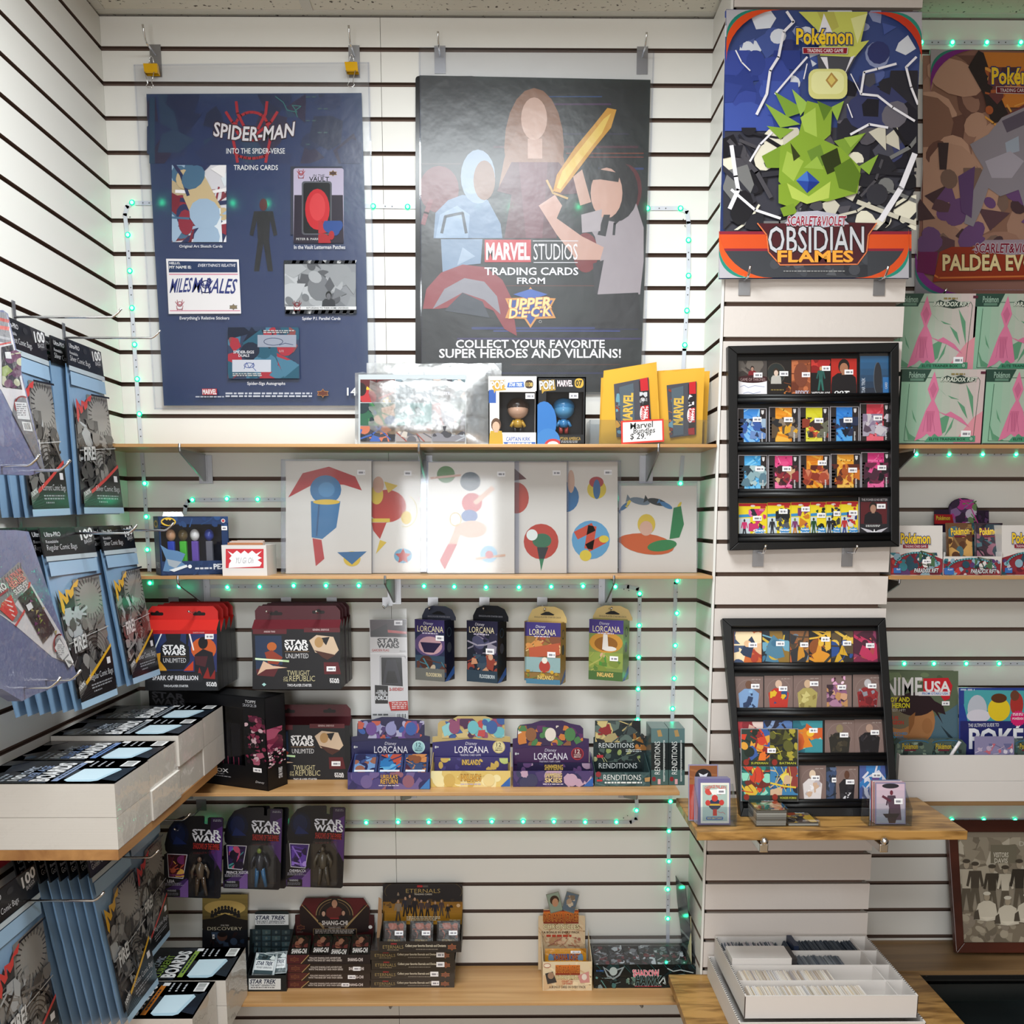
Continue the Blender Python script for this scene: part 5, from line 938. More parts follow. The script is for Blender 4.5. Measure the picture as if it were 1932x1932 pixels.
def dk3(A): A.rect(940, 250, 1120, 320, '3a2f72'); A.shapes(945, 320, 1118, 420, ['c8884a', 'a84a34', 'd8b07a', '7a4a34', 'e0c89a'], 24, 4, .4); A.poly([(960, 380), (1110, 350), (1115, 410), (965, 430)], 'b0553a'); A.rect(940, 425, 1120, 500, '8aa6a8'); A.ell(1040, 470, 28, 32, 'a83f36'); A.ell(1040, 440, 14, 16, 'e4dcd0'); A.shapes(945, 490, 1118, 540, ['c8a03a', 'a8862e', '6a7a3a'], 14, 7, .4); A.rect(940, 535, 1120, 562, '4a7a94'); lor(A, 948, 252, 160, '', ''); A.text('INKLANDS', 1006, 516, 1084, 536, 'e0c070', .03, 0, 0, 0, ('4a2a1a', .03)); A.tag(1054, 396, 1094, 424, 3)
def dk4(A): A.rect(1262, 235, 1435, 305, '43367e'); A.ell(1348, 350, 80, 52, 'c08a3a'); A.ell(1348, 356, 56, 36, '8a5a24'); A.poly([(1335, 305), (1355, 310), (1360, 380), (1330, 385)], 'd8d2cc'); A.ell(1365, 380, 34, 12, 'dcd6d0'); A.rect(1262, 400, 1435, 480, '8a9a4a'); A.poly([(1320, 410), (1345, 400), (1355, 470), (1315, 470)], '4a8a3a'); A.ell(1332, 415, 12, 14, 'd0a68a'); A.shapes(1268, 400, 1430, 500, ['7a8a3e', 'a8a85a', '5a7a3a'], 12, 8, .35); A.rect(1262, 495, 1435, 545, '4a6a3a'); lor(A, 1268, 235, 160, '', ''); A.text('INKLANDS', 1308, 502, 1386, 522, 'e0c070', .03, 0, 0, 0, ('4a2a1a', .03)); A.tag(1368, 416, 1408, 440, 4)
deck('dark blue single deck box, first of the four hanging deck boxes', 382, 236, 536, 542, -26, -.10, .05, 384, 560, 172, '3a3d4c', '2a2f4a', '15182c', dk1)
deck('black topped single deck box, second of the four hanging deck boxes', 645, 242, 802, 550, -26, -.10, .05, 646, 826, 170, '16181f', '1e222e', '141a22', dk2)
deck('cream topped deck box at the front of the pair by the middle hook', 948, 250, 1118, 560, -20, -.135, .045, 938, 1130, 176, 'cdb478', '8a6a3a', 'a8843e', dk3)
deck('cream topped deck box tucked behind the front one of the pair', 937, 246, 1106, 545, -20, -.08, .045, 940, 1128, 176, 'c4aa70', '8a6a3a', '9c7a3a', dk3)
deck('green sided cream topped deck box, last of the four hanging deck boxes', 1266, 236, 1430, 540, -26, -.10, .045, 1262, 1452, 170, 'd0b57c', '7a8a4a', '6f8f45', dk4)

# ================================================================= display boxes
def display(label, v, hp, tf, Y, dep, zb, hc, tc, inc, dh, dt, sidek=.55, name='display_box', inpanel=None, hback=None, hcut=True):
    """Open counter display: printed tray, raised back card. hp = outline of the back card, tf = tray front (x0, top, x1), view coordinates."""
    x0, y0, x1 = tf; xm = (x0 + x1) / 2; yb = vB(v, xm, Y, zb); X0, X1 = wv(v, x0, (y0 + yb) / 2, Y).x, wv(v, x1, (y0 + yb) / 2, Y).x; zt = wv(v, xm, y0, Y).z; Yb = Y + dep; w = .0012
    t = thing('display_box' if name is None else name, label, 'display box', ((X0 + X1) / 2, Y + dep / 2, zb))
    A = Art(plY(Y), v); b = A; zs = wv(v, xm, max(q[1] for q in hp), Yb).z; zs = zt + (.045 if zs < zt + .02 else zs - zt) * sidek
    b.box((X0, Y, zb), (X1, Y + w, zt), tc); b.box((X0, Y + w, zb), (X1, Yb, zb + w), inc)
    for xa, xb in ((X0, X0 + w), (X1 - w, X1)): b.prism([(xa, Y + w, zb), (xa, Yb, zb), (xa, Yb, zs), (xa, Y + w, zt)], (xb - xa, 0, 0), tc)
    A.k = 2; A.rect(x0, y0, x1, yb, tc); dt(A, x0, y0, x1, yb); A.make('tray', M_PRINT, t)
    H = Art(plY(Yb - w), v); ybk = vB(v, xm, Yb - w, zb + w); P_ = [(q[0], q[1]) for q in hp]; lo = max(q[1] for q in hp); P_ = [(x, ybk if y == lo else y) for x, y in P_]
    H.slab(P_, w, hc, inc); H.k += 1; dh(H); H.make('back_card', M_PRINT, t)
    return t, (X0, X1, Y, Yb, zb, zt)
def pack(label, group, p, w, h, th, lean, c, draw, yaw=0.0, flat=False, name='booster_pack', mt=None):
    """Foil pack standing (or lying back by lean degrees) with its foot at p."""
    a, k = math.radians(yaw), math.radians(lean); U = V3((math.cos(a), math.sin(a), 0)); bk = V3((-math.sin(a), math.cos(a), 0)); up = bk * math.sin(k) + V3((0, 0, math.cos(k)))
    o = V3(p) - U * w / 2 + up * h; A = Art(None, (0, 0, 100 / w), (o, U, up * -1)); H = 100 * h / w; N = 6; n = A.n
    for sg in (1, -1): A.mesh([o + U * (w * i / N) - up * (h * j / N) + n * (sg * th / 2 * min(1, 3 * min(i, N - i) / N) * min(1, 2.5 * min(j, N - j) / N)) for j in range(N + 1) for i in range(N + 1)], [[j * (N + 1) + i, j * (N + 1) + i + 1, (j + 1) * (N + 1) + i + 1, (j + 1) * (N + 1) + i] for j in range(N) for i in range(N)], c)
    A.frame = (o + n * (th / 2 + .0002), U, up * -1); A.k = 1; A.clip = (8, H * .06, 92, H * .94); draw(A, H); A.clip = None
    return A.make(name, mt or M_WRAP, None, label, 'card pack', group)
def lor_head(pal, seed, bandc, band, art0, circ, top):
    x0, y0, x1, y1 = band
    def f(H):
        H.clip = art0; H.shapes(*art0, pal, 46, seed, .42, 'pe'); H.clip = None
        for i in range(3): H.ell(art0[0] + (art0[2] - art0[0]) * (.2 + .3 * i), art0[1] + (art0[3] - art0[1]) * .45, 28, 34, pal[i])
        H.poly([(x0, y0 + 14), ((x0 + x1) / 2, y0 - 4), (x1, y0 + 14), (x1, y1), (x0, y1)], bandc); m_ = (x0 + x1) / 2
        H.text('Disney', m_ - 30, y0 + 12, m_ + 28, y0 + 32, 'd8d4e0', -.005, .2); H.text('LORCANA', m_ - 84, y0 + 34, m_ + 86, y0 + 68, 'e6e0e8', .005); H.text('TRADING CARD GAME', m_ - 58, y0 + 73, m_ + 48, y0 + 84, 'd0c8dc', .005); H.text('8+', x0 + 12, y0 + 32, x0 + 32, y0 + 44, 'ddd', .02)
        H.ell(x1 - 58, y0 + 38, 32, 32, circ[0]); H.ell(x1 - 58, y0 + 38, 27, 27, circ[1]); H.text('12', x1 - 70, y0 + 16, x1 - 46, y0 + 36, circ[2], .01); H.text('CARDS', x1 - 76, y0 + 40, x1 - 40, y0 + 48, circ[2], .01); H.fine(x1 - 76, y0 + 52, x1 - 40, y0 + 58, 1, circ[2], 2, .7, 0)
    return f
def tray_art(pal, title, tcol, ribbon, seed, ol):
    def f(A, x0, y0, x1, yb):
        A.clip = (x0 + 2, y0 + 2, x1 - 2, yb - 2); A.shapes(x0, y0, x1, yb, pal, 22, seed, .7, 'pe'); m_ = (x0 + x1) / 2
        A.ell(x0 + 95, y0 + 48, 30, 34, pal[0]); A.ell(x1 - 110, y0 + 46, 30, 32, pal[1]); A.clip = None
        if len(title) == 2: A.text(title[0], m_ - 40, y0 + 12, m_ + 44, y0 + 32, tcol, .03, 0, 0, 0, (ol, .04)); A.text(title[1], m_ - 42, y0 + 36, m_ + 44, y0 + 58, tcol, .03, 0, 0, 0, (ol, .04))
        else: A.text(title[0], m_ - 50, y0 + 18, m_ + 52, y0 + 50, tcol, .03, 0, 0, 0, (ol, .04))
        A.fine(m_ - 52, y0 + 64, m_ + 50, y0 + 72, 1, 'b8b0c4', 2, .7, 0); A.poly([(x1 - 52, yb - 2), (x1 - 2, y0 + 30), (x1 - 2, yb - 2)], ribbon)
    return f
L1, LB1 = display('purple trading card game display with foil packs, first of three on the third shelf', V9, [(62, 960), (62, 832), (90, 828), (92, 765), (110, 748), (170, 745), (215, 732), (310, 732), (350, 745), (415, 748), (432, 768), (432, 825), (460, 830), (460, 960)], (43, 1012, 460), -.222, .115, S3, '2c2a4a', '3a3268', '1c1a34',
    lor_head(['6a4a8a', '8a8ab4', '3a5a9c', '4a3a6a', 'b85a4a', '2a2a4a', 'a8a4c0'], 31, '2b2a52', (62, 846, 460, 960), (95, 752, 430, 840), ('b8d8d8', '9ac4c8', '2a4a54'), None), tray_art(['6a5a8c', '8a5a6a', '4a4078', '2e2a58'], ("URSULA'S", 'RETURN'), 'c89a4a', '3f78b8', 3, '3a1a2a'))
L2, LB2 = display('yellow and purple trading card game display, middle of three on the third shelf', V9, [(472, 960), (472, 832), (498, 828), (500, 765), (512, 752), (570, 745), (600, 728), (740, 728), (780, 742), (825, 752), (838, 770), (838, 828), (866, 832), (866, 960)], (463, 1005, 868), -.202, .1, S3, 'b8a068', 'd8bd72', 'e4dcc8',
    lor_head(['8a4a6a', '6ab0b8', '3a5a94', 'c8b07a', '4a2a4a', 'b84a4a', '8ac0c4'], 33, '322b66', (472, 846, 866, 960), (520, 740, 836, 838), ('c8b478', 'd8cc9a', '4a3a2a'), None), tray_art(['c8a85a', 'e0cc90', 'e8dca8', 'd4b868'], ('INKLANDS',), 'd8a84a', '2f5fa8', 5, '5a3018'))
L3, LB3 = display('dark purple trading card game display, last of three on the third shelf', V9, [(878, 970), (878, 842), (900, 838), (902, 790), (915, 772), (975, 765), (1020, 750), (1130, 750), (1170, 765), (1220, 775), (1235, 790), (1236, 838), (1264, 842), (1264, 970)], (880, 1005, 1287), -.202, .1, S3, '3a2450', '33285c', '241a3a',
    lor_head(['8a5a3a', 'e0d4c8', '4a7a4a', '5a2a5a', 'c87a3a', '3a2a4a', 'a84a5a'], 35, '43264e', (878, 880, 1264, 970), (905, 775, 1234, 876), ('a8343a', '6a2030', 'e8d4c8'), None), tray_art(['3a3a5a', 'b89ab0', '2a2a52', '4a3a6a'], ('SHIMMERING', 'SKIES'), 'd8c08a', '2f5fa8', 7, '3a1a3a'))
for i, (bx, c1, n) in enumerate(((0, 'left', 1), (1, 'middle', 2), (2, 'right', 3))):
    X0, X1, Y0, Y1, zb, zt = LB1; w = (X1 - X0 - .012) / 3
    def dp(A, H, i=i): A.shapes(8, 10, 92, H - 10, [['3a4a7a', '6a8ab4', '2a2a4a', '8a5a4a'], ['2f6aa0', '5a9ac4', '24345e', 'a84a3a'], ['7a4a34', 'b87a4a', '3a4a6a', '4a2a3a']][i], 26, i + 3, .5); A.rect(10, H - 26, 90, H - 16, 'd8dce4')
    pack('foil booster pack lying at the %s of the purple display' % c1, None, (X0 + .006 + w * (i + .5), Y0 + .012, zb + .030), w * .96, .075, .008, 58, '35406a', dp)
for lab, LB, pal, ttl in (('yellow', LB2, ['3a3268', '4a4280', 'c8a85a', 'b8c47a'], 'INKLANDS'), ('dark purple', LB3, ['2a2244', '33285c', '6a4a7a', 'b89ab0'], 'SHIMMERING')):
    X0, X1, Y0, Y1, zb, zt = LB
    A = Art(plY(Y1 - .012), V9); x0 = 482 if lab == 'yellow' else 900; A.srect(x0, 934 if lab == 'yellow' else 962, x0 + 372, vB(V9, x0 + 180, Y1 - .012, zb + .0013), .001, pal[0]); A.k += 1; y = 940 if lab == 'yellow' else 966
    A.clip = (x0, y - 4, x0 + 370, y + 60); A.shapes(x0, y, x0 + 372, y + 60, pal, 16, 4, .6, 'pe'); A.clip = None; A.text(ttl, x0 + 140, y + 8, x0 + 232, y + 34, 'd8b45a', .03, 0, 0, 0, ('3a1a2a', .03)); A.make('inner_panel', M_PRINT, L2 if lab == 'yellow' else L3)
# black and teal art card display and its two closed companions
def hd_r(H):
    H.clip = (1296, 752, 1524, 1000); H.shapes(1296, 752, 1524, 860, ['a8986a', '2a2e30', '5a6a64', '1c1e20', 'c8b47a', '3f4a4a', '8a2a2c'], 40, 3, .4); H.shapes(1290, 890, 1524, 960, ['8a9a5a', '1e2224', '4a5a54', 'a8a87a'], 26, 5, .4); H.clip = None; H.rect(1300, 862, 1500, 890, '1f2a2c'); H.text('RENDITIONS', 1314, 863, 1492, 888, 'dce0e0', -.005); H.rect(1304, 924, 1336, 938, 'b8323a'); H.shapes(1488, 815, 1580, 900, ['b8783a', '8a5a2a', 'd8a85a', '2a2a2a'], 14, 8, .4); H.fine(1450, 896, 1530, 912, 2, 'b8c0c0', 3, .5, .2); H.rect(1300, 962, 1530, 996, '1a2426'); H.text('RENDITIONS', 1314, 965, 1508, 992, 'dce0e0', -.005)
def tr_r(A, x0, y0, x1, yb): A.shapes(x0 + 2, y0 + 2, x1 - 2, yb - 2, ['3f5a5c', '2a4244', '4f6a6c'], 20, 6, .8); A.text('RENDITIONS', 1338, 1024, 1528, 1052, 'e4e8e8', -.005); A.fine(1344, 1060, 1532, 1070, 1, 'dfe4e4', 4, .8, 0); A.ell(1312, 1022, 14, 14, '8a2a30'); A.rect(1304, 1048, 1332, 1058, 'b8323a'); A.poly([(1546, 1040), (1574, 1036), (1572, 1058), (1548, 1060)], 'b08a5a')
display('black and teal art card display open beside two upright boxes', V9, [(1285, 1000), (1287, 835), (1294, 832), (1295, 750), (1525, 750), (1527, 835), (1580, 838), (1582, 1000)], (1293, 1012, 1573), -.2, .1, S3, '1d2a2c', '3a5254', '24383a', hd_r, tr_r)
for x0, x1, lab in ((1579, 1666, 'left'), (1669, 1749, 'right')):
    A = Art(plY(-.19), V9); yb = vB(V9, x0, -.19, S3); A.srect(x0, 790, x1, yb, .085, '1f2a2c', '4a6668'); A.rect(x0, 790, x1, 862, '5a7678'); A.rect(x0, 862, x1, 1000, '1d2426'); A.rect(x0, 1000, x1, yb - 1, '44605f'); m_ = (x0 + x1) / 2
    A.poly([(m_ - 14, 800), (m_ + 4, 796), (m_ + 14, 830), (m_ - 8, 832)], 'a88a5a'); A.text('RENDITIONS', m_ - 95, 925, m_ + 71, 953, 'e4e8e8', -.005, 0, -90); A.fine(m_ + 18, 850, m_ + 26, 1060, 40, 'cfd6d6', 3, .6, 0); A.ell(x0 + 14, 1046, 10, 12, '8a2a30'); A.rect(m_ - 10, 1046, m_ + 4, 1072, 'd8a8ac'); A.make('card_box', M_GLOSS, None, lab + ' upright closed teal and black art card box beside the open display', 'box')
# ================================================================= fourth row: carded figures
V10, V11, V12 = (260, 1480, 4.391), (360, 1640, 3.578), (880, 1480, 3.715)
def figcard(label, dx, dy, Y, name, pic, doll_cols, front=True, dep=.0012):
    v = (V10[0] + dx / V10[2], V10[1] + dy / V10[2], V10[2]); A = Art(plY(Y), v); t = thing('carded_figure', label, 'carded toy', A.pt(1460, 855))
    P = [(1240, 460), (1234, 410), (1252, 330), (1272, 270), (1320, 205), (1390, 178), (1555, 175), (1565, 182), (1565, 242), (1590, 246), (1592, 194), (1602, 186), (1712, 188), (1722, 200), (1712, 500), (1698, 846), (1684, 860), (1235, 846), (1226, 838), (1229, 495), (1256, 478)]
    A.slab(P, dep, '131319'); A.k += 1
    if front:
        A.poly([(1620, 190), (1716, 194), (1706, 620), (1600, 500)], '2a1b3a'); A.poly([(1640, 300), (1714, 260), (1704, 640), (1620, 480)], '4a2a66'); A.poly([(1228, 790), (1420, 690), (1420, 850), (1232, 844)], '3a2454'); A.poly([(1300, 845), (1430, 700), (1430, 850)], '6a4a86')
        A.ell(1350, 330, 84, 100, '10152a'); A.ell(1345, 325, 60, 76, '141c3a'); A.poly([(1300, 410), (1330, 340), (1420, 410)], '182450')
        A.text('STAR', 1466, 290, 1694, 336, 'c8c8d2', .03, 0, 3, 0, ('1a1a22', .03)); A.text('WARS', 1466, 340, 1698, 390, 'd4d4dc', .03, 0, 3, 0, ('1a1a22', .03)); A.rect(1466, 398, 1690, 458, '160c10'); A.text('SHADOWS OF THE EMPIRE', 1470, 404, 1686, 452, '9c2a26', .02, 0, 3); A.fine(1636, 206, 1706, 226, 2, '8a8a94', 3, .5, .2)
        A.poly([(1254, 487), (1424, 494), (1388, 696), (1266, 684)], 'b8b4bc'); A.poly([(1260, 494), (1416, 500), (1383, 689), (1271, 678)], pic[0]); A.clip = (1262, 496, 1412, 684); A.shapes(1275, 500, 1395, 680, pic[1:], 16, int(dx * -1) % 97 + 3, .5); A.clip = None
        A.text(name, 1256, 704, 1256 + 15 * len(name), 726, 'c8c4cc', .02); A.fine(1240, 730, 1394, 756, 3, '8a8690', 5, .5, .2); A.rect(1236, 786, 1362, 844, '15151a'); A.text('WARNING', 1256, 786, 1328, 802, '9a9aa0', .02); A.fine(1240, 812, 1354, 836, 3, '6a6a72', 6, .5, .1)
    bc = A.make('backing_card', M_GLOSS, t)
    if front:
        k = Art(plY(Y - .026), v); k.slab(rpoly(1434, 490, 1646, 842, 14), .0245, 'fff'); k.make('blister', M_FILM, bc)
        q0, q1 = Art(plY(Y - .012), v).pt(1538, 835), Art(plY(Y - .012), v).pt(1538, 515); h = q0.z; H = q1.z - q0.z
        d = thing('toy_figure', 'plain toy figure in the blister of the ' + label.split(' carded')[0] + ' card', 'toy figure', q0); f = lambda x, z: q0 + V3((x * H, 0, z * H))
        B().ball(f(0, .93), (H * .055, H * .05, H * .07), doll_cols[0], 12, 9).make('head', M_PLAS, d, smooth=True)
        B().tube([f(0, .86), f(0, .76), f(0, .55), f(0, .46)], [H * .04, H * .115, H * .085, H * .095], doll_cols[1], 10).tube([f(-.11, .8), f(-.2, .62), f(-.2, .46)], [H * .05, H * .04, H * .03], doll_cols[1]).tube([f(.11, .8), f(.2, .62), f(.18, .46)], [H * .05, H * .04, H * .03], doll_cols[1]).make('torso', M_PLAS, d, smooth=True)
        B().tube([f(-.06, .48), f(-.09, .25), f(-.12, .01)], [H * .06, H * .05, H * .04], doll_cols[2]).tube([f(.06, .48), f(.09, .25), f(.13, .01)], [H * .06, H * .05, H * .04], doll_cols[2]).make('legs', M_PLAS, d, smooth=True)
    return t
figcard('leftmost purple carded figure above the low side shelf', -1012, 86, -.20, 'LEIA', ('4a1a22', 'a8503a', 'c89a4a', '2a1014', '6a2a5a'), ('6a5040', '55483a', '4a3a2c'))
figcard('middle purple carded figure in front of its twin card', -520, 14, -.15, 'PRINCE XIZOR', ('2a1a44', '6a4ab0', '3f8a8a', 'b84a6a', '1a1428'), ('7a8a3a', '2a2b33', '2f5f86'))
figcard('purple figure card half hidden behind the middle carded figure', -470, 2, -.115, '', ('222',), None, False)
figcard('rightmost purple carded figure above the angled red and gold display', 0, 0, -.14, 'CHEWBACCA', ('3a2466', '8a6ac8', '5a3a9a', 'a88ad8', '241640'), ('4a4238', '4c463c', '423c34'))

# ================================================================= lowest shelf: card displays
def hd_disc(H):
    H.grad(78, 170, 384, 400, 'a08a4a', '2a2018', 8); H.clip = (80, 170, 384, 410); H.ell(230, 260, 140, 50, 'c8a860')
    R = random.Random(4)
    for i in range(9): x = 145 + 22 * i; y = 300 - 40 * math.sin(math.pi * (i + .5) / 9); H.bust(x, y, 34, '2a2422', '1a1614', '1d1a1a', .6)
    H.poly([(80, 340), (160, 330), (230, 300), (310, 330), (384, 345), (384, 412), (80, 412)], '1c1613'); H.clip = None; H.rect(78, 408, 384, 640, '15171f'); H.text('STAR TREK', 202, 374, 258, 384, 'b8b0a8', .01); H.text('DISCOVERY', 112, 390, 346, 412, 'd8ccb0', -.01); H.shapes(130, 425, 360, 520, ['22324a', '1a1a22', '3a4a62', '2a1a1c'], 14, 5, .6); H.ell(212, 455, 34, 30, '5a3c34'); H.ell(212, 440, 32, 18, '1a1416'); H.tag(146, 440, 160, 470, 1)
display('tall dark gold display with a line of people behind the lower backing boards', V11, [(76, 600), (84, 300), (104, 300), (106, 176), (118, 168), (340, 166), (343, 296), (384, 298), (386, 600)], (78, 640, 376), -.12, .1, S4, '17181f', '14141a', '101014', hd_disc, lambda A, *a: None)
def hd_tng(H):
    H.rect(434, 304, 660, 376, 'dadde0'); H.text('STAR TREK', 440, 314, 636, 340, '1c2444', .03, .25); H.text('THE NEXT GENERATION', 440, 346, 636, 358, '222a3e', .02, .2); H.fine(444, 361, 630, 368, 1, '555', 3, .7, 0)
    R = random.Random(6)
    for j in range(4):
        for i in range(4): x, y = 415 + 66 * i, 405 + 40 * j; H.poly([(x, y + 8 * i / 4), (x + 58, y + 4), (x + 56, y + 34), (x + 2, y + 38)], R.choice(['2a3a40', '324850', '22323a', '3a4e52'])); H.ell(x + 29, y + 20, 8, 10, '55605f')
    H.arc(530, 560, 60, 26, 3, '3a4a4e', 180, 360)
def tr_tng(A, x0, y0, x1, yb): A.rect(x0 + 6, y0 + 22, x1 - 38, yb - 12, 'd4d7d8'); A.text('STAR TREK', x0 + 16, y0 + 28, x1 - 72, y0 + 56, '1b2340', .03, .25); A.text('THE NEXT GENERATION', x0 + 16, y0 + 62, x1 - 76, y0 + 74, '222a3e', .02, .2); A.fine(x0 + 20, y0 + 80, x1 - 80, y0 + 88, 1, '555', 3, .7, 0)
_, TN = display('black and silver space series display with foil packs beside the backing boards', V11, [(392, 640), (398, 405), (432, 404), (434, 290), (444, 284), (652, 284), (660, 292), (664, 404), (702, 406), (706, 640)], (385, 716, 645), -.148, .115, S4, '172226', '14191b', '1c2a2e', hd_tng, tr_tng, .6)
def tn_pack(A, H): A.rect(8, 6, 92, H - 6, '3a4a50'); A.rect(8, H * .34, 92, H * .78, 'd4d8da'); A.text('STAR TREK', 14, H * .4, 86, H * .56, '1c2444', .03, .25); A.text('THE NEXT GENERATION', 16, H * .62, 84, H * .7, '222a3e', .01); A.shapes(8, 6, 92, H * .32, ['8a9a9c', 'c8d0d0', '3a4a4e', '202a2c'], 10, 3, .6)
X0, X1, Y0, Y1, zb, zt = TN; w = X1 - X0
pack('silver foil pack at the front left of the space series display', None, (X0 + w * .36, Y0 + .014, zb + .036), w * .6, .06, .008, 42, 'b8c0c4', tn_pack, -6); pack('silver foil pack at the front right of the space series display', None, (X0 + w * .68, Y0 + .03, zb + .034), w * .56, .06, .008, 46, 'aab4b8', tn_pack, 9)
# red and black display on three closed boxes
def stack(label0, v, x0, x1, ys, Y, dep, art, group, cat='box', names=('lowest', 'second', 'third', 'fourth'), side='2a2422'):
    z = [S4] + [wv(v, (x0 + x1) / 2, y, Y).z for y in ys]
    for i in range(len(ys)):
        X0, X1 = wv(v, x0, 700, Y).x, wv(v, x1, 700, Y).x; A = Art(plY(Y), v); dx = ((i * 37) % 5 - 2) * .0008
        A.box((X0 + dx, Y, z[i]), (X1 + dx, Y + dep, z[i + 1] - .0006), side); A.k = 2; y1 = vB(v, x0, Y, z[i]); y0 = vB(v, x0, Y, z[i + 1] - .0006); art(A, x0 + dx * 1800, y0, x1 + dx * 1800, y1, i); A.make('card_box', M_WRAP2, None, label0 % names[i], cat, group)
    return z[-1]
M_WRAP2 = printed('shrink_wrapped_box', 0.2, 0.6, 0.3, 0, 0.06)
def a_sc(A, x0, y0, x1, y1, i):
    h = y1 - y0; A.rect(x0, y0, x1, y1, '231a1a'); A.poly([(x0, y0 + 1), (x0 + 148, y0 + 1), (x0 + 96, y1 - 1), (x0, y1 - 1)], '4a1a1e'); A.line([(x0 + 148, y0 + 2), (x0 + 96, y1 - 2)], 5, 'a88a5a'); emblem_shield(A, x0 + 22, y0 + h * .2, x0 + 82, y1 - h * .2, '7a4a30', '5a2a22'); A.text("FOLLOW SHANG-CHI'S ADVENTURE", x0 + 154, y0 + h * .25, x0 + 364, y0 + h * .45, 'c8bcb4', .02); A.text('WITH THE BASE SET AND HIGH SERIES', x0 + 142, y0 + h * .52, x0 + 372, y0 + h * .72, 'c8bcb4', .02); A.text('SHANG-CHI', x0 + 412, y0 + h * .36, x0 + 512, y0 + h * .7, 'd4c8c4', .03)
    if i < 3: A.tag(x0 + (368, 408, 440)[i], y0 + h * .3, x0 + (420, 460, 490)[i], y0 + h * .78, i)
ztop_ = stack('%s closed brown red box under the red and gold display', V11, 652, 1212, (752, 697, 639), -.13, .118, a_sc, 'closed boxes under the red display')
def hd_sc(H):
    P_ = (702, 190, 1240, 440); H.clip = (704, 192, 1238, 440); H.poly([(770, 196), (1165, 196), (1205, 262), (970, 440), (735, 262)], '571519'); H.poly([(735, 262), (770, 240), (900, 400), (860, 440), (740, 420)], '221414'); H.poly([(1205, 262), (1170, 240), (1040, 400), (1080, 440), (1200, 420)], '221414')
    H.ell(970, 300, 128, 112, '241a18'); H.arc(970, 310, 124, 108, 5, 'a88a5e', 180, 360); H.arc(970, 310, 104, 92, 3, '8a6a4a', 180, 360)
    for s_ in (-1, 1):
        for o in (0, 14, 30): H.line([(970 + s_ * (225 - o), 236 + o), (970 + s_ * 70, 388 + o * .6)], 4, 'a08458')
    H.bust(970, 232, 96, 'b98a70', '221a18', '5a2420'); H.bust(896, 300, 60, 'c09a84', '17120f', '1c1416'); H.bust(1030, 296, 56, 'b88e76', '15110f', '1c1416'); H.clip = None
    H.rect(940, 327, 1000, 337, '8a2a2c'); H.text('SHANG-CHI', 886, 348, 1058, 376, 'd8d0cc', .03); H.fine(890, 382, 1056, 388, 1, '8a7a70', 3, .7, 0); H.text('TRADING CARDS', 928, 391, 1012, 400, 'c8c0bc', .01); H.rect(828, 402, 1118, 444, '1a1414'); H.line([(828, 402), (1118, 402), (1118, 443), (828, 443)], 2, 'a88a5e', True); H.fine(840, 408, 1106, 438, 3, 'b8aca4', 4, .55, .05); emblem_shield(H, 716, 372, 770, 412, '8a5a3a', '3a1a1a'); H.ell(1212, 390, 13, 12, 'e0dcd8'); H.fine(716, 420, 760, 432, 2, '6a5450', 5, .6, .1)
def tr_sc(A, x0, y0, x1, yb): a_sc(A, x0, y0, x1, yb, 9)
_, SCB = display('dark red and gold angled film card display on top of its closed boxes', V11, [(702, 560), (704, 308), (734, 304), (735, 258), (772, 194), (920, 192), (945, 184), (995, 184), (1020, 192), (1165, 194), (1208, 258), (1210, 306), (1238, 308), (1240, 560)], (648, 578, 1212), -.13, .112, ztop_, '3f1518', '241a1a', '2a1c1c', hd_sc, tr_sc, .9)
def sc_pack(A, H): A.rect(6, 6, 94, H - 6, '17110f'); A.shapes(10, 8, 90, H * .6, ['3a1a1a', '241614', '5a2a26', '7a4a3a'], 14, 3, .5); A.ell(50, H * .3, 13, H * .14, '8a5f4c'); A.text('SHANG-CHI', 12, H * .66, 88, H * .86, 'd4ccc8', .03)
X0, X1, Y0, Y1, zb, zt = SCB; w = (X1 - X0) / 4
for i, (u, dz, yw, n) in enumerate(((.5, .010, 2, 'leftmost'), (1.55, .013, 0, 'second'), (2.4, .008, -3, 'third'), (3.45, .012, 2, 'rightmost'))): pack('%s dark foil pack lying in the red and gold film display' % n, None, (X0 + w * u, Y0 + .016, zb + dz), w * .94, .07, .008, 60, '1a1413', sc_pack, yw)
# gold lettered display on four closed boxes
def a_et(A, x0, y0, x1, y1, i):
    h = y1 - y0; A.rect(x0, y0, x1, y1, '2d2723'); A.rect(x0 + 80, y0 + h * .16, x0 + 120, y0 + h * .3, '8a2a2c'); A.text('ETERNALS', x0 + 26, y0 + h * .36, x0 + 165, y0 + h * .68, 'a08a5a', -.01); A.fine(x0 + 56, y0 + h * .76, x0 + 136, y0 + h * .86, 1, '8a7a60', 2, .7, 0); A.text('Collect your favorite Eternals and Deviants', x0 + 178, y0 + h * .28, x0 + 452, y0 + h * .58, 'cdc2ac', .02); A.fine(x0 + 250, y0 + h * .7, x0 + 400, y0 + h * .8, 1, '8a8072', 3, .7, 0); emblem_shield(A, x1 - 92, y0 + h * .18, x1 - 34, y0 + h * .86, 'a8663a', '7a4a3a')
    if i < 4: A.tag(x0 + (410, 400, 438, 442)[i], y0 + h * .2, x0 + (462, 454, 492, 496)[i], y0 + h * .72, i)
ztop_ = stack('%s closed brown box under the gold lettered display', V11, 1217, 1782, (741, 677, 611, 547), -.13, .118, a_et, 'closed boxes under the gold lettered display')
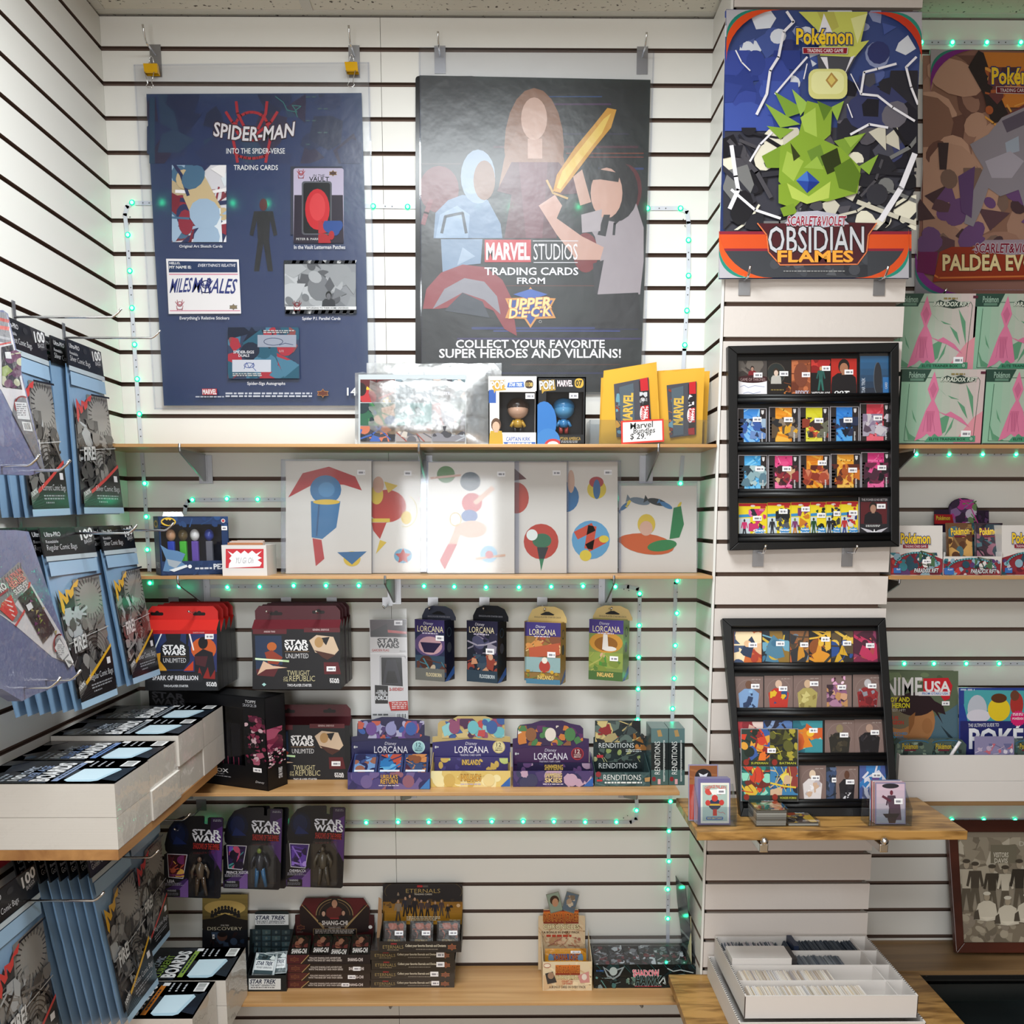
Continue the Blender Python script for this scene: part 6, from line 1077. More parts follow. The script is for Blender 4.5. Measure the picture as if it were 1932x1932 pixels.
def hd_et(H):
    H.clip = (1296, 100, 1834, 372); H.rect(1296, 98, 1834, 232, '231f22'); H.grad(1296, 220, 1834, 372, '8a5f22', 'c8902e', 8); H.shapes(1296, 200, 1834, 260, ['2c2422', '4a3826', '6a4c26', '3a2e26'], 24, 3, .5, 'e'); H.arc(1400, 150, 90, 60, 3, '6a5a3a', 150, 260); H.arc(1740, 150, 90, 60, 3, '6a5a3a', -80, 30)
    R = random.Random(9)
    for i, (x, y0, y1) in enumerate(((1400, 205, 350), (1448, 185, 320), (1478, 172, 300), (1512, 190, 330), (1556, 205, 330), (1598, 208, 325), (1650, 215, 345), (1692, 205, 315), (1735, 235, 330), (1400, 155, 200))): H.figure(x, y0, y1, ['b08a70', R.choice(['241f22', '3a3230', '2a2a34', '8a7a6a', '4a3a3a']), R.choice(['1c191b', '2a2422', '55483c'])])
    H.clip = None; H.rect(1528, 108, 1564, 122, 'b02c30'); H.rect(1566, 108, 1602, 122, '55504e'); H.text('ETERNALS', 1452, 132, 1684, 160, 'b89c60', -.01); H.text('TRADING CARDS', 1508, 164, 1628, 174, 'd8cfc0', .01); H.fine(1456, 318, 1690, 350, 3, 'e8dcc0', 4, .6, .15); emblem_shield(H, 1314, 226, 1360, 258, 'b08a4a', '6a4a24'); H.ell(1806, 245, 13, 12, 'd8b48a'); H.fine(1745, 340, 1820, 350, 1, 'd8c8a8', 5, .7, 0)
def tr_et(A, x0, y0, x1, yb): a_et(A, x0, y0, x1, yb, 9)
_, ETB = display('gold and black film card display topping the gold lettered closed boxes', V11, [(1297, 470), (1298, 214), (1330, 212), (1332, 150), (1336, 116), (1352, 100), (1780, 97), (1798, 112), (1804, 150), (1806, 216), (1834, 218), (1836, 470)], (1270, 487, 1826), -.142, .115, ztop_, '3a2c20', '2a2421', '241e1b', hd_et, tr_et, .85)
def et_pack(A, H): A.rect(6, 6, 94, H - 6, '1d1714'); A.shapes(10, 10, 90, H * .7, ['4a2424', '6a3a2a', '2a1c1a', '8a4a3a', '3a2a34'], 18, 5, .45); A.tag(52, H * .4, 88, H * .58, 3); A.text('ETERNALS', 24, H * .74, 76, H * .86, 'a88c50', .0)
X0, X1, Y0, Y1, zb, zt = ETB; w = (X1 - X0) / 3
for i, n in enumerate(('left', 'middle', 'right')): pack('%s dark foil pack standing in the gold lettered film display' % n, None, (X0 + w * (i + .5), Y0 + .03, zb + .0032), w * .86, .064, .008, 28, '1c1613', et_pack)
B().prism([(X0 - .024, -.05, S4), (X0 - .004, -.05, S4), (X0 - .002, -.05, S4 + .21), (X0 - .01, -.05, S4 + .215)], (0, .001, 0), 'b08a6a').make('leaning_card', M_GLOSS, None, 'thin orange card sheet standing between the two stacked displays', 'card')
# tan adventure display
def hd_ij(H):
    H.shapes(506, 930, 830, 1140, ['d8bc98', 'c8a680', 'b8906a', 'e0c8a4'], 30, 3, .3, 'pl'); H.shapes(560, 1070, 800, 1150, ['c08a6a', 'a86a5a', 'd8b090'], 24, 6, .3, 'el'); H.clip = (540, 880, 786, 985); H.grad(540, 882, 786, 975, 'd8702a', '7a2a1c', 6); H.clip = None
    H.text('INDIANA JONES', 538, 905, 784, 975, '7a1f16', .01, 0, 0, 0, ('e8a84a', .03)); H.text('CHRONICLES', 540, 982, 790, 1012, 'e8dcb0', .02, 0, 0, 0, ('7a5a2a', .04)); H.text('A BONUS IN EVERY PACK', 540, 1030, 792, 1044, '4a3428', .01); H.fine(560, 1054, 740, 1072, 1, 'b8402c', 3, .8, 0); H.rect(538, 882, 784, 890, '7a1a14')
def tr_ij(A, x0, y0, x1, yb):
    A.shapes(x0 + 4, y0 + 4, x1 - 4, yb - 4, ['e0c8a0', 'd0b088', 'e8d4b0'], 20, 5, .3, 'lp'); A.clip = (624, 1262, 796, 1340); A.grad(624, 1266, 796, 1336, 'd8702a', '7a2a1c', 5); A.clip = None; A.text('INDIANA JONES', 626, 1272, 794, 1334, '7a1f16', .01, 0, 0, 0, ('e8a84a', .03)); A.text('CHRONICLES', 626, 1340, 796, 1364, 'e0d4a0', .02, 0, 0, 0, ('6a4a24', .04)); A.poly([(552, 1326), (605, 1312), (634, 1386), (568, 1400)], '3a3634'); A.ell(592, 1340, 22, 24, '9a7a62'); A.poly([(780, 1340), (858, 1310), (864, 1388), (800, 1392)], 'c88a84'); A.ell(826, 1350, 18, 22, 'e0d4c8'); A.ell(566, 1270, 24, 14, 'e8d8c0'); A.arc(566, 1270, 24, 14, 3, 'b8402c'); A.text('COLLECT ALL', 668, 1374, 748, 1386, 'b8402c', .02); A.text('110 CARDS', 672, 1390, 744, 1402, 'b8402c', .02); A.text('A BONUS CARD IN EVERY PACK', 580, 1412, 836, 1428, '4a3428', .01)
_, IJ = display('tan adventure film card display with yellow packs standing alone on the lowest shelf', V12, [(503, 1180), (504, 926), (512, 920), (538, 920), (540, 876), (784, 876), (786, 918), (826, 920), (832, 928), (832, 1180)], (535, 1243, 880), -.15, .12, S4, 'd8c09c', 'dcc8a6', 'c8b494', hd_ij, tr_ij, .75)
for x0, y0, x1, y1, rot, pal, lab in ((556, 757, 676, 880, -14, ['3a2a22', '5a4434', '8a9a8a'], 'left photo card'), (676, 755, 786, 880, 16, ['a8907a', 'c8b8a4', '5a6a7a', '7a6a5a', 'd8ccc0'], 'right photo card')):
    A = Art(plY(-.0345), V12); cx, cy = (x0 + x1) / 2, (y0 + y1) / 2; r = math.radians(rot); q = lambda u, w_: (cx + u * 46 * math.cos(r) - w_ * 60 * math.sin(r), cy + u * 46 * math.sin(r) + w_ * 60 * math.cos(r))
    A.slab([q(-1, -1), q(1, -1), q(1, 1.3), q(-1, 1.3)], .0006, '7a7a70'); A.k += 1; A.poly([q(-.92, -.92), q(.92, -.92), q(.92, 1.2), q(-.92, 1.2)], pal[2])
    if x0 < 600: x, y = q(0, .1); A.ell(x, y - 12, 32, 34, pal[0]); A.ell(x + 5, y + 4, 22, 30, 'b98a6c')
    else: A.shapes(cx - 30, cy - 40, cx + 30, cy + 50, pal, 22, 4, .5)
    A.make('photo_card', M_GLOSS, None, lab + ' fanned above the back of the tan adventure display', 'trading card')
def ij_pack(A, H): A.rect(4, 4, 96, H - 4, 'c88a22'); A.rect(10, 12, 90, 34, '3a5a8a'); A.text('INDIANA JONES', 16, 12, 84, 34, '8a2a1a', .02, 0, 0, 0, ('e8a84a', .03)); A.ell(14, 22, 7, 9, '6a8aa8'); A.ell(86, 22, 7, 9, '6a8aa8'); A.tag(62, 5, 86, 11, 2)
X0, X1, Y0, Y1, zb, zt = IJ; w = X1 - X0
pack('yellow pack at the back of the tan adventure display', None, (X0 + w * .5, Y0 + .06, zb + .004), w * .86, .078, .008, 14, 'c88a22', ij_pack); pack('yellow pack at the front of the tan adventure display', None, (X0 + w * .52, Y0 + .024, zb + .004), w * .86, .062, .008, 14, 'c88a22', ij_pack)
# black comic card box with a clear top
Ys = -.137; yb = vB(V12, 1200, Ys, S4); X0, X1 = wv(V12, 893, 1350, Ys).x, XW - .012; zt = wv(V12, 1200, 1262, Ys).z
t = thing('card_display', 'black comic card box with a clear lid at the lowest shelf right end', 'display box', ((X0 + X1) / 2, Ys + .06, S4)); A = Art(plY(Ys), V12)
A.box((X0, Ys, S4), (X1, Ys + .0015, zt), '0f1618'); A.box((X0, Ys + .0015, S4), (X1, Ys + .12, S4 + .0015), '0f1214'); A.box((X0, Ys + .1185, S4 + .0015), (X1, Ys + .12, zt + .005), '101214'); A.box((X0, Ys + .0015, S4 + .0015), (X0 + .0015, Ys + .1185, zt + .004), '16181c'); A.box((X1 - .0015, Ys + .0015, S4 + .0015), (X1, Ys + .1185, zt + .004), '16181c'); A.k = 2
A.clip = (894, 1264, 1608, yb); A.shapes(894, 1264, 1608, yb, ['142428', '0c1214', '1a3236', '101a1e'], 26, 3, .5)
for i in range(8): A.line([(910 + 95 * i, 1262), (960 + 95 * i, 1320)], 3, '2a5a5a')
A.poly([(955, 1275), (1010, 1310), (1110, 1275), (1075, 1340), (1030, 1370), (985, 1345)], '8a9498'); A.poly([(968, 1290), (1010, 1322), (1090, 1292), (1062, 1336), (1030, 1356), (995, 1338)], '141c20'); A.ell(1030, 1310, 28, 30, 'a8b4b4'); A.shapes(905, 1340, 1080, 1430, ['3f6a6a', '7a8a8c', '1a2a2e', '5a8a88'], 22, 5, .3, 'pl'); A.shapes(1120, 1350, 1180, 1410, ['5a7a70', '3a4a48', '8a9a8a'], 8, 4, .5); A.clip = None
A.text('SHADOW', 1168, 1302, 1352, 1346, 'd8506a', .02, -.2, 0, 0, ('f0e4e4', .04), .1); A.text('HAWK', 1186, 1346, 1360, 1406, '16201f', .03, .1, 0, 0, ('6a8a8c', .05)); A.line([(1350, 1395), (1385, 1350), (1395, 1400), (1380, 1390)], 9, 'b8c4c4'); A.fine(1180, 1412, 1370, 1420, 1, 'b83a4a', 4, .7, 0); A.line([(1410, 1290), (1450, 1310), (1500, 1300), (1590, 1320)], 7, 'b8c4c8'); A.line([(1440, 1340), (1520, 1330), (1580, 1345)], 6, '6a8a8c'); A.text('56 CARDS', 910, 1301, 962, 1312, '3a6ab0', .02); A.make('carton', M_GLOSS, t)
b = B(); z2 = zt + .028
b.prism([(X0 + .001, Ys + .0005, zt), (X0 + .001, Ys + .1195, zt + .0052), (X0 + .001, Ys + .1195, z2), (X0 + .001, Ys + .05, z2)], (X1 - X0 - .002, 0, 0)); b.make('clear_lid', M_FILM, t)
R = random.Random(3)
for i in range(12):
    c, r = i % 6, i // 6; w = (X1 - X0 - .01) / 6
    def sp(A, H, i=i): A.rect(2, 2, 98, H - 2, '1a1c20'); A.shapes(4, 4, 96, H - 4, ['8a8c90', 'c8cacc', '3a3c42', '6a2a30', '54565c', '101114'], 22, i + 2, .35, 'pel')
    pack('grey and black foil pack under the clear lid of the black comic card box', 'packs in the black comic card box', (X0 + .005 + w * (c + .5), Ys + .006 + .052 * r, zt - .018 + .004 * (i % 2)), w * .94, .058, .006, 76, '22252a', sp)
Pq = [wv(V12, 1465, 640, -.015), wv(V12, 1500, 690, -.05), wv(V12, 1532, 712, -.09), wv(V12, 1552, 920, -.1), wv(V12, 1606, 1262, -.128), wv(V12, 1535, 1170, -.03), wv(V12, 1462, 822, -.014)]
n = ((Pq[2] - Pq[0]).cross(Pq[4] - Pq[0])).normalized(); Pq = [q - n * ((q - Pq[0]).dot(n)) for q in Pq]
A = B().prism(Pq, n * .0012, '3c4044'); k = B()
A.make('raised_flap', M_GLOSS, t)
f = lambda a, b_, u: Pq[a] + (Pq[b_] - Pq[a]) * u
A = B()
for (a, b_, c) in ((.2, .3, '1c1f22'), (.52, .58, '8a9094'), (.62, .7, '22262a'), (.8, .86, '6a7074')): A.face([f(6, 5, a) - n * .0004, f(3, 4, a) - n * .0004, f(3, 4, b_) - n * .0004, f(6, 5, b_) - n * .0004], c)
A.make('printed_strip', M_GLOSS, t)
A = B().prism([V3((XW - .0105, -.13, S4 + .04)), V3((XW - .0105, -.03, S4 + .04)), V3((XW - .0105, -.05, S4 + .16)), V3((XW - .0105, -.1, S4 + .18))], (.001, 0, 0), 'd8d0a8'); A.make('card_insert', M_MATTE, t)
# ================================================================= left wall: hanging bag packs
def lhook(y, z, L, label): return hook(0, y, z, L, dX, label, rod=.0024, pw=.012, ph=.05, up=.016, plate_low=.02)
lhook(-.545, 1.934, .185, 'upper left wall hook through the current comic bag packs')
lhook(-.322, 1.934, .185, 'upper left wall hook through the red starred silver bag packs')
lhook(-1.05, 1.628, .235, 'nearer of the two chrome hooks ending before the upper big sleeve pack')
lhook(-.945, 1.626, .235, 'farther of the two chrome hooks ending before the upper big sleeve pack')
lhook(-.585, 1.523, .205, 'left wall hook through the yellow starred regular bag packs')
lhook(-.318, 1.526, .19, 'left wall hook ending in front of the blue candy gift box')
lhook(-1.035, 1.293, .235, 'nearer of the two chrome hooks under the lower big sleeve pack')
lhook(-.96, 1.293, .235, 'farther of the two chrome hooks under the lower big sleeve pack')
lhook(-.845, .872, .20, 'chrome hook under the side shelf before the fan of blue bag edges')
lhook(-.60, .868, .215, 'chrome hook under the side shelf through the golden bag packs')
lhook(-.34, .868, .20, 'chrome hook under the side shelf beside the leftmost carded figure')
def bagpack(label, Q, title, burst, front=True, th=.011, size='100', seed=1):
    """Pack of comic bags: black header card, blue bags, grey comic artwork with a coloured burst and line. Q = TL, TR, BR, BL."""
    A = QArt(Q, 100, 188); n = A.n; t = thing('comic_bag_pack', label, 'bag pack', V3(Q[3]))
    b = B(); N = 10; R = random.Random(seed)
    def skin(off, sg):
        V = []
        for j in range(N + 1):
            for i in range(5):
                u, v = i / 4, j / N; e = min(1, 3 * min(u, 1 - u) + .35) * min(1, .35 + 3 * min(v, 1 - v)); V.append(A.pt(100 * u, 26 + 162 * v) + n * (off + sg * th / 2 * e + R.uniform(-.0006, .0006)))
        b.mesh(V, [[j * 5 + i, j * 5 + i + 1, (j + 1) * 5 + i + 1, (j + 1) * 5 + i] for j in range(N) for i in range(4)], '7f9dbb'); return V
    f, g = skin(-th / 2, 1), skin(-th / 2, -1)
    for a in (0, 4): b.mesh([f[j * 5 + a] for j in range(N + 1)] + [g[j * 5 + a] for j in range(N + 1)], [[j, j + 1, j + N + 2, j + N + 1] for j in range(N)], '6788ab')
    b.mesh(f[-5:] + g[-5:], [[i, i + 1, i + 6, i + 5] for i in range(4)], '7896b5'); b.make('bags', M_BAG, t, smooth=True)
    H = QArt(Q, 100, 188); H.slab([(0, 0), (100, 0), (100, 28), (0, 28)], .003, '121215'); H.k += 1
    H.poly([(62, 0), (100, 0), (100, 16), (86, 20), (68, 10)], '3a3838'); H.text(size, 72, 2, 97, 12, 'e4e4e6', .03, 0, -8); H.text('BAGS', 78, 13, 94, 17, 'a8a8ac', .02, 0, -8); H.text('Ultra-PRO', 6, 4, 34, 8.5, 'c8c8cc', .02); H.text('Resealable', 6, 12, 28, 15, 'b0b0b4', .02); H.text(title, 6, 16.5, 62, 24, 'dcdce0', -.01); H.ell(50, 7, 6, 3, '2a2a2c'); H.make('header_card', M_GLOSS, t)
    if front:
        F = QArt([V3(q) + n * .0012 for q in Q], 100, 188); F.rect(0, 28, 100, 33, 'b8c4cc'); F.k += 1; F.poly([(2, 34), (98, 34), (98, 48), (2, 48)], '9ab8d4')
        F.poly([(4, 62), (10, 80), (20, 66), (24, 75), (34, 62), (46, 54), (98, 52), (98, 176), (4, 176)], '39383a'); F.poly([(40, 54), (98, 52), (98, 108), (4, 116), (4, 90), (36, 88)], '7e7b78'); F.clip = (4, 54, 98, 160)
        F.ell(70, 76, 28, 22, '8f8c88'); R = random.Random(seed + 5)
        for i in range(26): a = i * .242; F.line([(70 + 22 * math.cos(a), 76 + 17 * math.sin(a)), (70 + 30 * math.cos(a), 76 + 24 * math.sin(a))], .9, '2c2a2b')
        F.shapes(5, 82, 60, 130, ['a4a6a8', '5a5856', '8a8886', '2a292b', '6e6c6a', 'b0b4b8'], 34, seed, .32, 'pel'); F.shapes(40, 96, 97, 160, ['6a6663', '4a4744', '8a8682', '2e2c2c', '77736f'], 40, seed + 2, .3, 'pel'); F.shapes(5, 116, 60, 165, ['4c4a49', '2b2a2b', '6e6b69', '8a8785'], 26, seed + 3, .3, 'pel'); F.line([(4, 118), (98, 110)], 1, 'b8b8b8')
        for i in range(6): F.arc(58, 140, 8 + 5 * i, 10 + 4 * i, .8, '232122', 200 + 9 * i, 330 + 6 * i, 10)
        F.clip = None; F.text('FIRE!', 14, 113, 42, 127, 'd0d0d0', .03, .2, -6, 0, ('4a4a4c', .03))
        F.poly([(4, 172), (32, 160), (98, 132), (98, 180), (4, 180)], '121114'); F.poly([(4, 168), (30, 158), (60, 146), (98, 129), (98, 132.5), (62, 149), (32, 161.5), (4, 172)], burst); F.poly([(4, 62), (3, 84), (6, 88), (10, 80), (8, 70), (14, 78), (20, 75), (20, 66), (25, 73), (32, 69), (34, 62), (42, 62), (47, 54), (36, 58), (27, 64), (17, 63), (16, 71)], burst); F.line([(46, 54), (98, 52)], 2, '16151c')
        F.poly([(4, 164), (22, 158), (24, 166), (4, 176)], '5a5856'); F.text('100%', 6, 161, 21, 166, 'd8d8d8', .02, 0, -18); F.text(title, 34, 155, 94, 163.5, 'd0d0d4', -.01); F.fine(35, 166, 92, 172, 2, '8f8f94', 3, .5, .2); F.fine(38, 173, 60, 176, 1, '8f8f94', 4, .5, .2); F.rect(82, 143, 91, 150, 'e2e0e4')
        for i in range(6): F.line([(5, 172 + 2 * i), (30 + 3 * i, 166 + 2.6 * i)], .6, '2c2b2e')
        F.rect(2, 180, 98, 187, 'a4c0d8'); F.make('comic_insert', M_GLOSS, t)
    return t
def hung(px, Xt, Xb): return [S(*px[0], Xt), S(*px[1], Xt), S(*px[2], Xb), S(*px[3], Xb)]
RED, YEL = 'c8403c', 'd8a52a'
def sh(Q, dx, dy=0.0, dz=0.0): return [q + V3((dx, dy, dz)) for q in Q]
Qs = hung([(125, 638), (190, 664), (230, 970), (151, 971)], .046, .05); Qs = sh(Qs, .0)
bagpack('silver comic bag pack with a red burst, frontmost on the upper right hook', Qs, 'Silver Comic Bags', RED)
bagpack('silver comic bag pack hidden behind the frontmost red burst silver pack', sh(Qs, -.017, -.035), 'Silver Comic Bags', RED, False, seed=4)
bagpack('third silver bag pack against the wall at the upper right hook', sh(Qs, -.031, -.05), 'Silver Comic Bags', RED, False, seed=5)
Qc = hung([(3, 592), (84, 628), (128, 973), (54, 977)], .034, .04)
bagpack('current comic bag pack with a red burst behind the upper big sleeve pack', Qc, 'Current Comic Bags', RED, seed=9)
for i, n in enumerate(('second', 'third')): bagpack('%s current comic bag pack behind the front one on the upper hook' % n, sh(Qc, -.0125 * (i + 1), -.02 * (i + 1)), 'Current Comic Bags', RED, False, seed=11 + i)
Qr = hung([(74, 997), (175, 994), (217, 1312), (147, 1342)], .105, .14)
bagpack('regular comic bag pack with a yellow burst, frontmost of its row', Qr, 'Regular Comic Bags', YEL, seed=15)
for i, n in enumerate(('second', 'third', 'fourth', 'fifth', 'sixth')): bagpack('%s regular bag pack from the front of the yellow burst row' % n, sh(Qr, -.0165 * (i + 1), -.012 * (i + 1)), 'Regular Comic Bags', YEL, False, seed=20 + i, th=.010)
Q2 = hung([(186, 994), (249, 991), (298, 1274), (245, 1294)], .088, .135)
bagpack('silver comic bag pack with a yellow burst beside the red starter boxes', Q2, 'Silver Comic Bags', YEL, seed=31)
for i, n in enumerate(('second', 'third')): bagpack('%s silver bag pack behind the yellow burst silver pack' % n, sh(Q2, -.0165 * (i + 1), -.012 * (i + 1)), 'Silver Comic Bags', YEL, False, seed=33 + i, th=.010)
Qg = [V3((.148, -.74, .905)), V3((.148, -.548, .905)), V3((.165, -.46, .50)), V3((.165, -.65, .50))]
bagpack('golden comic bag pack with a yellow burst under the side shelf', Qg, 'Golden Comic Bags', YEL, seed=41)
for i, n in enumerate(('second', 'third', 'fourth', 'fifth', 'sixth', 'seventh', 'eighth')): bagpack('%s golden bag pack from the front under the side shelf' % n, sh(Qg, -.0165 * (i + 1), -.006 * (i + 1)), 'Golden Comic Bags', YEL, False, seed=43 + i, th=.010)
Qb = [V3((.135, -.50, .89)), V3((.135, -.295, .89)), V3((.14, -.30, .545)), V3((.14, -.452, .545))]
bagpack('magazine bag pack with a red line behind the golden bag pack', Qb, 'Magazine Bags', RED, seed=55)
Ql = [V3((.082, -1.0, .90)), V3((.082, -.80, .90)), V3((.09, -.775, .52)), V3((.09, -.975, .52))]
bagpack('current comic bag pack with a red burst at the lower left corner', Ql, 'Current Comic Bags', RED, seed=61)
# big packs of rigid sleeves
def bigpack(label, P, X, ins, draw, dep=.022):
    A = Art(plX(X)); t = thing('sleeve_pack', label, 'sleeve pack', A.pt(*P[-1])); A.slab(P, dep, '6d7398', '555a80'); A.k += 1; n_ = len(P)
    R = random.Random(len(P)); x0, y0, x1, y1 = min(p[0] for p in P), min(p[1] for p in P), max(p[0] for p in P), max(p[1] for p in P)
    A.make('rigid_sleeves', M_BAG, t); k = Art(plX(X)); k.k = 8; k.poly(ins, 'd8d4d8'); draw(k); k.make('printed_insert', M_GLOSS, t)
    f = Art(plX(X + .0045)); f.poly(P, 'fff', False); f.make('clear_wrap', M_WRAPF, t)
def ins1(A):
    A.poly([(-20, 586), (12, 590), (22, 650), (-20, 640)], '8a8a90'); A.line([(-10, 600), (16, 606)], 6, 'c05a56'); A.line([(-10, 616), (16, 620)], 7, 'd8706a'); A.line([(-10, 634), (18, 640)], 5, 'b8b8be'); A.line([(-10, 652), (20, 646)], 3, 'c8403c')
    A.poly([(2, 655), (24, 650), (42, 735), (5, 730)], '2a2228'); A.clip = (2, 650, 42, 738); A.shapes(4, 660, 40, 732, ['8a9a4a', '5a2a4a', '3a3a3a', 'b8b89a', '6a3a5a'], 18, 3, .4); A.clip = None; A.poly([(9, 664), (20, 664), (22, 677), (11, 676)], 'e4e2e4')
    A.poly([(28, 752), (48, 748), (84, 885), (78, 885), (24, 780)], '77777d'); A.arc(42, 764, 14, 16, 3, 'c8403c', 120, 300); A.poly([(28, 758), (50, 760), (57, 792), (34, 790)], 'dcdce0'); A.fine(31, 762, 50, 786, 6, '8a8a90', 2, .5, .1); A.poly([(41, 795), (58, 797), (62, 814), (45, 812)], 'e4e4e6')
    for i in range(5): A.line([(45 + 2.4 * i, 798), (48 + 2.4 * i, 810)], 1, '444')
bigpack('upper pack of big clear rigid sleeves with a striped insert at the left edge', [(-60, 586), (6, 585), (15, 592), (85, 888), (58, 897), (-70, 893)], .2, [(-20, 586), (12, 590), (82, 884), (76, 884), (2, 735), (-20, 720)], ins1)
def ins2(A):
    A.clip = None
    A.poly([(-20, 1110), (36, 1060), (57, 1099), (28, 1140), (46, 1160), (28, 1175), (-20, 1145)], '8a888c')
    for i in range(12): A.line([(-16 + 5 * i, 1108 - 4.2 * i), (-8 + 4.6 * i, 1128 - 2 * i)], 1.2, '5a5a60')
    A.text('PLATINUM', 10, 1080, 44, 1092, 'd87a76', .03, 0, -38); A.text('SERIES', 16, 1092, 50, 1103, 'e08a84', .03, 0, -38); A.text('SLEEVES', 24, 1104, 56, 1114, 'e4e2e4', .02, 0, -38); A.text('PRO', -8, 1103, 12, 1117, 'f0eef0', .03, 0, -38); A.line([(-20, 1138), (15, 1112)], 4, 'a83a48')
    A.poly([(3, 1138), (21, 1122), (34, 1156), (24, 1172), (0, 1150)], 'd8433f')
    for i in range(4): A.line([(10 + 4 * i, 1132 + 9 * i), (22 + 2 * i, 1136 + 9 * i)], 2.4, 'f0d8d6')
    A.line([(56, 1099), (48, 1150), (30, 1180)], 4, 'd0504c'); A.poly([(34, 1128), (58, 1106), (104, 1188), (82, 1214)], '3a2d30')
    R = random.Random(3)
    for i in range(26): u, v = R.random(), R.random(); x, y = 36 + 24 * u + 46 * v, 1126 - 20 * u + 82 * v; A.poly([(x, y), (x + R.uniform(2, 7), y + R.uniform(-2, 5)), (x + R.uniform(-2, 5), y + R.uniform(3, 9))], R.choice(['8a9a4a', '6a2a5a', 'b8b08a', '5a4a4a', 'a89a6a', '241c20', '8a4a7a']))
    A.poly([(49, 1142), (58, 1136), (63, 1146), (54, 1153)], 'e4e2e6'); A.arc(112, 1215, 10, 18, 3, 'd8504c', 130, 290); A.poly([(104, 1206), (114, 1204), (139, 1254), (110, 1240)], '8a8a90'); A.poly([(103, 1222), (112, 1206), (130, 1232), (118, 1246)], 'e2e2e4'); A.fine(108, 1216, 122, 1238, 6, '9a9aa0', 2, .5, .2); A.poly([(122, 1245), (132, 1234), (139, 1249), (130, 1260)], 'ececee')
    for i in range(4): A.line([(125 + 2.6 * i, 1245 + .5 * i), (131 + 2 * i, 1252 + .5 * i)], 1, '444')
bigpack('lower pack of big clear rigid sleeves with a tilted striped insert', [(-60, 1001), (30, 1000), (54, 1003), (143, 1268), (143, 1282), (118, 1289), (90, 1302), (62, 1312), (42, 1323), (4, 1300), (-70, 1290)], .2, [(-20, 1110), (36, 1060), (57, 1099), (124, 1210), (140, 1256), (99, 1240), (30, 1181), (-20, 1145)], ins2)

# ================================================================= packs of backing boards
def boardpack(label, x0, x1, y0, y1, z0, h, name, accent, group=None, art=True, slide=0):
    t = thing('backing_board_pack', label, 'board pack', ((x0 + x1) / 2, (y0 + y1) / 2, z0), group); e = .0012; b = B(); N = 14
    b.box((x0, y0, z0), (x1, y1, z0 + h), 'e9e3dc'); b.make('boards', M_BOARD, t)
    if art:
        A = Art(None, (0, 0, 100 / (y1 - y0), 155 / (x1 - x0)), (V3((x0, y0, z0 + h)), V3((0, 1, 0)), V3((1, 0, 0)))); A.srect(0, 0, 100, 155, .0008, '1a2029'); A.k += 2
        A.shapes(2, 2, 98, 153, ['1c232d', '161b22', '202a36'], 12, 4, .5, 'p'); A.ell(14, 16, 8, 6, '3a5a7a')
        for r, (y, w) in enumerate(((26, 30), (33, 26))): A.fine(8, y, 8 + w, y + 4, 1, '8a929c', r + 2, .9, 0)
        A.text('100', 10, 40, 34, 50, 'e4e6e8', .03); A.text('COMIC', 38, 40, 70, 50, 'aab4c4', .02); A.text(name, 8, 52, 74, 62, accent, .01); A.text('BOARDS', 8, 64, 86, 82, 'f0f0f2', .04); A.rect(8, 86, 88, 93, accent); A.fine(20, 88, 76, 91, 1, '22303a', 5, .8, 0)
        A.poly([(6, 104), (12, 98), (60, 100), (62, 138), (56, 142), (10, 134), (6, 128)], 'b6d4e4'); A.poly([(12, 98), (60, 100), (62, 138), (14, 130)], 'cfe6f2')
        for i in range(3): A.ell(72, 102 + 9 * i, 1.6, 1.6, 'e0e0e4'); A.fine(76, 100.5 + 9 * i, 96, 103.5 + 9 * i, 1, 'b8bcc4', i + 3, .8, .3)
        A.code(70, 134, 95, 149, '333', 4); A.rect(86, 88 + slide, 95, 97 + slide, 'ececee'); A.make('cover_sheet', M_GLOSS, t)
    k = B(); R = random.Random(int(y0 * 1000)); o = .0007
    for p, u, v in (((x1 + o, y0 - o, z0), V3((0, y1 - y0 + 2 * o, 0)), V3((0, 0, h + o))), ((x0, y0 - o, z0), V3((x1 - x0 + o, 0, 0)), V3((0, 0, h + o)))):
        p = V3(p); w = u.cross(v).normalized(); M_ = 12
        k.mesh([p + u * (i / M_) + v * (j / 5) + w * R.uniform(0, .0016) * (0 < i < M_ and 0 < j < 5) for j in range(6) for i in range(M_ + 1)], [[j * (M_ + 1) + i, j * (M_ + 1) + i + 1, (j + 1) * (M_ + 1) + i + 1, (j + 1) * (M_ + 1) + i] for j in range(5) for i in range(M_)], 'fff')
    k.make('shrink_wrap', M_WRAPF, t, smooth=True); return t
def board_mat():
    m, nt, out = mat('stacked_board_edges'); b = pbr(nt, out, None, 0.6, 0, 0.25); tc = nd(nt, 'TexCoord'); mp = nd(nt, 'Mapping'); mp.inputs['Scale'].default_value = (.6, .6, 900); nt.links.new(tc.outputs['Object'], mp.inputs[0])
    n = nd(nt, 'TexNoise'); n.inputs['Scale'].default_value = 1; n.inputs['Detail'].default_value = 2; nt.links.new(mp.outputs[0], n.inputs['Vector']); cr = nd(nt, 'ValToRGB'); cr.color_ramp.elements[0].color = (*col('cfc7be'), 1); cr.color_ramp.elements[1].color = (*col('e8e2db'), 1); nt.links.new(n.outputs[0], cr.inputs[0]); nt.links.new(cr.outputs[0], b.inputs['Base Color']); return m
M_BOARD = board_mat()
XB0, XB1 = .003, .2645
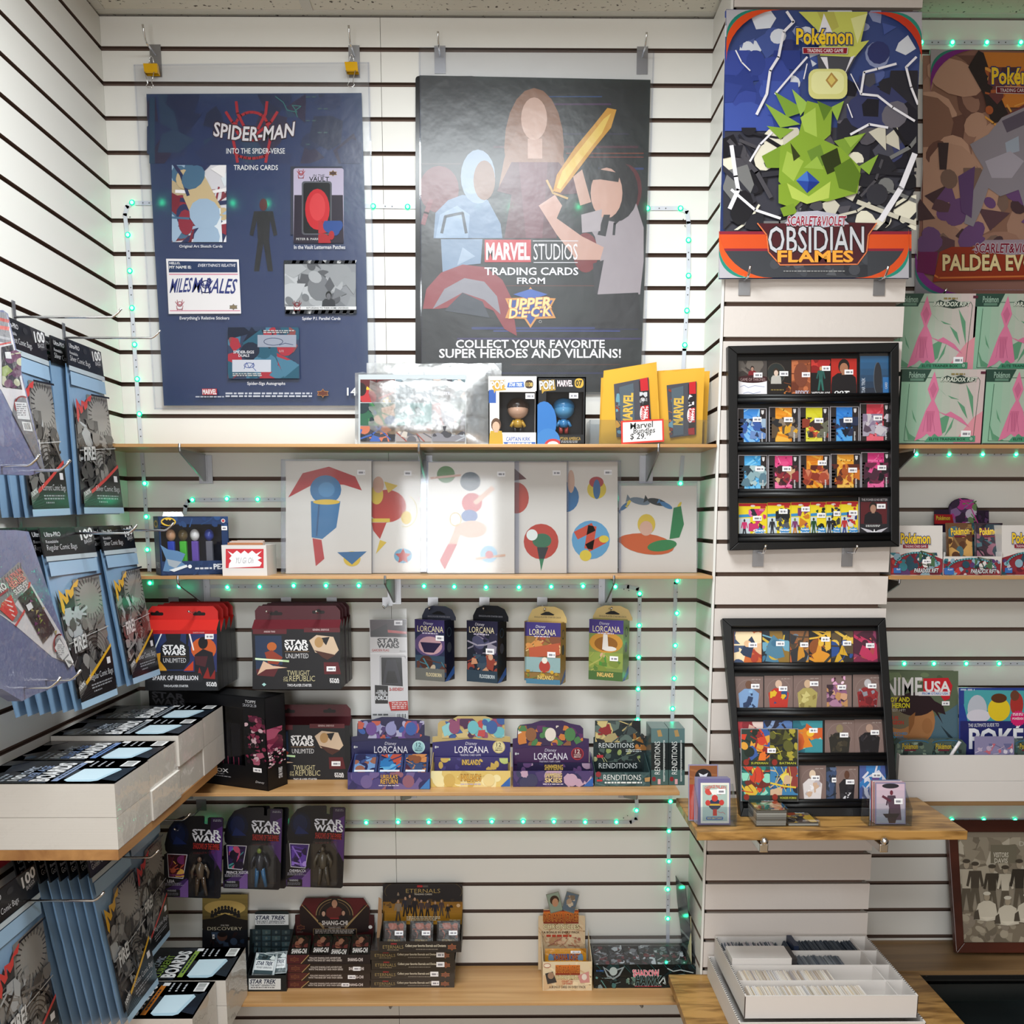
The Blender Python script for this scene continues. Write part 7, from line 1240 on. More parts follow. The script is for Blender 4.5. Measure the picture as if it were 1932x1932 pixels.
for (y0, y1, h1, h2, nm, ac, dx), who in zip(((-.872, -.703, .058, .061, 'SILVER AGE', '8a9cc0', .0), (-.7005, -.532, .058, .061, 'SILVER AGE', '6f8fc8', .003), (-.5285, -.358, .064, .066, 'CURRENT', '9aa0a8', -.002), (-.3555, -.188, .064, .066, 'CURRENT', '9aa0a8', .0)), ('nearest', 'second nearest', 'third nearest', 'farthest')):
    boardpack('bottom pack of the %s shrink-wrapped board stack on the side shelf' % who, XB0, XB1 + dx, y0, y1, SL_ + .0005, h1, nm, ac, None, False)
    boardpack('top pack of the %s shrink-wrapped board stack on the side shelf' % who, XB0, XB1 - dx, y0, y1, SL_ + .0012 + h1, h2, nm, ac, None, True, int(dx * 2000))
XB0, XB1 = .022, .288
for (y0, y1, nm, ac, dx), who in zip(((-.535, -.358, 'GOLDEN AGE', 'c8762a', -.022), (-.352, -.168, 'CURRENT', '8aa84a', 0)), ('orange banded', 'green banded')):
    boardpack('bottom pack of the %s board stack on the low side shelf' % who, XB0 + dx, XB1 + dx, y0, y1, S4 + .0005, .064, nm, ac, None, False)
    boardpack('top pack of the %s board stack on the low side shelf' % who, XB0 + dx, XB1 + dx, y0, y1, S4 + .0655, .064, nm, ac)
# red and cream things showing under the side shelf
t = thing('striped_cloth_roll', 'dark red and cream striped roll hanging just under the side shelf', 'cloth roll', (.05, -.62, .87)); b = B()
for i, c in enumerate(('8e2530', '8e2530', '8e2530', 'e0d0a0', '8e2530', 'e0d0a0', '8e2530')): b.tube([(.03, -.86 + .055 * i, .914), (.03, -.86 + .055 * (i + 1) - .001, .914)], .012, c, 12)
b.make('roll', M_MATTE, t)
B().box((.004, -.93, .86), (.05, -.905, .925), 'c8c0bc').box((.004, -.903, .862), (.03, -.899, .92), 'b8b4b4').make('shelf_bracket', M_TBAR, None, 'grey bracket under the near end of the side shelf', 'bracket')
# ================================================================= pillar: two black card frames
V13, V14 = (1340, 630, 3.263), (1260, 1130, 3.389)
class PArt(Art): pass
def card(label, pl, v, x0, y0, x1, y1, bg, pal, seed, dep=.0016, group=None, draw=None, stick=True, sl=False, border=None):
    A = Art(pl, v); A.srect(x0, y0, x1, y1, dep, 'b8b4bc' if sl else bg); A.k += 1; i = 4 if sl else 1
    if border: A.rect(x0 + i, y0 + i, x1 - i, y1 - i, border); i += 9
    A.rect(x0 + i, y0 + i, x1 - i, y1 - i, bg); w, h = x1 - x0, y1 - y0
    if draw: A.clip = (x0 + i, y0 + i, x1 - i, y1 - i); draw(A, x0 + i, y0 + i, x1 - i, y1 - i); A.clip = None
    else:
        A.shapes(x0 + i, y0 + i, x1 - i, y1 - i, pal, 16, seed, .55, 'pel'); m_ = (x0 + x1) / 2; A.clip = (x0 + i, y0 + i, x1 - i, y1 - i)
        R = random.Random(seed * 3 + 1); A.poly([(m_ + R.uniform(-.2, .2) * w + .3 * w * math.cos(a * .9) * R.uniform(.5, 1.1), y0 + h * .52 + .38 * h * math.sin(a * .9) * R.uniform(.5, 1.1)) for a in range(7)], pal[0]); A.ell(m_ + R.uniform(-.1, .1) * w, y0 + .36 * h, .13 * w, .1 * h, pal[1]); A.clip = None
    if stick:
        R = random.Random(seed); sx, sy = x0 + w * R.uniform(.42, .6), y0 + h * R.uniform(.12, .4); A.tag(sx, sy, min(x1 - 3, sx + 54), sy + 30, seed)
    return A.make('trading_card', M_GLOSS, None, label, 'trading card', group)
def frame(label, pl, v, outer, inner, rails, ev):
    """Black display frame: four mitred rails, back panel, half-round card ledges."""
    o = [Art(pl, v).pt(*p) for p in outer]; i = [Art(pl, v).pt(*p) for p in inner]; n = pl[1]; t = thing('card_display_rack', label, 'display frame', (o[2] + o[3]) / 2)
    for a in range(4): c = (a + 1) % 4; B().prism([o[a], o[c], i[c], i[a]], n * -.024).make('frame_side', M_BLACK, t, bevel=.0015)
    B().prism([q - n * .0185 for q in i], n * -.003).make('back_panel', M_BLACK, t)
    for y in rails:
        f = (y - inner[0][1]) / (inner[3][1] - inner[0][1]); a = i[0].lerp(i[3], f); c = i[1].lerp(i[2], f); a2 = i[0].lerp(i[3], f - .022); c2 = i[1].lerp(i[2], f - .022)
        B().tube([a - n * .008, c - n * .008], .0075, n=12).tube([a2 - n * .0098, c2 - n * .0098], .005, n=12).make('card_ledge', M_BLACK, t, smooth=True)
    return t
pf1 = plY(PD - .0255)
frame('upper black card frame with four tiers hanging on the pillar', pf1, V13, [(110, 74), (1163, 52), (1166, 1310), (119, 1334)], [(168, 122), (1111, 112), (1114, 1274), (174, 1284)], (402, 695, 985, 1268), 0)
pc1 = plY(PD - .0093)
TR = ('top', 'second', 'third', 'bottom')
def tier(fr, pl, v, ti, cards, what):
    for k, (x0, y0, x1, y1, bg, pal, kw) in enumerate(cards):
        card('%s card, %s from left, %s tier, %s black frame' % (kw.pop('what', what), ORD[k], TR[ti], fr), pl if not kw.pop('front', 0) else (pl[0] + pl[1] * .0035, pl[1]), v, x0, y0, x1, y1, bg, pal.split(), 100 * ti + 7 * k + len(fr), **kw)
def dr_auto(A, x0, y0, x1, y1): A.rect(x0, y0, x1, y1, '4a4442'); A.shapes(x0, y0, x1, y0 + 110, ['5a5450', '6a625c', '3a3432'], 10, 2, .5); A.bust(x0 + 85, y0 + 50, 42, 'a88070', '2a201c', '7a2028'); A.rect(x0, y0 + 112, x1, y1, 'ece8ec'); A.ell((x0 + x1) / 2, y0 + 112, 100, 24, '3a1c20'); A.text('GAME OF THRONES', x0 + 12, y0 + 106, x1 - 10, y0 + 124, 'b89a9a', -.01); A.line([(x0 + 10, y0 + 160), (x0 + 35, y0 + 150), (x0 + 60, y0 + 165), (x0 + 100, y0 + 152), (x0 + 160, y0 + 160)], 3, '8a9ac0'); A.line([(x0 + 30, y0 + 200), (x0 + 60, y0 + 192), (x0 + 90, y0 + 202), (x0 + 135, y0 + 190)], 3, '8a9ac0')
def dr_oval(A, x0, y0, x1, y1): A.rect(x0, y0, x1, y1, '231f1f'); A.ell((x0 + x1) / 2 - 20, y0 + 80, 58, 66, '4a443c'); A.ell((x0 + x1) / 2 - 20, y0 + 80, 53, 61, '2a3030'); A.bust((x0 + x1) / 2 - 20, y0 + 78, 66, 'd8c0b0', '3a2c24', 'b8b4ae', .8); A.shapes(x0 + 100, y0 + 130, x1, y1, ['8a4a2a', '5a2a1a', 'c87a3a'], 8, 3, .5); A.fine(x0 + 20, y0 + 178, x0 + 100, y0 + 186, 1, '8a7440', 3, .8, 0)
def dr_orange(A, x0, y0, x1, y1): A.rect(x0, y0, x1, y1, '8a4a30'); A.shapes(x0, y0, x1, y1, ['a85a38', '6a3424', 'c07048'], 14, 5, .5); A.ell((x0 + x1) / 2, y0 + 90, 44, 75, '7a4230'); A.text('RIDDICK', x0 + 25, y1 - 34, x1 - 10, y1 - 8, 'd8ccd8', .02, 0, 0, 0, ('3a2a3a', .04))
def dr_red(A, x0, y0, x1, y1): A.rect(x0, y0, x1, y1, '1a1a1c'); A.shapes(x0, y0, x1, y0 + 80, ['c83a34', 'b02a2a', '8a2020'], 6, 2, .7); A.figure((x0 + x1) / 2, y0 + 40, y0 + 190, ['c89a6a', '2a5a54', '2f6a60']); A.text('WITCHBLADE', x0 + 4, y1 - 22, x1 - 4, y1 - 4, 'e4e0e0', .03)
def dr_007(A, x0, y0, x1, y1): A.rect(x0, y0, x1, y1, 'b82c24'); A.bust((x0 + x1) / 2, y0 + 60, 130, 'a87458', '231c1a', '1c1a1e'); A.rect(x0, y1 - 40, x1, y1, '1a181c'); A.text('007', x0 + 20, y1 - 28, x1 - 50, y1 - 6, 'f0f0f0', .02, .2); A.line([(x1 - 70, y1 - 24), (x1 - 44, y1 - 24)], 6, 'f0f0f0')
def dr_ship(A, x0, y0, x1, y1): A.rect(x0, y0, x1, y1, '15304a'); A.grad(x0, y0, x1, y1, '2a78a8', '0f1a2a', 6); A.ell((x0 + x1) / 2 + 20, (y0 + y1) / 2 + 20, 26, 100, '20262e'); A.arc((x0 + x1) / 2 + 20, (y0 + y1) / 2 + 20, 24, 98, 4, '6a7a84', 90, 270); A.rect(x1 - 36, y1 - 105, x1, y1, '2a86c8'); A.text('STAR TREK', x0 - 30, y1 - 60, x0 + 70, y1 - 40, 'e4ecf0', .02, 0, -90); A.text('CARD', x1 - 36, y1 - 60, x1 + 4, y1 - 46, 'e4ecf0', .02, 0, -90)
D = lambda f, w=None, **k: dict(draw=f, stick=True, **({'what': w} if w else {}), **k)
tier('upper', pc1, V13, 0, [(173, 165, 350, 388, '4a4442', '', D(dr_auto, 'signed photo')), (353, 162, 498, 384, '222', '', D(dr_oval, 'oval portrait')), (500, 160, 618, 384, '8a4a30', '', D(dr_orange, 'orange face')), (620, 158, 742, 380, '222', '', D(dr_red, 'red and black', stick_=0) if 0 else D(dr_red, 'red and black')), (744, 152, 902, 380, 'b82c24', '', D(dr_007, 'red spy portrait'))], '')
card('blue starship card in a clear bag, right end of upper frame top tier', (pc1[0] + NY * .003, NY), V13, 922, 135, 1100, 372, '15304a', [], 5, draw=dr_ship, stick=False)
k = Art(plY(PD - .0165), V13); k.poly([(918, 92), (1104, 88), (1104, 372), (918, 374)], 'fff', False); k.make('plastic_bag', M_SLEEVE, None, 'small clear bag over the blue starship card', 'bag')
def botcard(c0, c1, pal, seed):
    def f(A, x0, y0, x1, y1):
        w = x1 - x0; A.rect(x0, y0, x1, y1, '2a2426'); a, b = x0 + w * .2, x0 + w * .78
        for i in range(7): A.rect(x0 + 2, y0 + 60 + 20 * i, x0 + w * R_(seed, i) * .14 + 8, y0 + 70 + 20 * i, '6a2424', False)
        A.grad(a, y0, b, y1, c0, c1, 6); A.shapes(a, y0, b, y1, [c0, c1], 10, seed, .6, 'l'); m_ = (a + b) / 2; A.shapes(m_ - .42 * w, y0 + 60, m_ + .5 * w, y1 - 30, pal, 26, seed + 1, .34, 'p'); A.poly([(b + 8, y0 + 8), (b + 26, y0 + 8), (b + 24, y0 + 28), (b + 17, y0 + 36), (b + 10, y0 + 28)], 'd8d4d6'); A.fine(b + 10, y0 + 150, b + 20, y1 - 6, 7, 'ccc', seed, .7, .3)
    return f
def R_(s, i): return random.Random(s * 31 + i).uniform(.5, 1)
for ti, rows in ((1, [(168, 458, 347, 680, '2f7fd0', '8ac0ea', '3a5aa0 6a8ac0 2a3a5a 9ab0c8', 'sky blue'), (362, 450, 545, 676, 'e08a1e', 'f0b84a', '2a2a2e d8a02a 5a4a3a 8a7a6a', 'orange'), (550, 450, 732, 672, 'd0c81e', 'e4dc5a', '8a3a2a 3a2a2a 6a6a5a c85a3a', 'yellow'), (738, 447, 916, 668, '2a7ad0', '5aa8e4', '1e2a44 2a3450 3a4a6a 141c2c', 'dark and blue'), (922, 428, 1111, 664, 'c83a4a', 'e86a7a', 'a8a0b0 8a7a94 c8c0c8 5a4a5a', 'crimson')]),
                 (2, [(172, 746, 352, 970, '3a9ad8', '7ac4ec', '5a7a8a 8aa8b0 2a3a44 a8c0c4', 'pale blue'), (357, 746, 550, 968, 'd83a7a', 'f07aa8', '8a2a34 3a2026 c8a07a 5a2a34', 'hot pink'), (553, 744, 738, 964, 'd87a1e', 'e8a83a', '8a3424 a84a34 5a241e c87a5a', 'red tower orange'), (742, 738, 926, 960, 'e0962a', 'f0bc5a', 'a8542a 8a3a24 c8702a 5a2a20', 'amber'), (930, 728, 1112, 955, 'd0307a', 'e86aa0', '2a2026 1c1820 4a2a3a 6a2a44', 'black and magenta')])):
    for k, (x0, y0, x1, y1, c0, c1, pal, what) in enumerate(rows): card('%s striped robot card, %s from left, %s tier, upper black frame' % (what, ORD[k], TR[ti]), pc1, V13, x0, y0, x1, y1, '2a2426', [], ti * 10 + k, draw=botcard(c0, c1, pal.split(), ti * 5 + k), sl=True)
def hero(name, pal, seed):
    def f(A, x0, y0, x1, y1):
        w = x1 - x0; A.rect(x0, y0, x1, y1, 'e8d02a'); A.rect(x0, y0, x1, y0 + 18, 'b8242a'); A.ell((x0 + x1) / 2, y0 + 16, 14, 6, 'e4d4d4'); A.rect(x1 - 40, y0 + 18, x1 - 8, y0 + 32, 'b03030'); A.poly([(x0, y0 + 70), (x0 + w * .45, y0 + 66), (x0 + w * .45, y0 + 84), (x0, y0 + 88)], '3a8ac0'); A.rect(x0, y0 + 92, x0 + w * .4, y1, 'c8d4dc'); A.shapes(x0 + w * .35, y0 + 34, x1 - 4, y1 - 40, pal, 14, seed, .42, 'p'); A.figure(x0 + w * .2, y0 + 96, y1 - 6, [pal[0], pal[1], pal[2]]); A.star(x0 + w * .74, y1 - 36, 9, 36, 24, '3a8ac8', sy=.8); A.text(name[0], x0 + w * .52, y1 - 52, x1 - 8, y1 - 38, 'f0f4f8', .03); A.text(name[1], x0 + w * .5, y1 - 34, x1 - 6, y1 - 20, 'f0f4f8', .03)
    return f
for k, (x0, y0, x1, y1, nm, pal, what) in enumerate(((175, 1042, 350, 1256, ('Gets', 'Gambit'), '3a2a34 c8326a 2a2a34 d86aa0', 'pink figured'), (352, 1038, 496, 1252, ('Vibranium', 'Armor'), '1e2024 2a2c34 3a3c44 55585f', 'black figured'), (497, 1036, 616, 1250, ('Pumpkin', 'Bombs'), '6a8a3a 7a3a6a c87a2a 4a5a2a', 'green and purple figured'), (617, 1034, 713, 1250, ('Deadly', 'Plans'), '2a3a2a 1e4a2a 3a5a34 141c16', 'dark green figured'), (714, 1032, 804, 1250, ('Crazy', 'Weapons'), '2a2a34 1e1e26 4a4a54 3a3a3a', 'dark grey figured'), (805, 1030, 910, 1250, ('Dazzling', 'Combat'), '2a3a7a b83034 3a4a8a d8d4d8', 'blue and red figured'))):
    card('yellow toy style %s card, %s from left, bottom tier, upper black frame' % (what, ORD[k]), pc1, V13, x0, y0, x1, y1, 'e8d02a', [], 40 + k, draw=hero(nm, pal.split(), 60 + k))
def dr_sol(A, x0, y0, x1, y1): A.rect(x0, y0, x1, y1, '26252b'); A.text('THE POWER IS NO BETTER', x0 + 14, y0 + 20, x1 - 16, y0 + 34, 'c8c4cc', .01); A.rect(x0 + 8, y0 + 40, x1 - 20, y0 + 175, '5a2228'); A.bust((x0 + x1) / 2 - 10, y0 + 82, 92, 'a8806c', '2a2220', '1e1c22'); A.fine(x0 + 40, y0 + 182, x1 - 60, y0 + 196, 2, 'ccc', 4, .6, .1); A.poly([(x0 + 6, y1 - 60), (x0 + 70, y1 - 44), (x0 + 92, y1 - 30), (x0 + 114, y1 - 44), (x1 - 14, y1 - 60), (x0 + 116, y1 - 18), (x0 + 92, y1 - 6), (x0 + 68, y1 - 18)], 'c8c4cc'); A.star(x0 + 92, y1 - 28, 5, 24, 10, 'f0eef2')
card('dark soldier portrait card in a rigid holder at the bottom right of the upper frame', (pc1[0] + NY * .003, NY), V13, 914, 990, 1112, 1256, '26252b', [], 77, draw=dr_sol, sl=True)

# lower frame, standing on the pillar shelf and leaning back
q1, q2 = W(1500, 1166, PD - .028), G(1500, 1541, SP); dd = V3((0, q2.y - q1.y, q2.z - q1.z)).normalized(); n2 = V3((0, dd.z, -dd.y)); n2 = n2 if n2.y < 0 else -n2
pf2 = (q1, n2); pc2 = (q1 - n2 * .0162, n2)
frame('lower black card frame leaning against the pillar on its shelf', pf2, V14, [(348, 123), (1393, 119), (1478, 1390), (466, 1393)], [(408, 176), (1343, 172), (1424, 1334), (484, 1338)], (446, 738, 1028, 1320), 0)
BR = '7a6560'
tier('lower', pc2, V14, 0, [(422, 209, 600, 424, 'c8632a', '22324e e0b48a d87a3a f0d8b0 a83a24 3a4a6a', {'what': 'fiery orange'}), (604, 205, 778, 422, '1c242c', '4a7a94 3a6a88 c8a83a 2a3a44 6aa0b8 8a6a2a', {'what': 'dark card with blue artwork'} if 0 else {'what': 'night blue and gold'}), (781, 205, 901, 420, '8a5a34', 'c8892a 4a3a2a 2a2a2e b85a34 6a7a8a', {'what': 'narrow brown and orange'}), (903, 205, 1043, 420, '1e1c1e', 'd8902a e0b03a 2a2624 8a4a1e 3a3a34', {'what': 'golden wheel'}), (1045, 205, 1186, 418, '2e2a26', 'd0a02a 2a4a8a 3a3228 e0b84a 5a4a34', {'what': 'yellow and blue'}), (1188, 205, 1345, 418, '7a2a48', 'b8365a 4a2434 d86a5a 8a3a5a a84a4a', {'what': 'crimson swirl'})], '')
def gcard(pal, seed, tt=None):
    def f(A, x0, y0, x1, y1):
        w, h = x1 - x0, y1 - y0; A.rect(x0, y0, x1, y1, BR); A.arc(x0 + w * .5, y0 + h * .45, w * .42, h * .36, 3, '8a7670'); m_ = x0 + w * .5; R = random.Random(seed)
        A.poly([(m_ - .3 * w, y1), (m_ - .36 * w, y0 + .5 * h), (m_ - .15 * w, y0 + .36 * h), (m_ + .15 * w, y0 + .36 * h), (m_ + .36 * w, y0 + .5 * h), (m_ + .3 * w, y1)], pal[1]); A.shapes(m_ - .3 * w, y0 + .4 * h, m_ + .3 * w, y1 - .06 * h, pal[1:], 12, seed, .3, 'p'); A.ell(m_, y0 + .24 * h, .12 * w, .12 * h, pal[0]); A.fine(x0 + .6 * w, y0 + .07 * h, x0 + .92 * w, y0 + .12 * h, 1, '9a8a84', seed, .6, .1)
        if tt: A.text(tt, x0 + .25 * w, y1 - .12 * h, x0 + .75 * w, y1 - .05 * h, '2a2426', .02)
    return f
def head(A, x0, y0, x1, y1): A.rect(x0, y0, x1, y1, BR); A.ell((x0 + x1) / 2, y0 + 125, 66, 76, '8a5a7a'); A.shapes(x0 + 30, y0 + 60, x1 - 25, y1 - 20, ['a87a94', 'c8987a', '5a3a54', 'b8885a', '3a2a34'], 24, 3, .28, 'p'); A.shapes(x0 + 60, y0 + 6, x1 - 40, y0 + 60, ['d8a0c0', 'f0d0e0', '4a2434'], 9, 4, .4, 'e')
tier('lower', pc2, V14, 1, [(425, 496, 610, 714, BR, '', D(gcard(['6a4a3a', '7a9ac4', '2a3a5a', '8ab0d4'], 3), 'brown card with a pale blue suit') if 0 else D(gcard(['6a4a3a', '7a9ac4', '2a3a5a', '8ab0d4'], 3), 'pale blue suited')), (617, 491, 800, 712, BR, '', D(gcard(['d0b09a', 'b8342a', '2a4a7a', 'd8b02a', '1e2024'], 4), 'red, blue and yellow')), (803, 489, 983, 712, BR, '', D(gcard(['c8a88a', 'a89a5a', 'c8bc7a', '8a7a44'], 5), 'pale gold')), (985, 487, 1176, 710, BR, '', D(head, 'purple round')), (1184, 484, 1372, 710, BR, '', D(gcard(['b8b4b8', '8a2a2e', '3a3a44', '6a2026', '8a8a94'], 7, 'COLLECTOR'), 'dark red suited'))], '')
tier('lower', pc2, V14, 2, [(437, 785, 610, 1000, 'b83a44', 'd8a89a c8505a e0c8c0 8a2a34', {'what': 'red edged half covered', 'stick': False}), (612, 778, 796, 990, '3a5a94', '5a7ab0 2a2a3a 8aa0c8', {'what': 'blue half covered', 'stick': False}), (800, 778, 990, 1000, '2a6a7a', 'd8802a e8b83a 3a8a94 c85a2a 8ac4b0', {'what': 'teal card with a flaming'} if 0 else {'what': 'teal and flame orange'}), (1003, 774, 1194, 1000, '4a3a2c', '', D(gcard(['8a7a5a', '2a2824', '4a4234', '3a342a'], 8), 'dark brown star')), (1194, 771, 1383, 1000, BR, '', D(gcard(['a88a7a', '1c1a1e', '26242a', '3a3438'], 9, 'WINTER SOLDIER'), 'black clothed'))], '')
def quad(A, x0, y0, x1, y1):
    A.rect(x0, y0, x1, y1, '8a8a90'); mx, my = x0 + 184, y0 + 240
    for a, b, c, d, bg, pal, tt in ((x0 + 4, y0 + 4, mx, my, '2a3a34', ['3a5a9a', 'c8402a', 'e0702a', '1e2a24', '8a2a2a', 'd89a3a'], 'SUPERMAN'), (mx + 2, y0 + 4, x1 - 4, my, '3a3a1e', ['1e2226', '8a8a2a', '2a2a1e', '5a5a2a', 'a89a3a'], 'BATMAN'), (x0 + 6, my + 3, mx + 2, y1 - 2, '1e4a4a', ['c8402a', 'd8b03a', '2a7a74', '8ad0b8', '6a2a24'], ''), (mx + 4, my + 3, x1 - 2, y1 - 2, '3a7aa8', ['2a2a34', 'd8b83a', '8a3a34', 'c8a88a', '2a5a8a', 'e0cc5a'], 'WONDER WOMAN')):
        A.clip = (a, b, c, d); A.rect(a, b, c, d, bg); A.shapes(a, b, c, d - 36, pal, 30, len(tt) + int(a), .32, 'pel')
        for i in range(3): A.line([(a + 20 + 50 * i, b), (a + 50 + 40 * i, b + 50), (a + 30 + 50 * i, b + 110), (a + 70 + 30 * i, b + 160)], 3, pal[-1]) if not tt or tt[0] == 'W' else None
        A.rect(a, d - 36, c, d, '26281e' if tt != '' else '1a3a3a'); A.ell(a + 30, d - 24, 18, 20, '8a2a20'); A.clip = None
        if tt: A.text(tt, a + 62, d - 26, c - 10, d - 12, 'b8b83a', .01)
card('uncut sheet of four hero cards leaning over the lower frame tiers', (q1 + n2 * .0035, n2), V14, 466, 828, 834, 1294, '8a8a90', [], 3, draw=quad)
tier('lower', pc2, V14, 3, [(838, 1064, 1012, 1300, '5a5a62', '', D(gcard(['d8c0a8', 'd8d0d0', 'b8aeb4', 'c8a890', 'e8e4e8'], 12), 'pale silver', front=1)), (1012, 1076, 1080, 1296, '2a3444', '3a4a6a 1e2430 5a6a8a', {'what': 'dark blue half hidden'}), (1074, 1070, 1216, 1296, '8a7470', '', D(gcard(['5a3a2c', '1e1c20', '2a282c', 'd0ccd0'], 13), 'black suited')), (1226, 1066, 1412, 1292, '4a5a94', '3a7ab8 6a4a8a 8a9ac8 d8d4e0 2a4a8a', {'what': 'violet and blue'})], '')
# things on the pillar shelf
def holder(label, v, P, Y0, Y1, hz, lab=True):
    xa, xb = wv(v, P[0], P[1], Y0).x, wv(v, P[2], P[1], Y0).x; z = SP; b = B(); w = .0018
    b.box((xa, Y0, z), (xb, Y0 + w, z + hz)).box((xa, Y1 - w, z), (xb, Y1, z + hz * 1.9)).box((xa + w, Y0 + w, z), (xb - w, Y1 - w, z + w))
    for x in (xa, xb - w): b.prism([(x, Y0 + w, z), (x, Y1 - w, z), (x, Y1 - w, z + hz * 1.9), (x, Y0 + w, z + hz)], (w, 0, 0))
    return b.make('card_holder', M_ACRYL, None, label, 'card holder')
holder('clear acrylic card holder at the left end of the pillar shelf', V14, (188, 1430, 440), -.432, -.384, .045)
holder('clear acrylic card holder at the right end of the pillar shelf', V14, (1282, 1440, 1560), -.432, -.384, .04)
def lean_card(label, v, x0, y0, x1, Y, lean, bg, draw, sl=True, off=0.0):
    a = math.radians(lean); yb = vB(v, (x0 + x1) / 2, Y, SP + .002); p = wv(v, (x0 + x1) / 2, yb, Y); nn = V3((0, -math.cos(a), math.sin(a))); pl = (p, nn); A = Art(pl, v); A.srect(x0, y0, x1, yb - 2, .0022, bg or '8a84a0'); A.k += 1; draw(A, x0 + 6, y0 + 8, x1 - 6, yb - 8); return A.make('trading_card', M_GLOSS, None, label, 'trading card')
def dr_gar(A, x0, y0, x1, y1):
    A.rect(x0 - 4, y0 - 6, x1 + 4, y1 + 6, '6a6490'); A.rect(x0 + 12, y0 + 22, x1 - 2, y1 - 4, 'e4e0d4'); A.rect(x0 + 24, y0 + 36, x1 - 14, y1 - 18, 'a8bcb4'); A.text('GARBAGE PAIL KIDS', x0 + 36, y0 + 36, x1 - 20, y0 + 56, 'c83a30', .02, 0, 0, 10); m_ = (x0 + x1) / 2 + 4
    A.ell(m_ - 40, y0 + 80, 24, 20, 'c84a40', rot=30); A.ell(m_ + 36, y0 + 76, 24, 20, 'c84a40', rot=-30); A.poly([(m_ - 34, y0 + 66), (m_ + 30, y0 + 62), (m_, y0 + 120)], 'e8e8e4'); A.ell(m_, y0 + 160, 40, 36, '2a3450'); A.rect(m_ - 36, y0 + 156, m_ + 38, y0 + 168, 'c8a03a'); A.ell(m_, y0 + 120, 20, 22, 'c03a34'); A.ell(m_ - 44, y0 + 150, 16, 18, 'c03a34'); A.ell(m_ + 44, y0 + 148, 16, 18, 'c03a34'); A.rect(m_ - 12, y0 + 190, m_ + 14, y0 + 232, 'c03a34'); A.line([(m_ + 20, y0 + 205), (m_ + 40, y0 + 215), (m_ + 50, y0 + 208), (m_ + 66, y0 + 222)], 3, 'c87a7a'); A.poly(rpoly(x0 + 46, y1 - 46, x1 - 40, y1 - 26, 8), '3a6aa8'); A.text('VEIN BRITTANY', x0 + 52, y1 - 42, x1 - 46, y1 - 31, 'e4d46a', .01); A.tag(x1 - 78, y0 + 60, x1 - 26, y0 + 94, 2)
def dr_brown(A, x0, y0, x1, y1): A.rect(x0, y0, x1, y1, '8a5230'); A.shapes(x0, y0, x1, y1, ['9a6038', '7a4426'], 10, 3, .5); A.ell((x0 + x1) / 2, y0 + 66, 52, 46, '17161a'); A.poly([((x0 + x1) / 2 - 30, y0 + 46), ((x0 + x1) / 2, y0 + 60), ((x0 + x1) / 2 + 30, y0 + 46), ((x0 + x1) / 2 + 12, y0 + 92), ((x0 + x1) / 2, y0 + 76), ((x0 + x1) / 2 - 12, y0 + 92)], 'dcdce0'); A.rect(x0, y0 + 120, x1, y1, 'a83a2c')
def dr_blank(c): return lambda A, x0, y0, x1, y1: A.rect(x0, y0, x1, y1, c)
lean_card('red and blue cartoon sticker card at the front of the left acrylic holder', V14, 192, 1146, 400, -.426, 14, '', dr_gar)
for i in range(5): lean_card('cards packed behind the cartoon sticker card in the left acrylic holder', V14, 184 - 4 * i, 1142 - 2 * i, 392 - 3 * i, -.421 + .0045 * i, 14, '', dr_blank(['6f6a98', '55507c', '7a749e', '4a4670', '6a6690'][i]), True).__setitem__('group', 'sleeved cards in the left acrylic holder')
lean_card('orange brown card with a black disc at the back of the left acrylic holder', V14, 132, 1058, 322, -.394, 8, '', dr_brown)
def dr_vis(A, x0, y0, x1, y1): A.rect(x0, y0, x1, y1, 'b8aeb8'); A.grad(x0, y0, x1, y1, 'd0b4c4', '9aa0a8', 6); A.figure((x0 + x1) / 2 + 6, y0 + 40, y1 - 20, ['6a2a3a', '4a3a48', '33303a']); A.poly([((x0 + x1) / 2 - 20, y0 + 110), ((x0 + x1) / 2 + 60, y0 + 110), (x1 - 20, y1 - 20), ((x0 + x1) / 2 + 10, y1 - 20)], '55404e'); A.line([(x0 + 40, y0 + 80), (x0 + 90, y0 + 110)], 16, '5a2a3a'); A.ell((x0 + x1) / 2, y0 + 14, 54, 16, '2a2830'); A.poly([(x0 + 40, y1 - 60), (x1 - 30, y1 - 62), (x1 - 46, y1 - 36), (x0 + 60, y1 - 34)], '2a2328'); A.poly([(x0 + 70, y1 - 34), (x1 - 50, y1 - 36), (x1 - 60, y1), (x0 + 80, y1)], '3a2a30'); A.tag(x1 - 66, y0 + 94, x1 - 12, y0 + 130, 6)
lean_card('silvery pink foil card with a dark figure at the front of the right acrylic holder', V14, 1328, 1174, 1520, -.424, 13, '', dr_vis)
for i, c in enumerate(('c8a0ac', '8a5a3a', 'd8ccd4', 'c85a3a', '5a6a94', 'd8d4d8')): lean_card('mixed cards packed behind the silvery pink foil card in the right acrylic holder', V14, 1322 - 6 * i, 1168 - 3 * i + 4 * (i % 2), 1512 - 7 * i, -.419 + .0045 * i, 13, c, dr_blank(c)).__setitem__('group', 'cards in the right acrylic holder')
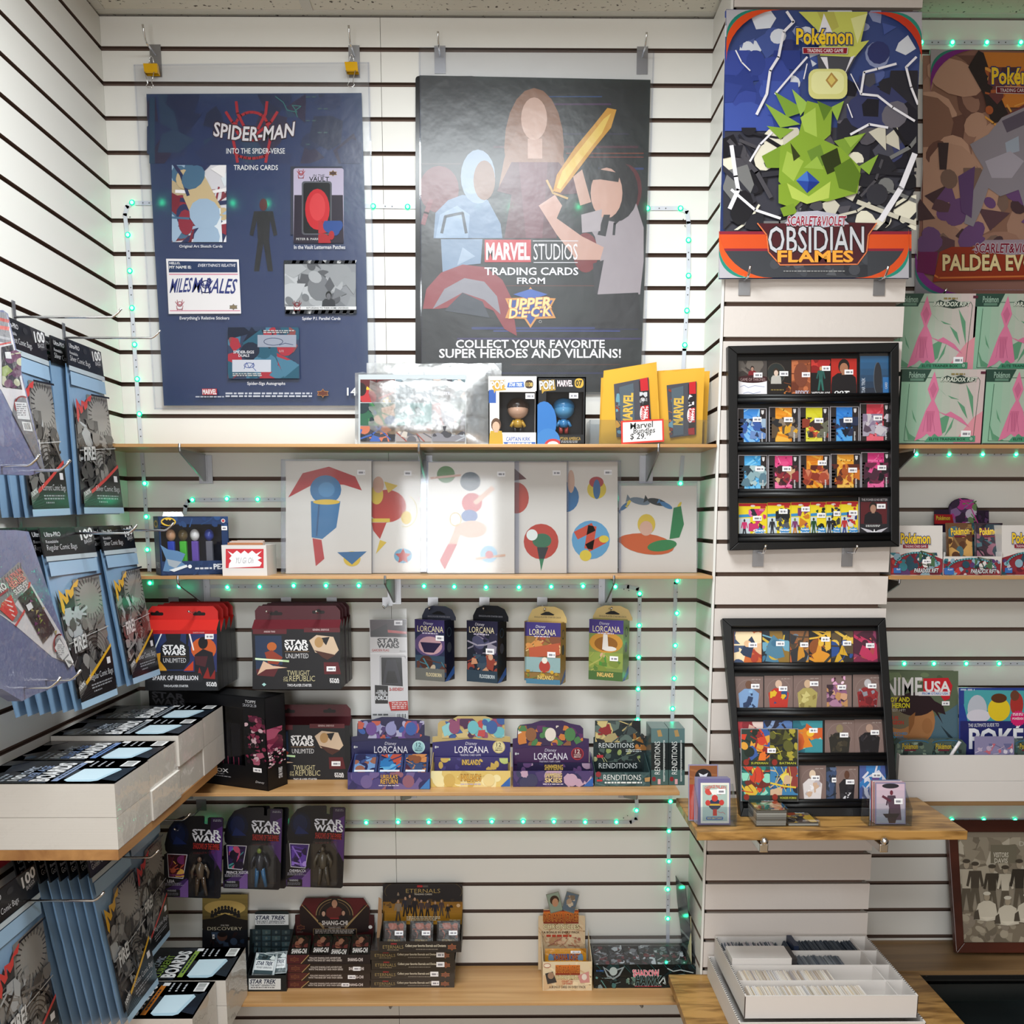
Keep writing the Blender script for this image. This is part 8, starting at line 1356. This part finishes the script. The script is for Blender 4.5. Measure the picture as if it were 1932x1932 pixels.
def cardcase(label, v, x0, x1, ytop0, ybot, Yf, dep, topart, n):
    yb_ = G(v[0] + (x0 + x1) / 2 / v[2], v[1] + ybot / v[2], SP).y; xa, xb = G(v[0] + x0 / v[2], v[1] + ybot / v[2], SP).x, G(v[0] + x1 / v[2], v[1] + ybot / v[2], SP).x; zt = wv(v, x0, ytop0, yb_).z; t = thing('card_case', label, 'card case', ((xa + xb) / 2, yb_ + dep / 2, SP))
    b = B(); R = random.Random(n); z = SP + .002
    while z < zt - .004: b.box((xa + .003, yb_ + .003, z), (xb - .003, yb_ + dep - .003, z + .0009), R.choice(['b8b4aa', '8f8b84', 'd0ccc2', '7a766e'])); z += .0012
    zc = z; b.make('card_stack', M_GLOSS, t); A = Art(None, (0, 0, 100 / (xb - xa - .006), 100 / (dep - .006)), (V3((xa + .003, yb_ + dep - .003, zc)), V3((1, 0, 0)), V3((0, -1, 0)))); A.rect(0, 0, 100, 100, '3a2f2a'); A.shapes(2, 2, 98, 98, topart, 26, n, .4); A.tag(52, 4, 84, 18, 3); A.make('top_card', M_GLOSS, t)
    B().box((xa, yb_, SP + .0003), (xb, yb_ + dep, zt)).make('clear_case', M_ACRYL, t)
cardcase('tall clear case full of cards on the pillar shelf', V14, 560, 766, 1345, 1458, 0, .09, ['8a8a5a', 'c8a88a', '3a4a3a', 'b85a3a', 'd8d0b0'], 3)
cardcase('flat clear card case beside the tall one on the pillar shelf', V14, 766, 974, 1424, 1456, 0, .09, ['a84a2a', 'e0b03a', '2a2426', '8a7a6a', 'd8c8a0'], 5)
t = None
# ================================================================= white card sorting boxes on the counter
def sorter(label, xa, xb, yf, yk, z0, z1, rows=0, gap=True):
    t = thing('card_sorting_box', label, 'card box', ((xa + xb) / 2, (yf + yk) / 2, z0)); w = .0035; b = B()
    b.box((xa, yf, z0), (xb, yf + w, z1 - .0005)).box((xa, yk - w, z0), (xb, yk, z1)); b.box((xa + w, yf + w, z0), (xb - w, yk - w, z0 + .003))
    for x in (xa, xb - w): b.box((x, yf + w, z0), (x + w, yk - w, z1))
    b.make('carton', M_CARDB, t); k = B(); n_ = 34
    for x in (xa + .0006, xb - .0034):
        for i in range(n_): y = yf + .012 + (yk - yf - .02) * i / n_; k.box((x, y, z1 - .0001), (x + .0028, y + .0042, z1 + .0004), '3a3634')
    for x in (xa - .0004, xb - .0012): k.box((x, yf - .0004, z0 + .001), (x + .0016, yf + .002, z1 - .002), '3a3030')
    k.make('perforated_edge', M_PRINT, t)
    for i in range(1, rows): y = yf + (yk - yf) * i / rows; B().box((xa + w, y - .0012, z0 + .003), (xb - w, y + .0012, z1 - .003)).make('divider', M_CARDB, t)
    if rows: B().box((xb - .042, yf + w, z0 + .003), (xb - .0405, yk - w, z1 - .004)).make('divider', M_CARDB, t)
    return t
SB = (1.467, 1.845, -.531, -.214, .4475, .5)
sorter('lower white card sorting box peeking out under the open one', 1.452, 1.858, -.548, -.211, SC_ + .0005, .4465)
sorter('open white card sorting box with four rows of loose cards', *SB, 4)
rw = (SB[3] - SB[2]) / 4
def cardrow(label, r, u0, u1, pal, seed, lean=.25, tall=0.0, h=.036):
    R = random.Random(seed); b = B(); L = SB[1] - SB[0] - .055; x = SB[0] + .008 + L * u0; e = SB[0] + .008 + L * u1; y0, y1 = SB[2] + rw * r + .006, SB[2] + rw * (r + 1) - .006; z = SB[4] + .0032; base = z
    while x < e:
        th = R.uniform(.0006, .0016); hh = h + R.uniform(-.002, .0025) + tall; s = lean * hh
        b.prism([(x, y0 + R.uniform(0, .002), base), (x + th, y0, base), (x + th - s, y0, base + hh), (x - s, y0, base + hh)], (0, y1 - y0 - R.uniform(0, .003), 0), R.choice(pal)); x += th + .0002 + (R.random() < .06) * .004
    return tagp(b.make('card_row', M_MATTE, None, label, 'cards'), kind='stuff')
CR, GY = ['d8ccc0', 'e4dcd4', 'cfc4b4', 'e8e2dc', 'd8d4d4', 'c8b8a8', 'e0d0b8'], ['6a7078', '8a9098', '55606a', '7a808a', '9aa0a6', '606874']
cardrow('front row of cream edged cards in the open sorting box', 0, .0, .8, CR, 3, -.25); cardrow('second row of cream edged cards in the open sorting box', 1, .0, .64, CR + ['b8b0b0'], 5, -.3); cardrow('third row of grey sleeved cards in the open sorting box', 2, .44, .8, GY, 7, -.35); cardrow('back left row of grey and pale cards in the open sorting box', 3, .0, .42, GY[:3] + ['b8b0b4', 'd8d0d4', 'c8c4cc'], 9, -.2); cardrow('back right row of dark sleeved cards in the open sorting box', 3, .46, .97, ['3a424e', '4a525e', '2e3642', '5a6068'], 11, -.3, .003)
xa, y0_, z0_ = SB[0] + .008, SB[2] + rw * 2 + .004, SB[4] + .0032
B().box((xa, y0_, z0_), (xa + .14, y0_ + rw - .008, SB[5] + .012)).make('closed_card_box', M_CARDB, None, 'closed white card box lying in the third row of the open sorting box', 'card box', bevel=.001)
B().box((xa + .1412, y0_, z0_), (xa + .152, y0_ + rw - .008, SB[5] + .010), '2c2a2c').make('dark_card_block', M_PRINT, None, 'dark block of cards beside the closed white box in the sorting box', 'cards')
B().box((xa + .168, SB[3] - rw + .006, z0_), (xa + .18, SB[3] - .008, SB[5] + .006), '1e2a44').make('card_divider', M_PRINT, None, 'dark blue tall divider in the back row of the sorting box', 'divider')

# ================================================================= right of the pillar
V15, V16, V17 = (1660, 540, 5.368), (1640, 1080, 4.024), (1300, 1560, 3.057)
def etb(label, x0, x1, ytop, Y, zb, zt=None, dep=.08, col0=('7fae8e', 'b8b4a8')):
    xa, xb = wv(V15, x0, 1200, Y).x, wv(V15, x1, 1200, Y).x; xa = max(xa, XP + .003); w = .19; zt = zb + .178 if zt is None else zt; o = V3((xb - w * (xb - xa) / (xb - xa), Y, zt)); xa = max(xb - .1935, XP + .003)
    fr = (V3((xb - .1935, Y, zt)), V3((1, 0, 0)), V3((0, 0, -1))); A = Art(None, (0, 0, 850 / .1935, 730 / (zt - zb)), fr); u0 = max(0, (XP + .003 - (xb - .1935)) * 850 / .1935)
    A.srect(u0, 0, 850, 730, dep, '8db59a', '3a4a44'); A.k += 2; A.clip = (u0, 0, 850, 730); A.grad(u0, 0, 850, 730, '88b89c', 'cdb8b8', 10, False); A.poly([(u0, 0), (300, 0), (240, 120), (u0, 120)], '2e4a40'); A.poly([(560, 720), (760, 460), (850, 400), (850, 730)], 'd8909c')
    for P in ([(60, 520), (110, 620), (230, 690), (100, 680)], [(400, 480), (520, 420), (480, 600), (330, 700)], [(580, 300), (660, 360), (700, 480), (640, 400)], [(660, 140), (740, 260), (760, 480), (715, 330)], [(380, 180), (470, 260), (440, 230)], [(560, 460), (540, 560), (470, 650), (520, 540)], [(120, 380), (180, 520), (140, 470)], [(480, 250), (600, 290), (520, 280)]): A.poly(P, '5f9474')
    A.line([(80, 140), (60, 690), (760, 690)], 5, '355a48'); A.line([(250, 80), (780, 80), (800, 110), (770, 640)], 5, '355a48')
    # plain pink folded-paper shape
    A.poly([(330, 20), (385, 190), (345, 300), (400, 400), (450, 630), (410, 650), (370, 620), (330, 650), (290, 620), (240, 660), (165, 690), (262, 400), (315, 300), (270, 190)], 'd4789a'); A.poly([(270, 400), (360, 400), (330, 600), (290, 600)], 'c56a8c'); A.poly([(330, 120), (365, 190), (330, 280), (290, 190)], 'c0688a'); A.poly([(380, 400), (470, 430), (520, 405), (640, 470), (730, 560), (690, 540), (560, 470), (460, 440)], 'cf7496')
    for x in (250, 290, 330, 370): A.line([(300 + (x - 310) * .5, 420), (x, 600)], 3, 'a8547a')
    A.poly([(310, 650), (700, 650), (740, 640), (790, 640), (790, 700), (270, 700)], '4a9070'); A.text('ELITE TRAINER BOX', 320, 662, 690, 686, '1e3a2e', .02); A.ell(750, 670, 22, 22, '8ab09a'); A.arc(750, 670, 20, 20, 4, '2a4a3a')
    A.poly([(400, 90), (460, 60), (520, 80), (600, 55), (680, 84), (770, 90), (720, 120), (600, 140), (500, 125)], '33413c'); A.text('PARADOX RIFT', 400, 78, 770, 118, 'd4d8cc', .02, .15, 0, 0, ('5a6a5a', .04)); A.fine(500, 38, 640, 58, 1, '8a7a4a', 3, .8, 0); A.text('Pokémon', 72, 26, 234, 82, '8aa898', .03, 0, 0, 0, ('22382f', .04)); A.rect(84, 88, 224, 112, '5f8270'); A.rect(800, 20, 850, 44, '5a2a3a'); A.tag(640, 590, 740, 650, 5); A.clip = None
    A.rect(u0, 730 - 18, 850, 730, '4a3a38'); return A.make('trainer_box', M_GLOSS, None, label, 'box')
zA = S1; zB = wv(V15, 800, 868, -.13).z
etb('green trainer box at the bottom left of the stack right of the pillar', 0, 1046, 868, -.175, zA, zB - .0005, .15); etb('green trainer box at the bottom right of the stack, cut by the frame', 0, 1900, 868, -.175, zA, zB - .0005, .15)
etb('green trainer box at the top left of the stack, partly behind the pillar', 0, 915, 188, -.13, zB, zB + .176, .1); etb('green trainer box at the top right of the stack, cut by the frame', 0, 1718, 188, -.13, zB, zB + .176, .1)
# booster displays on the second right shelf
def bo_art(A, x0, y0, x1, y1):
    A.rect(x0, y0, x1, y1, 'd8d2ce'); h = y1 - y0; w = x1 - x0; A.clip = (x0, y0 + h * .42, x1, y1); A.poly([(x0, y1), (x0, y0 + h * .66), (x0 + w * .3, y0 + h * .56), (x0 + w * .6, y0 + h * .52), (x1, y0 + h * .68), (x1, y1)], '8a2e38'); A.shapes(x0, y0 + h * .55, x1, y1, ['3a7a88', '8aa8b8', 'b83a3a', '5a3a6a', '2a4a5a', 'c8c0c4', '6a2434'], 40, int(x0), .3, 'pe'); A.arc(x0 + w * .5, y0 + h * .85, w * .42, h * .3, 10, '5a9aa4', 190, 350); A.shapes(x0 + w * .55, y0 + h * .5, x0 + w * .85, y0 + h * .85, ['2a3a2e', '4a6a4a', '1e2a24', 'd8d4d0'], 12, 3, .4); A.clip = None
def boost(label, x0, x1, ytop, Y, dep, logo=True):
    yb = vB(V13, x0, Y, S2); A = Art(plY(Y), V13); A.srect(x0, ytop, x1, yb, dep, 'd8d2ce', 'c8c4c0'); A.k += 1; bo_art(A, x0, ytop, x1, yb - 3); w = x1 - x0; h = yb - ytop
    if logo: game_logo(A, x0 + w * .2, ytop + h * .16, x0 + w * .76, ytop + h * .36); A.rect(x0 + w * .24, ytop + h * .38, x0 + w * .72, ytop + h * .455, '8a1e30'); A.text('TRADING CARD GAME', x0 + w * .27, ytop + h * .395, x0 + w * .69, ytop + h * .44, 'd8c8cc', .01)
    A.text('PARADOX RIFT', x0 + w * .46, ytop + h * .86, x0 + w * .92, ytop + h * .945, 'd8d8dc', .02, .15, 0, 0, ('1e2226', .05)); A.rect(x0 + w * .06, yb - 46, x0 + w * .2, yb - 14, '3a6ab0'); A.text('PLAY', x0 + w * .12, yb - 42, x0 + w * .19, yb - 32, 'e0e4ec', .02); A.tag(x0 + w * .62, ytop + h * .68, x0 + w * .78, ytop + h * .76, 4)
    return A.make('booster_display', M_GLOSS, None, label, 'display box')
boost('white booster display box with card game logo left of the open one', 1110, 1430, 1180, -.185, .12); boost('white booster display box at the right edge beside the open one', 1795, 2120, 1178, -.185, .12)
x0, x1 = 1436, 1788; yb = vB(V13, 1600, -.19, S2); A = Art(plY(-.19), V13); pa, pb = A.pt(x0, yb), A.pt(x1, yb); zt = A.pt(x0, 1370).z; t = thing('booster_display', 'open booster display box with packs leaning inside on the right shelf', 'display box', (pa + pb) / 2)
b = A; z = S2; b.box((pa.x, -.19, z), (pb.x, -.1885, zt), 'd8d2ce'); b.box((pa.x, -.1885, z), (pb.x, -.07, z + .0015), 'c8c4c0'); b.box((pa.x, -.0715, z), (pb.x, -.07, zt + .055), 'd0ccca')
for xx in (pa.x, pb.x - .0015): b.box((xx, -.1885, z), (xx + .0015, -.0715, zt + .01), 'd0ccca')
A.k = 2; A.clip = (x0, 1372, x1, yb); bo_art(A, x0, 1260, x1, yb - 2); A.clip = None; A.text('PARADOX RIFT', 1606, 1448, 1760, 1474, 'd8d8dc', .02, .15, 0, 0, ('1e2226', .05)); A.poly(rpoly(1440, 1440, 1500, 1482, 8), '3a6ab0'); A.text('PLAY', 1464, 1446, 1494, 1456, 'e0e4ec', .02); A.make('tray', M_GLOSS, t)
def bpk(c, pal, s):
    def f(A, H): A.rect(4, 4, 96, H - 4, c); A.shapes(6, 6, 94, H - 6, pal, 26, s, .4); A.text('Pokémon', 16, H * .12, 84, H * .28, 'f0c830', .03, 0, -4, 0, ('27366e', .05)); A.rect(28, H * .3, 70, H * .34, '6a2434')
    return f
def bpack(label, px, Y, c, pal, s, yaw=0): return pack(label, None, (wv(V13, px, 1480, Y).x, Y, S2 + .02), .066, .105, .009, 12, c, bpk(c, pal, s), yaw)
bpack('brown foil booster pack standing in the open booster display', 1535, -.165, '6a4a34', ['8a6a44', 'c89a5a', '4a6a74', '5a3a2a'], 3, 4); bpack('dark foil booster pack standing right in the open booster display', 1710, -.16, '3a2a34', ['6a2434', '2a3a44', '8a5a6a', '1e1a20', '4a6a74'], 5, -5); bpack('teal foil booster pack between the two front packs of the open display', 1630, -.135, '2a4a54', ['3a6a74', '8a6a44', '1e2a30'], 7)
Ysg = -.035; A = Art(plY(Ysg), V13); ar = [(1464 + 10, 1082)] ; P_ = [(1378, 1290), (1378, 1084), (1470, 1078)] + [(1556 - 92 * math.cos(math.radians(a)), 1080 - 70 * math.sin(math.radians(a))) for a in range(10, 171, 16)] + [(1645, 1085), (1716, 1086), (1716, 1290)]
yq = vB(V13, 1500, Ysg, S2); P_[0] = (1378, yq); P_[-1] = (1716, yq); A.slab(P_, .0015, '2a1c34'); A.k += 1; A.clip = (1380, 1012, 1714, 1172); A.ell(1556, 1090, 86, 76, '4a3458'); A.shapes(1480, 1020, 1640, 1170, ['8a6a9a', 'c8bcd0', '3a2a44', '6a8a5a', 'b03a8a'], 26, 3, .3); A.shapes(1650, 1095, 1714, 1170, ['3a2444', '5a3a64', '241a2e'], 8, 4, .5); A.line([(1530, 1010), (1600, 1060), (1650, 1170)], 6, 'c83a94'); A.poly([(1380, 1110), (1490, 1112), (1500, 1170), (1380, 1170)], 'a81c24'); A.clip = None; A.text('Pokémon', 1392, 1120, 1476, 1146, 'e0b83a', .03, 0, 0, 0, ('3a1a1e', .04)); A.make('header_sign', M_GLOSS, None, 'purple arched card game header behind the booster displays', 'sign')
# magazines, guide book and tins in front of a storage box
SB3 = .838; Yb3 = -.19
def slabbox(label, x0, x1, ya, yb, z0=None): pass
b1, b0 = wv(V16, 700, 1585, Yb3).z, SB3; b2 = wv(V16, 700, 1388, Yb3).z; xl = wv(V16, 216, 1600, Yb3).x
B().box((xl, Yb3 - .0005, b0), (2.6, -.03, b1 - .0008)).make('storage_box', M_CARDB, None, 'lower long white storage box on the shelf right of the leaning frame', 'box', bevel=.001)
t = thing('storage_box', 'upper long white storage box holding the magazines right of the leaning frame', 'box', ((xl + 2.6) / 2, -.11, b1)); b = B(); w = .003
b.box((xl, Yb3, b1), (2.6, Yb3 + w, b2)).box((xl, -.033, b1), (2.6, -.03, b2 + .005)).box((xl, Yb3 + w, b1), (2.6, -.033, b1 + w)).box((xl, Yb3 + w, b1 + w), (xl + w, -.033, b2 + .002)).box((2.6 - w, Yb3 + w, b1 + w), (2.6, -.033, b2)); b.make('carton', M_CARDB, t)
def mag(name, label, P, Y, dep, c, draw, cat='magazine'):
    A = Art(plY(Y), V16); A.slab(P, dep, c, 'c8c4bc'); A.k += 1; A.clip = (P[0][0], P[0][1], P[2][0], P[2][1]); draw(A); A.clip = None; return A.make(name, M_GLOSS, None, label, cat)
ybx = vB(V16, 500, -.13, b1 + .0035)
def dm1(A):
    x0 = 60; A.rect(40, 745, 680, ybx, '5a6650'); A.shapes(60, 760, 670, 900, ['6a7a5a', '8a8a6a', '4a5a44'], 12, 3, .4, 'e'); A.poly([(420, 1280), (480, 1100), (600, 1050), (672, 1000), (674, 1290)], '4f6a78'); A.poly([(540, 1160), (600, 1220), (650, 1270), (600, 1250)], '27343c'); A.ell(330, 1130, 170, 190, 'a8744a'); A.ell(230, 1060, 120, 130, '6e6450'); A.ell(350, 1000, 150, 90, '2b1c22'); A.poly([(430, 940), (560, 1010), (580, 1080), (520, 1060), (560, 1150), (500, 1060), (470, 1040)], '2b1c22'); A.poly([(300, 1100), (350, 1060), (340, 1150), (300, 1230)], '8a5a34'); A.ell(440, 1165, 40, 60, '9c6a42')
    A.text('ANIME', 30, 800, 400, 930, 'd8d4d4', .02); A.poly([(410, 805), (600, 800), (632, 860), (610, 960), (570, 975), (540, 935), (410, 930)], 'c02430'); A.text('USA', 424, 828, 612, 904, 'e4e0e2', .03); A.rect(375, 905, 612, 936, 'dcd8dc'); A.text('FROM OTAKU USA', 402, 911, 598, 928, '3a6ab0', .02); A.text('THE BOY AND', 60, 948, 306, 982, 'd8cc2a', .03); A.text('THE HERON', 90, 992, 306, 1028, 'd8cc2a', .03); A.text('LATEST HIT!', 130, 1036, 274, 1056, 'c8c4bc', -.005); A.text('PLUS', 130, 1092, 220, 1116, 'b8342c', .03); A.text('DUNGEON', 110, 1126, 262, 1154, 'b8342c', .03); A.text('SKETCHED', 140, 1214, 290, 1232, '3a8ab8', .02); A.text('MANGA', 150, 1240, 262, 1258, '3a8ab8', .02); A.tag(552, 978, 610, 1010, 4)
mag('magazine', 'anime magazine with a red and white title standing in the upper storage box', [(100, 748), (650, 790), (676, ybx), (100, ybx)], -.13, .004, '5a6650', dm1)
mag('magazine', 'magazine copy half hidden behind the front anime magazine', [(120, 738), (640, 745), (682, ybx), (120, ybx)], -.115, .004, '5f6a52', lambda A: (A.poly([(440, 760), (640, 768), (650, 830), (440, 830)], 'b02430'), A.text('USA', 450, 768, 630, 830, 'd8ccd0', .03)))
def dm2(A):
    A.rect(680, 870, 1700, ybx, '2a3f8e'); A.poly([(690, 890), (1700, 905), (1700, 1140), (750, 1140)], '4aa0a8'); A.ell(820, 1040, 74, 110, 'b8bcc8'); A.ell(830, 1090, 90, 50, 'd0ccd8'); A.ell(985, 1040, 85, 90, 'e0c22a'); A.ell(985, 955, 60, 36, '5a3420'); A.ell(1120, 1000, 50, 90, 'a83430'); A.ell(1105, 935, 34, 40, '6a4030'); A.rect(690, 1128, 1700, ybx, '262a66'); A.text('THE ULTIMATE GUIDE TO', 752, 1146, 984, 1172, 'd8d8e0', .01, 0, -1); A.text('POKÉMON', 762, 1150, 1560, 1336, 'e8e8ee', .03); A.star(1130, 1108, 18, 62, 54, 'd0246a'); A.text('POKÉDEX', 1088, 1098, 1172, 1118, 'f0dce4', .02); A.fine(1090, 1068, 1170, 1090, 2, 'f0dce4', 3, .6, .1); A.fine(694, 884, 800, 908, 1, 'a8b4d0', 3, .6, 0); A.rect(690, 896, 720, 1000, '30408a')
mag('guide_book', 'blue game guide book with a yellow and white cover standing at the right edge', [(680, 876), (1700, 896), (1720, ybx), (790, ybx)], -.14, .012, '2a3f8e', dm2, 'book')
def tin(label, px, Y):
    p = wv(V16, px, 1380, Y); x = p.x; z0, z1 = b1 + .0035, wv(V16, px, 1272, Y).z; w = .046; t = thing('card_tin', label, 'tin', (x, Y, z0)); b = B(); c = .012
    b.prism([(x - w, Y, z0), (x + w, Y, z0), (x + w, Y, z1 - c), (x + w - c, Y, z1), (x - w + c, Y, z1), (x - w, Y, z1 - c)], (0, .022, 0), '4a5a54'); b.make('body', M_PLAS, t); A = Art(plY(Y - .0002), V16); A.clip = None; u = lambda m_: px + m_
    A.shapes(u(-125), 1290, u(125), 1384, ['3a5a5a', '6a7a6a', '2a3434', '8a9a8a', '4a6a78'], 24, int(px), .3, 'pe'); A.arc(px, 1300, 112, 26, 6, '3a7aa8', 190, 350); game_logo(A, u(-86), 1300, u(30), 1340, 'b8a03a', '2a3038'); A.rect(u(-70), 1344, u(16), 1356, '6a2a34'); A.make('printed_lid', M_GLOSS, t)
tin('octagonal card tin at the left in the upper storage box', 338, -.172); tin('octagonal card tin at the right in the upper storage box', 592, -.168); tin('card tin in front of the blue guide book at the right edge', 1230, -.172)
b = B().tube([wv(V16, 618, 1392, -.182), wv(V16, 690, 1284, -.182)], .0042, 'e4e0e4', 10); b.make('marker_pen', M_PLAS, None, 'white marker pen leaning across the right tin', 'pen', smooth=True)
A = Art(plY(-.178), V16); A.srect(800, 1245, 1100, vB(V16, 900, -.178, b1 + .0035), .001, '8a84a8'); A.k += 1; A.shapes(805, 1300, 1090, 1384, ['b8a8c0', 'c86a7a', 'd8d0dc', '6a6a94', '3a4a5a'], 22, 4, .4); A.make('card_sheet', M_GLOSS, None, 'small pale lilac card sheet in front of the blue guide book', 'card')
# framed team photograph leaning on the wall
pb_ = V3((0, -.112, SR4)); pt_ = W(1810, 1590, -.028); d_ = V3((0, pb_.y - pt_.y, pb_.z - pt_.z)).normalized(); nf = V3((0, d_.z, -d_.y)); nf = nf if nf.y < 0 else -nf; pl = (pb_, nf)
t = thing('framed_photo', 'old sepia team photograph in a mahogany frame leaning at the right edge', 'picture', G(1850, 1796, SR4)); A = Art(pl, V17)
oo = [(1488, -40), (2500, -40), (2500, 728), (1541, 728)]; ii = [(1550, 30), (2440, 30), (2440, 668), (1588, 668)]; o, i = [A.pt(*q) for q in oo], [A.pt(*q) for q in ii]
for a in range(4): c = (a + 1) % 4; B().prism([o[a], o[c], i[c], i[a]], nf * -.018).make('frame_side', M_FRAMEWOOD, t, bevel=.002)
A = Art((pb_ - nf * .009, nf), V17); A.slab([(1545, 20), (2445, 20), (2445, 672), (1580, 672)], .004, '8f8474', '4a3a2c'); A.k += 1; A.clip = (1552, 24, 2440, 670); A.rect(1552, 60, 2440, 340, '9c917f'); A.shapes(1555, 60, 1932, 330, ['b0a592', '8a7f6e', '7a6f60', 'c2b8a6', '9a8f7d'], 34, 3, .35, 'p'); A.rect(1740, 104, 1890, 210, '77705f'); A.text('VISITORS', 1756, 148, 1842, 176, 'd8d0c0', .02); A.text('DAVIS', 1762, 182, 1838, 208, 'd8d0c0', .02); A.text('DAV', 1906, 84, 1990, 110, 'c8c0b0', .02); A.rect(1552, 480, 2440, 672, '776b5b'); A.shapes(1570, 500, 1932, 665, ['84786a', '6a6052', '8f8472', 'a09582'], 40, 5, .3, 'pe')
for x, y, h, w_, cl in ((1600, 190, 300, .9, 'b8ae9c'), (1650, 205, 270, .9, '4a4238'), (1748, 220, 270, .9, '40392f'), (1824, 225, 260, 1, 'c8beac'), (1905, 190, 300, .9, '39332b'), (1985, 200, 290, .9, 'b0a694')): A.figure(x, y, y + h, ['a89a86', cl, '5a5144']); A.ell(x, y + 8, 22, 12, '4a4238')
for x, y in ((1718, 370), (1838, 395), (1950, 380)): A.poly([(x - 76, y + 165), (x - 50, y + 75), (x - 18, y + 56), (x + 18, y + 56), (x + 50, y + 75), (x + 66, y + 165), (x, y + 175)], 'c4baa8'); A.ell(x, y + 34, 17, 24, '9a8c78'); A.ell(x, y + 14, 22, 11, 'c8c0b0'); A.poly([(x - 70, y + 120), (x - 50, y + 105), (x - 40, y + 165), (x - 76, y + 165)], '4a4238'); A.poly([(x - 40, y + 150), (x + 50, y + 150), (x, y + 172)], 'd0c6b4')
A.clip = None; A.make('photograph', M_GLOSS, t)
# glass topped counter under the right shelf
zg = .30; p0, p1 = G(1726, 1868, zg), G(2100, 1868, zg)
M_DGLASS = plain('dark_glass', (.018, .025, .028), .06, 0, .6)
t = thing('glass_counter', 'dark glass topped counter at the lower right corner', 'counter', (2.3, -.4, .02)); B().box((2.0, -1.2, zg - .006), (3.05, -.006, zg)).make('glass_top', M_DGLASS, t); B().box((2.0, -.0195, zg), (3.05, -.0065, zg + .012)).make('metal_edge', M_ZINC, t); B().box((2.002, -1.19, .0), (3.05, -.02, zg - .007)).make('cabinet', M_BLACK, t)
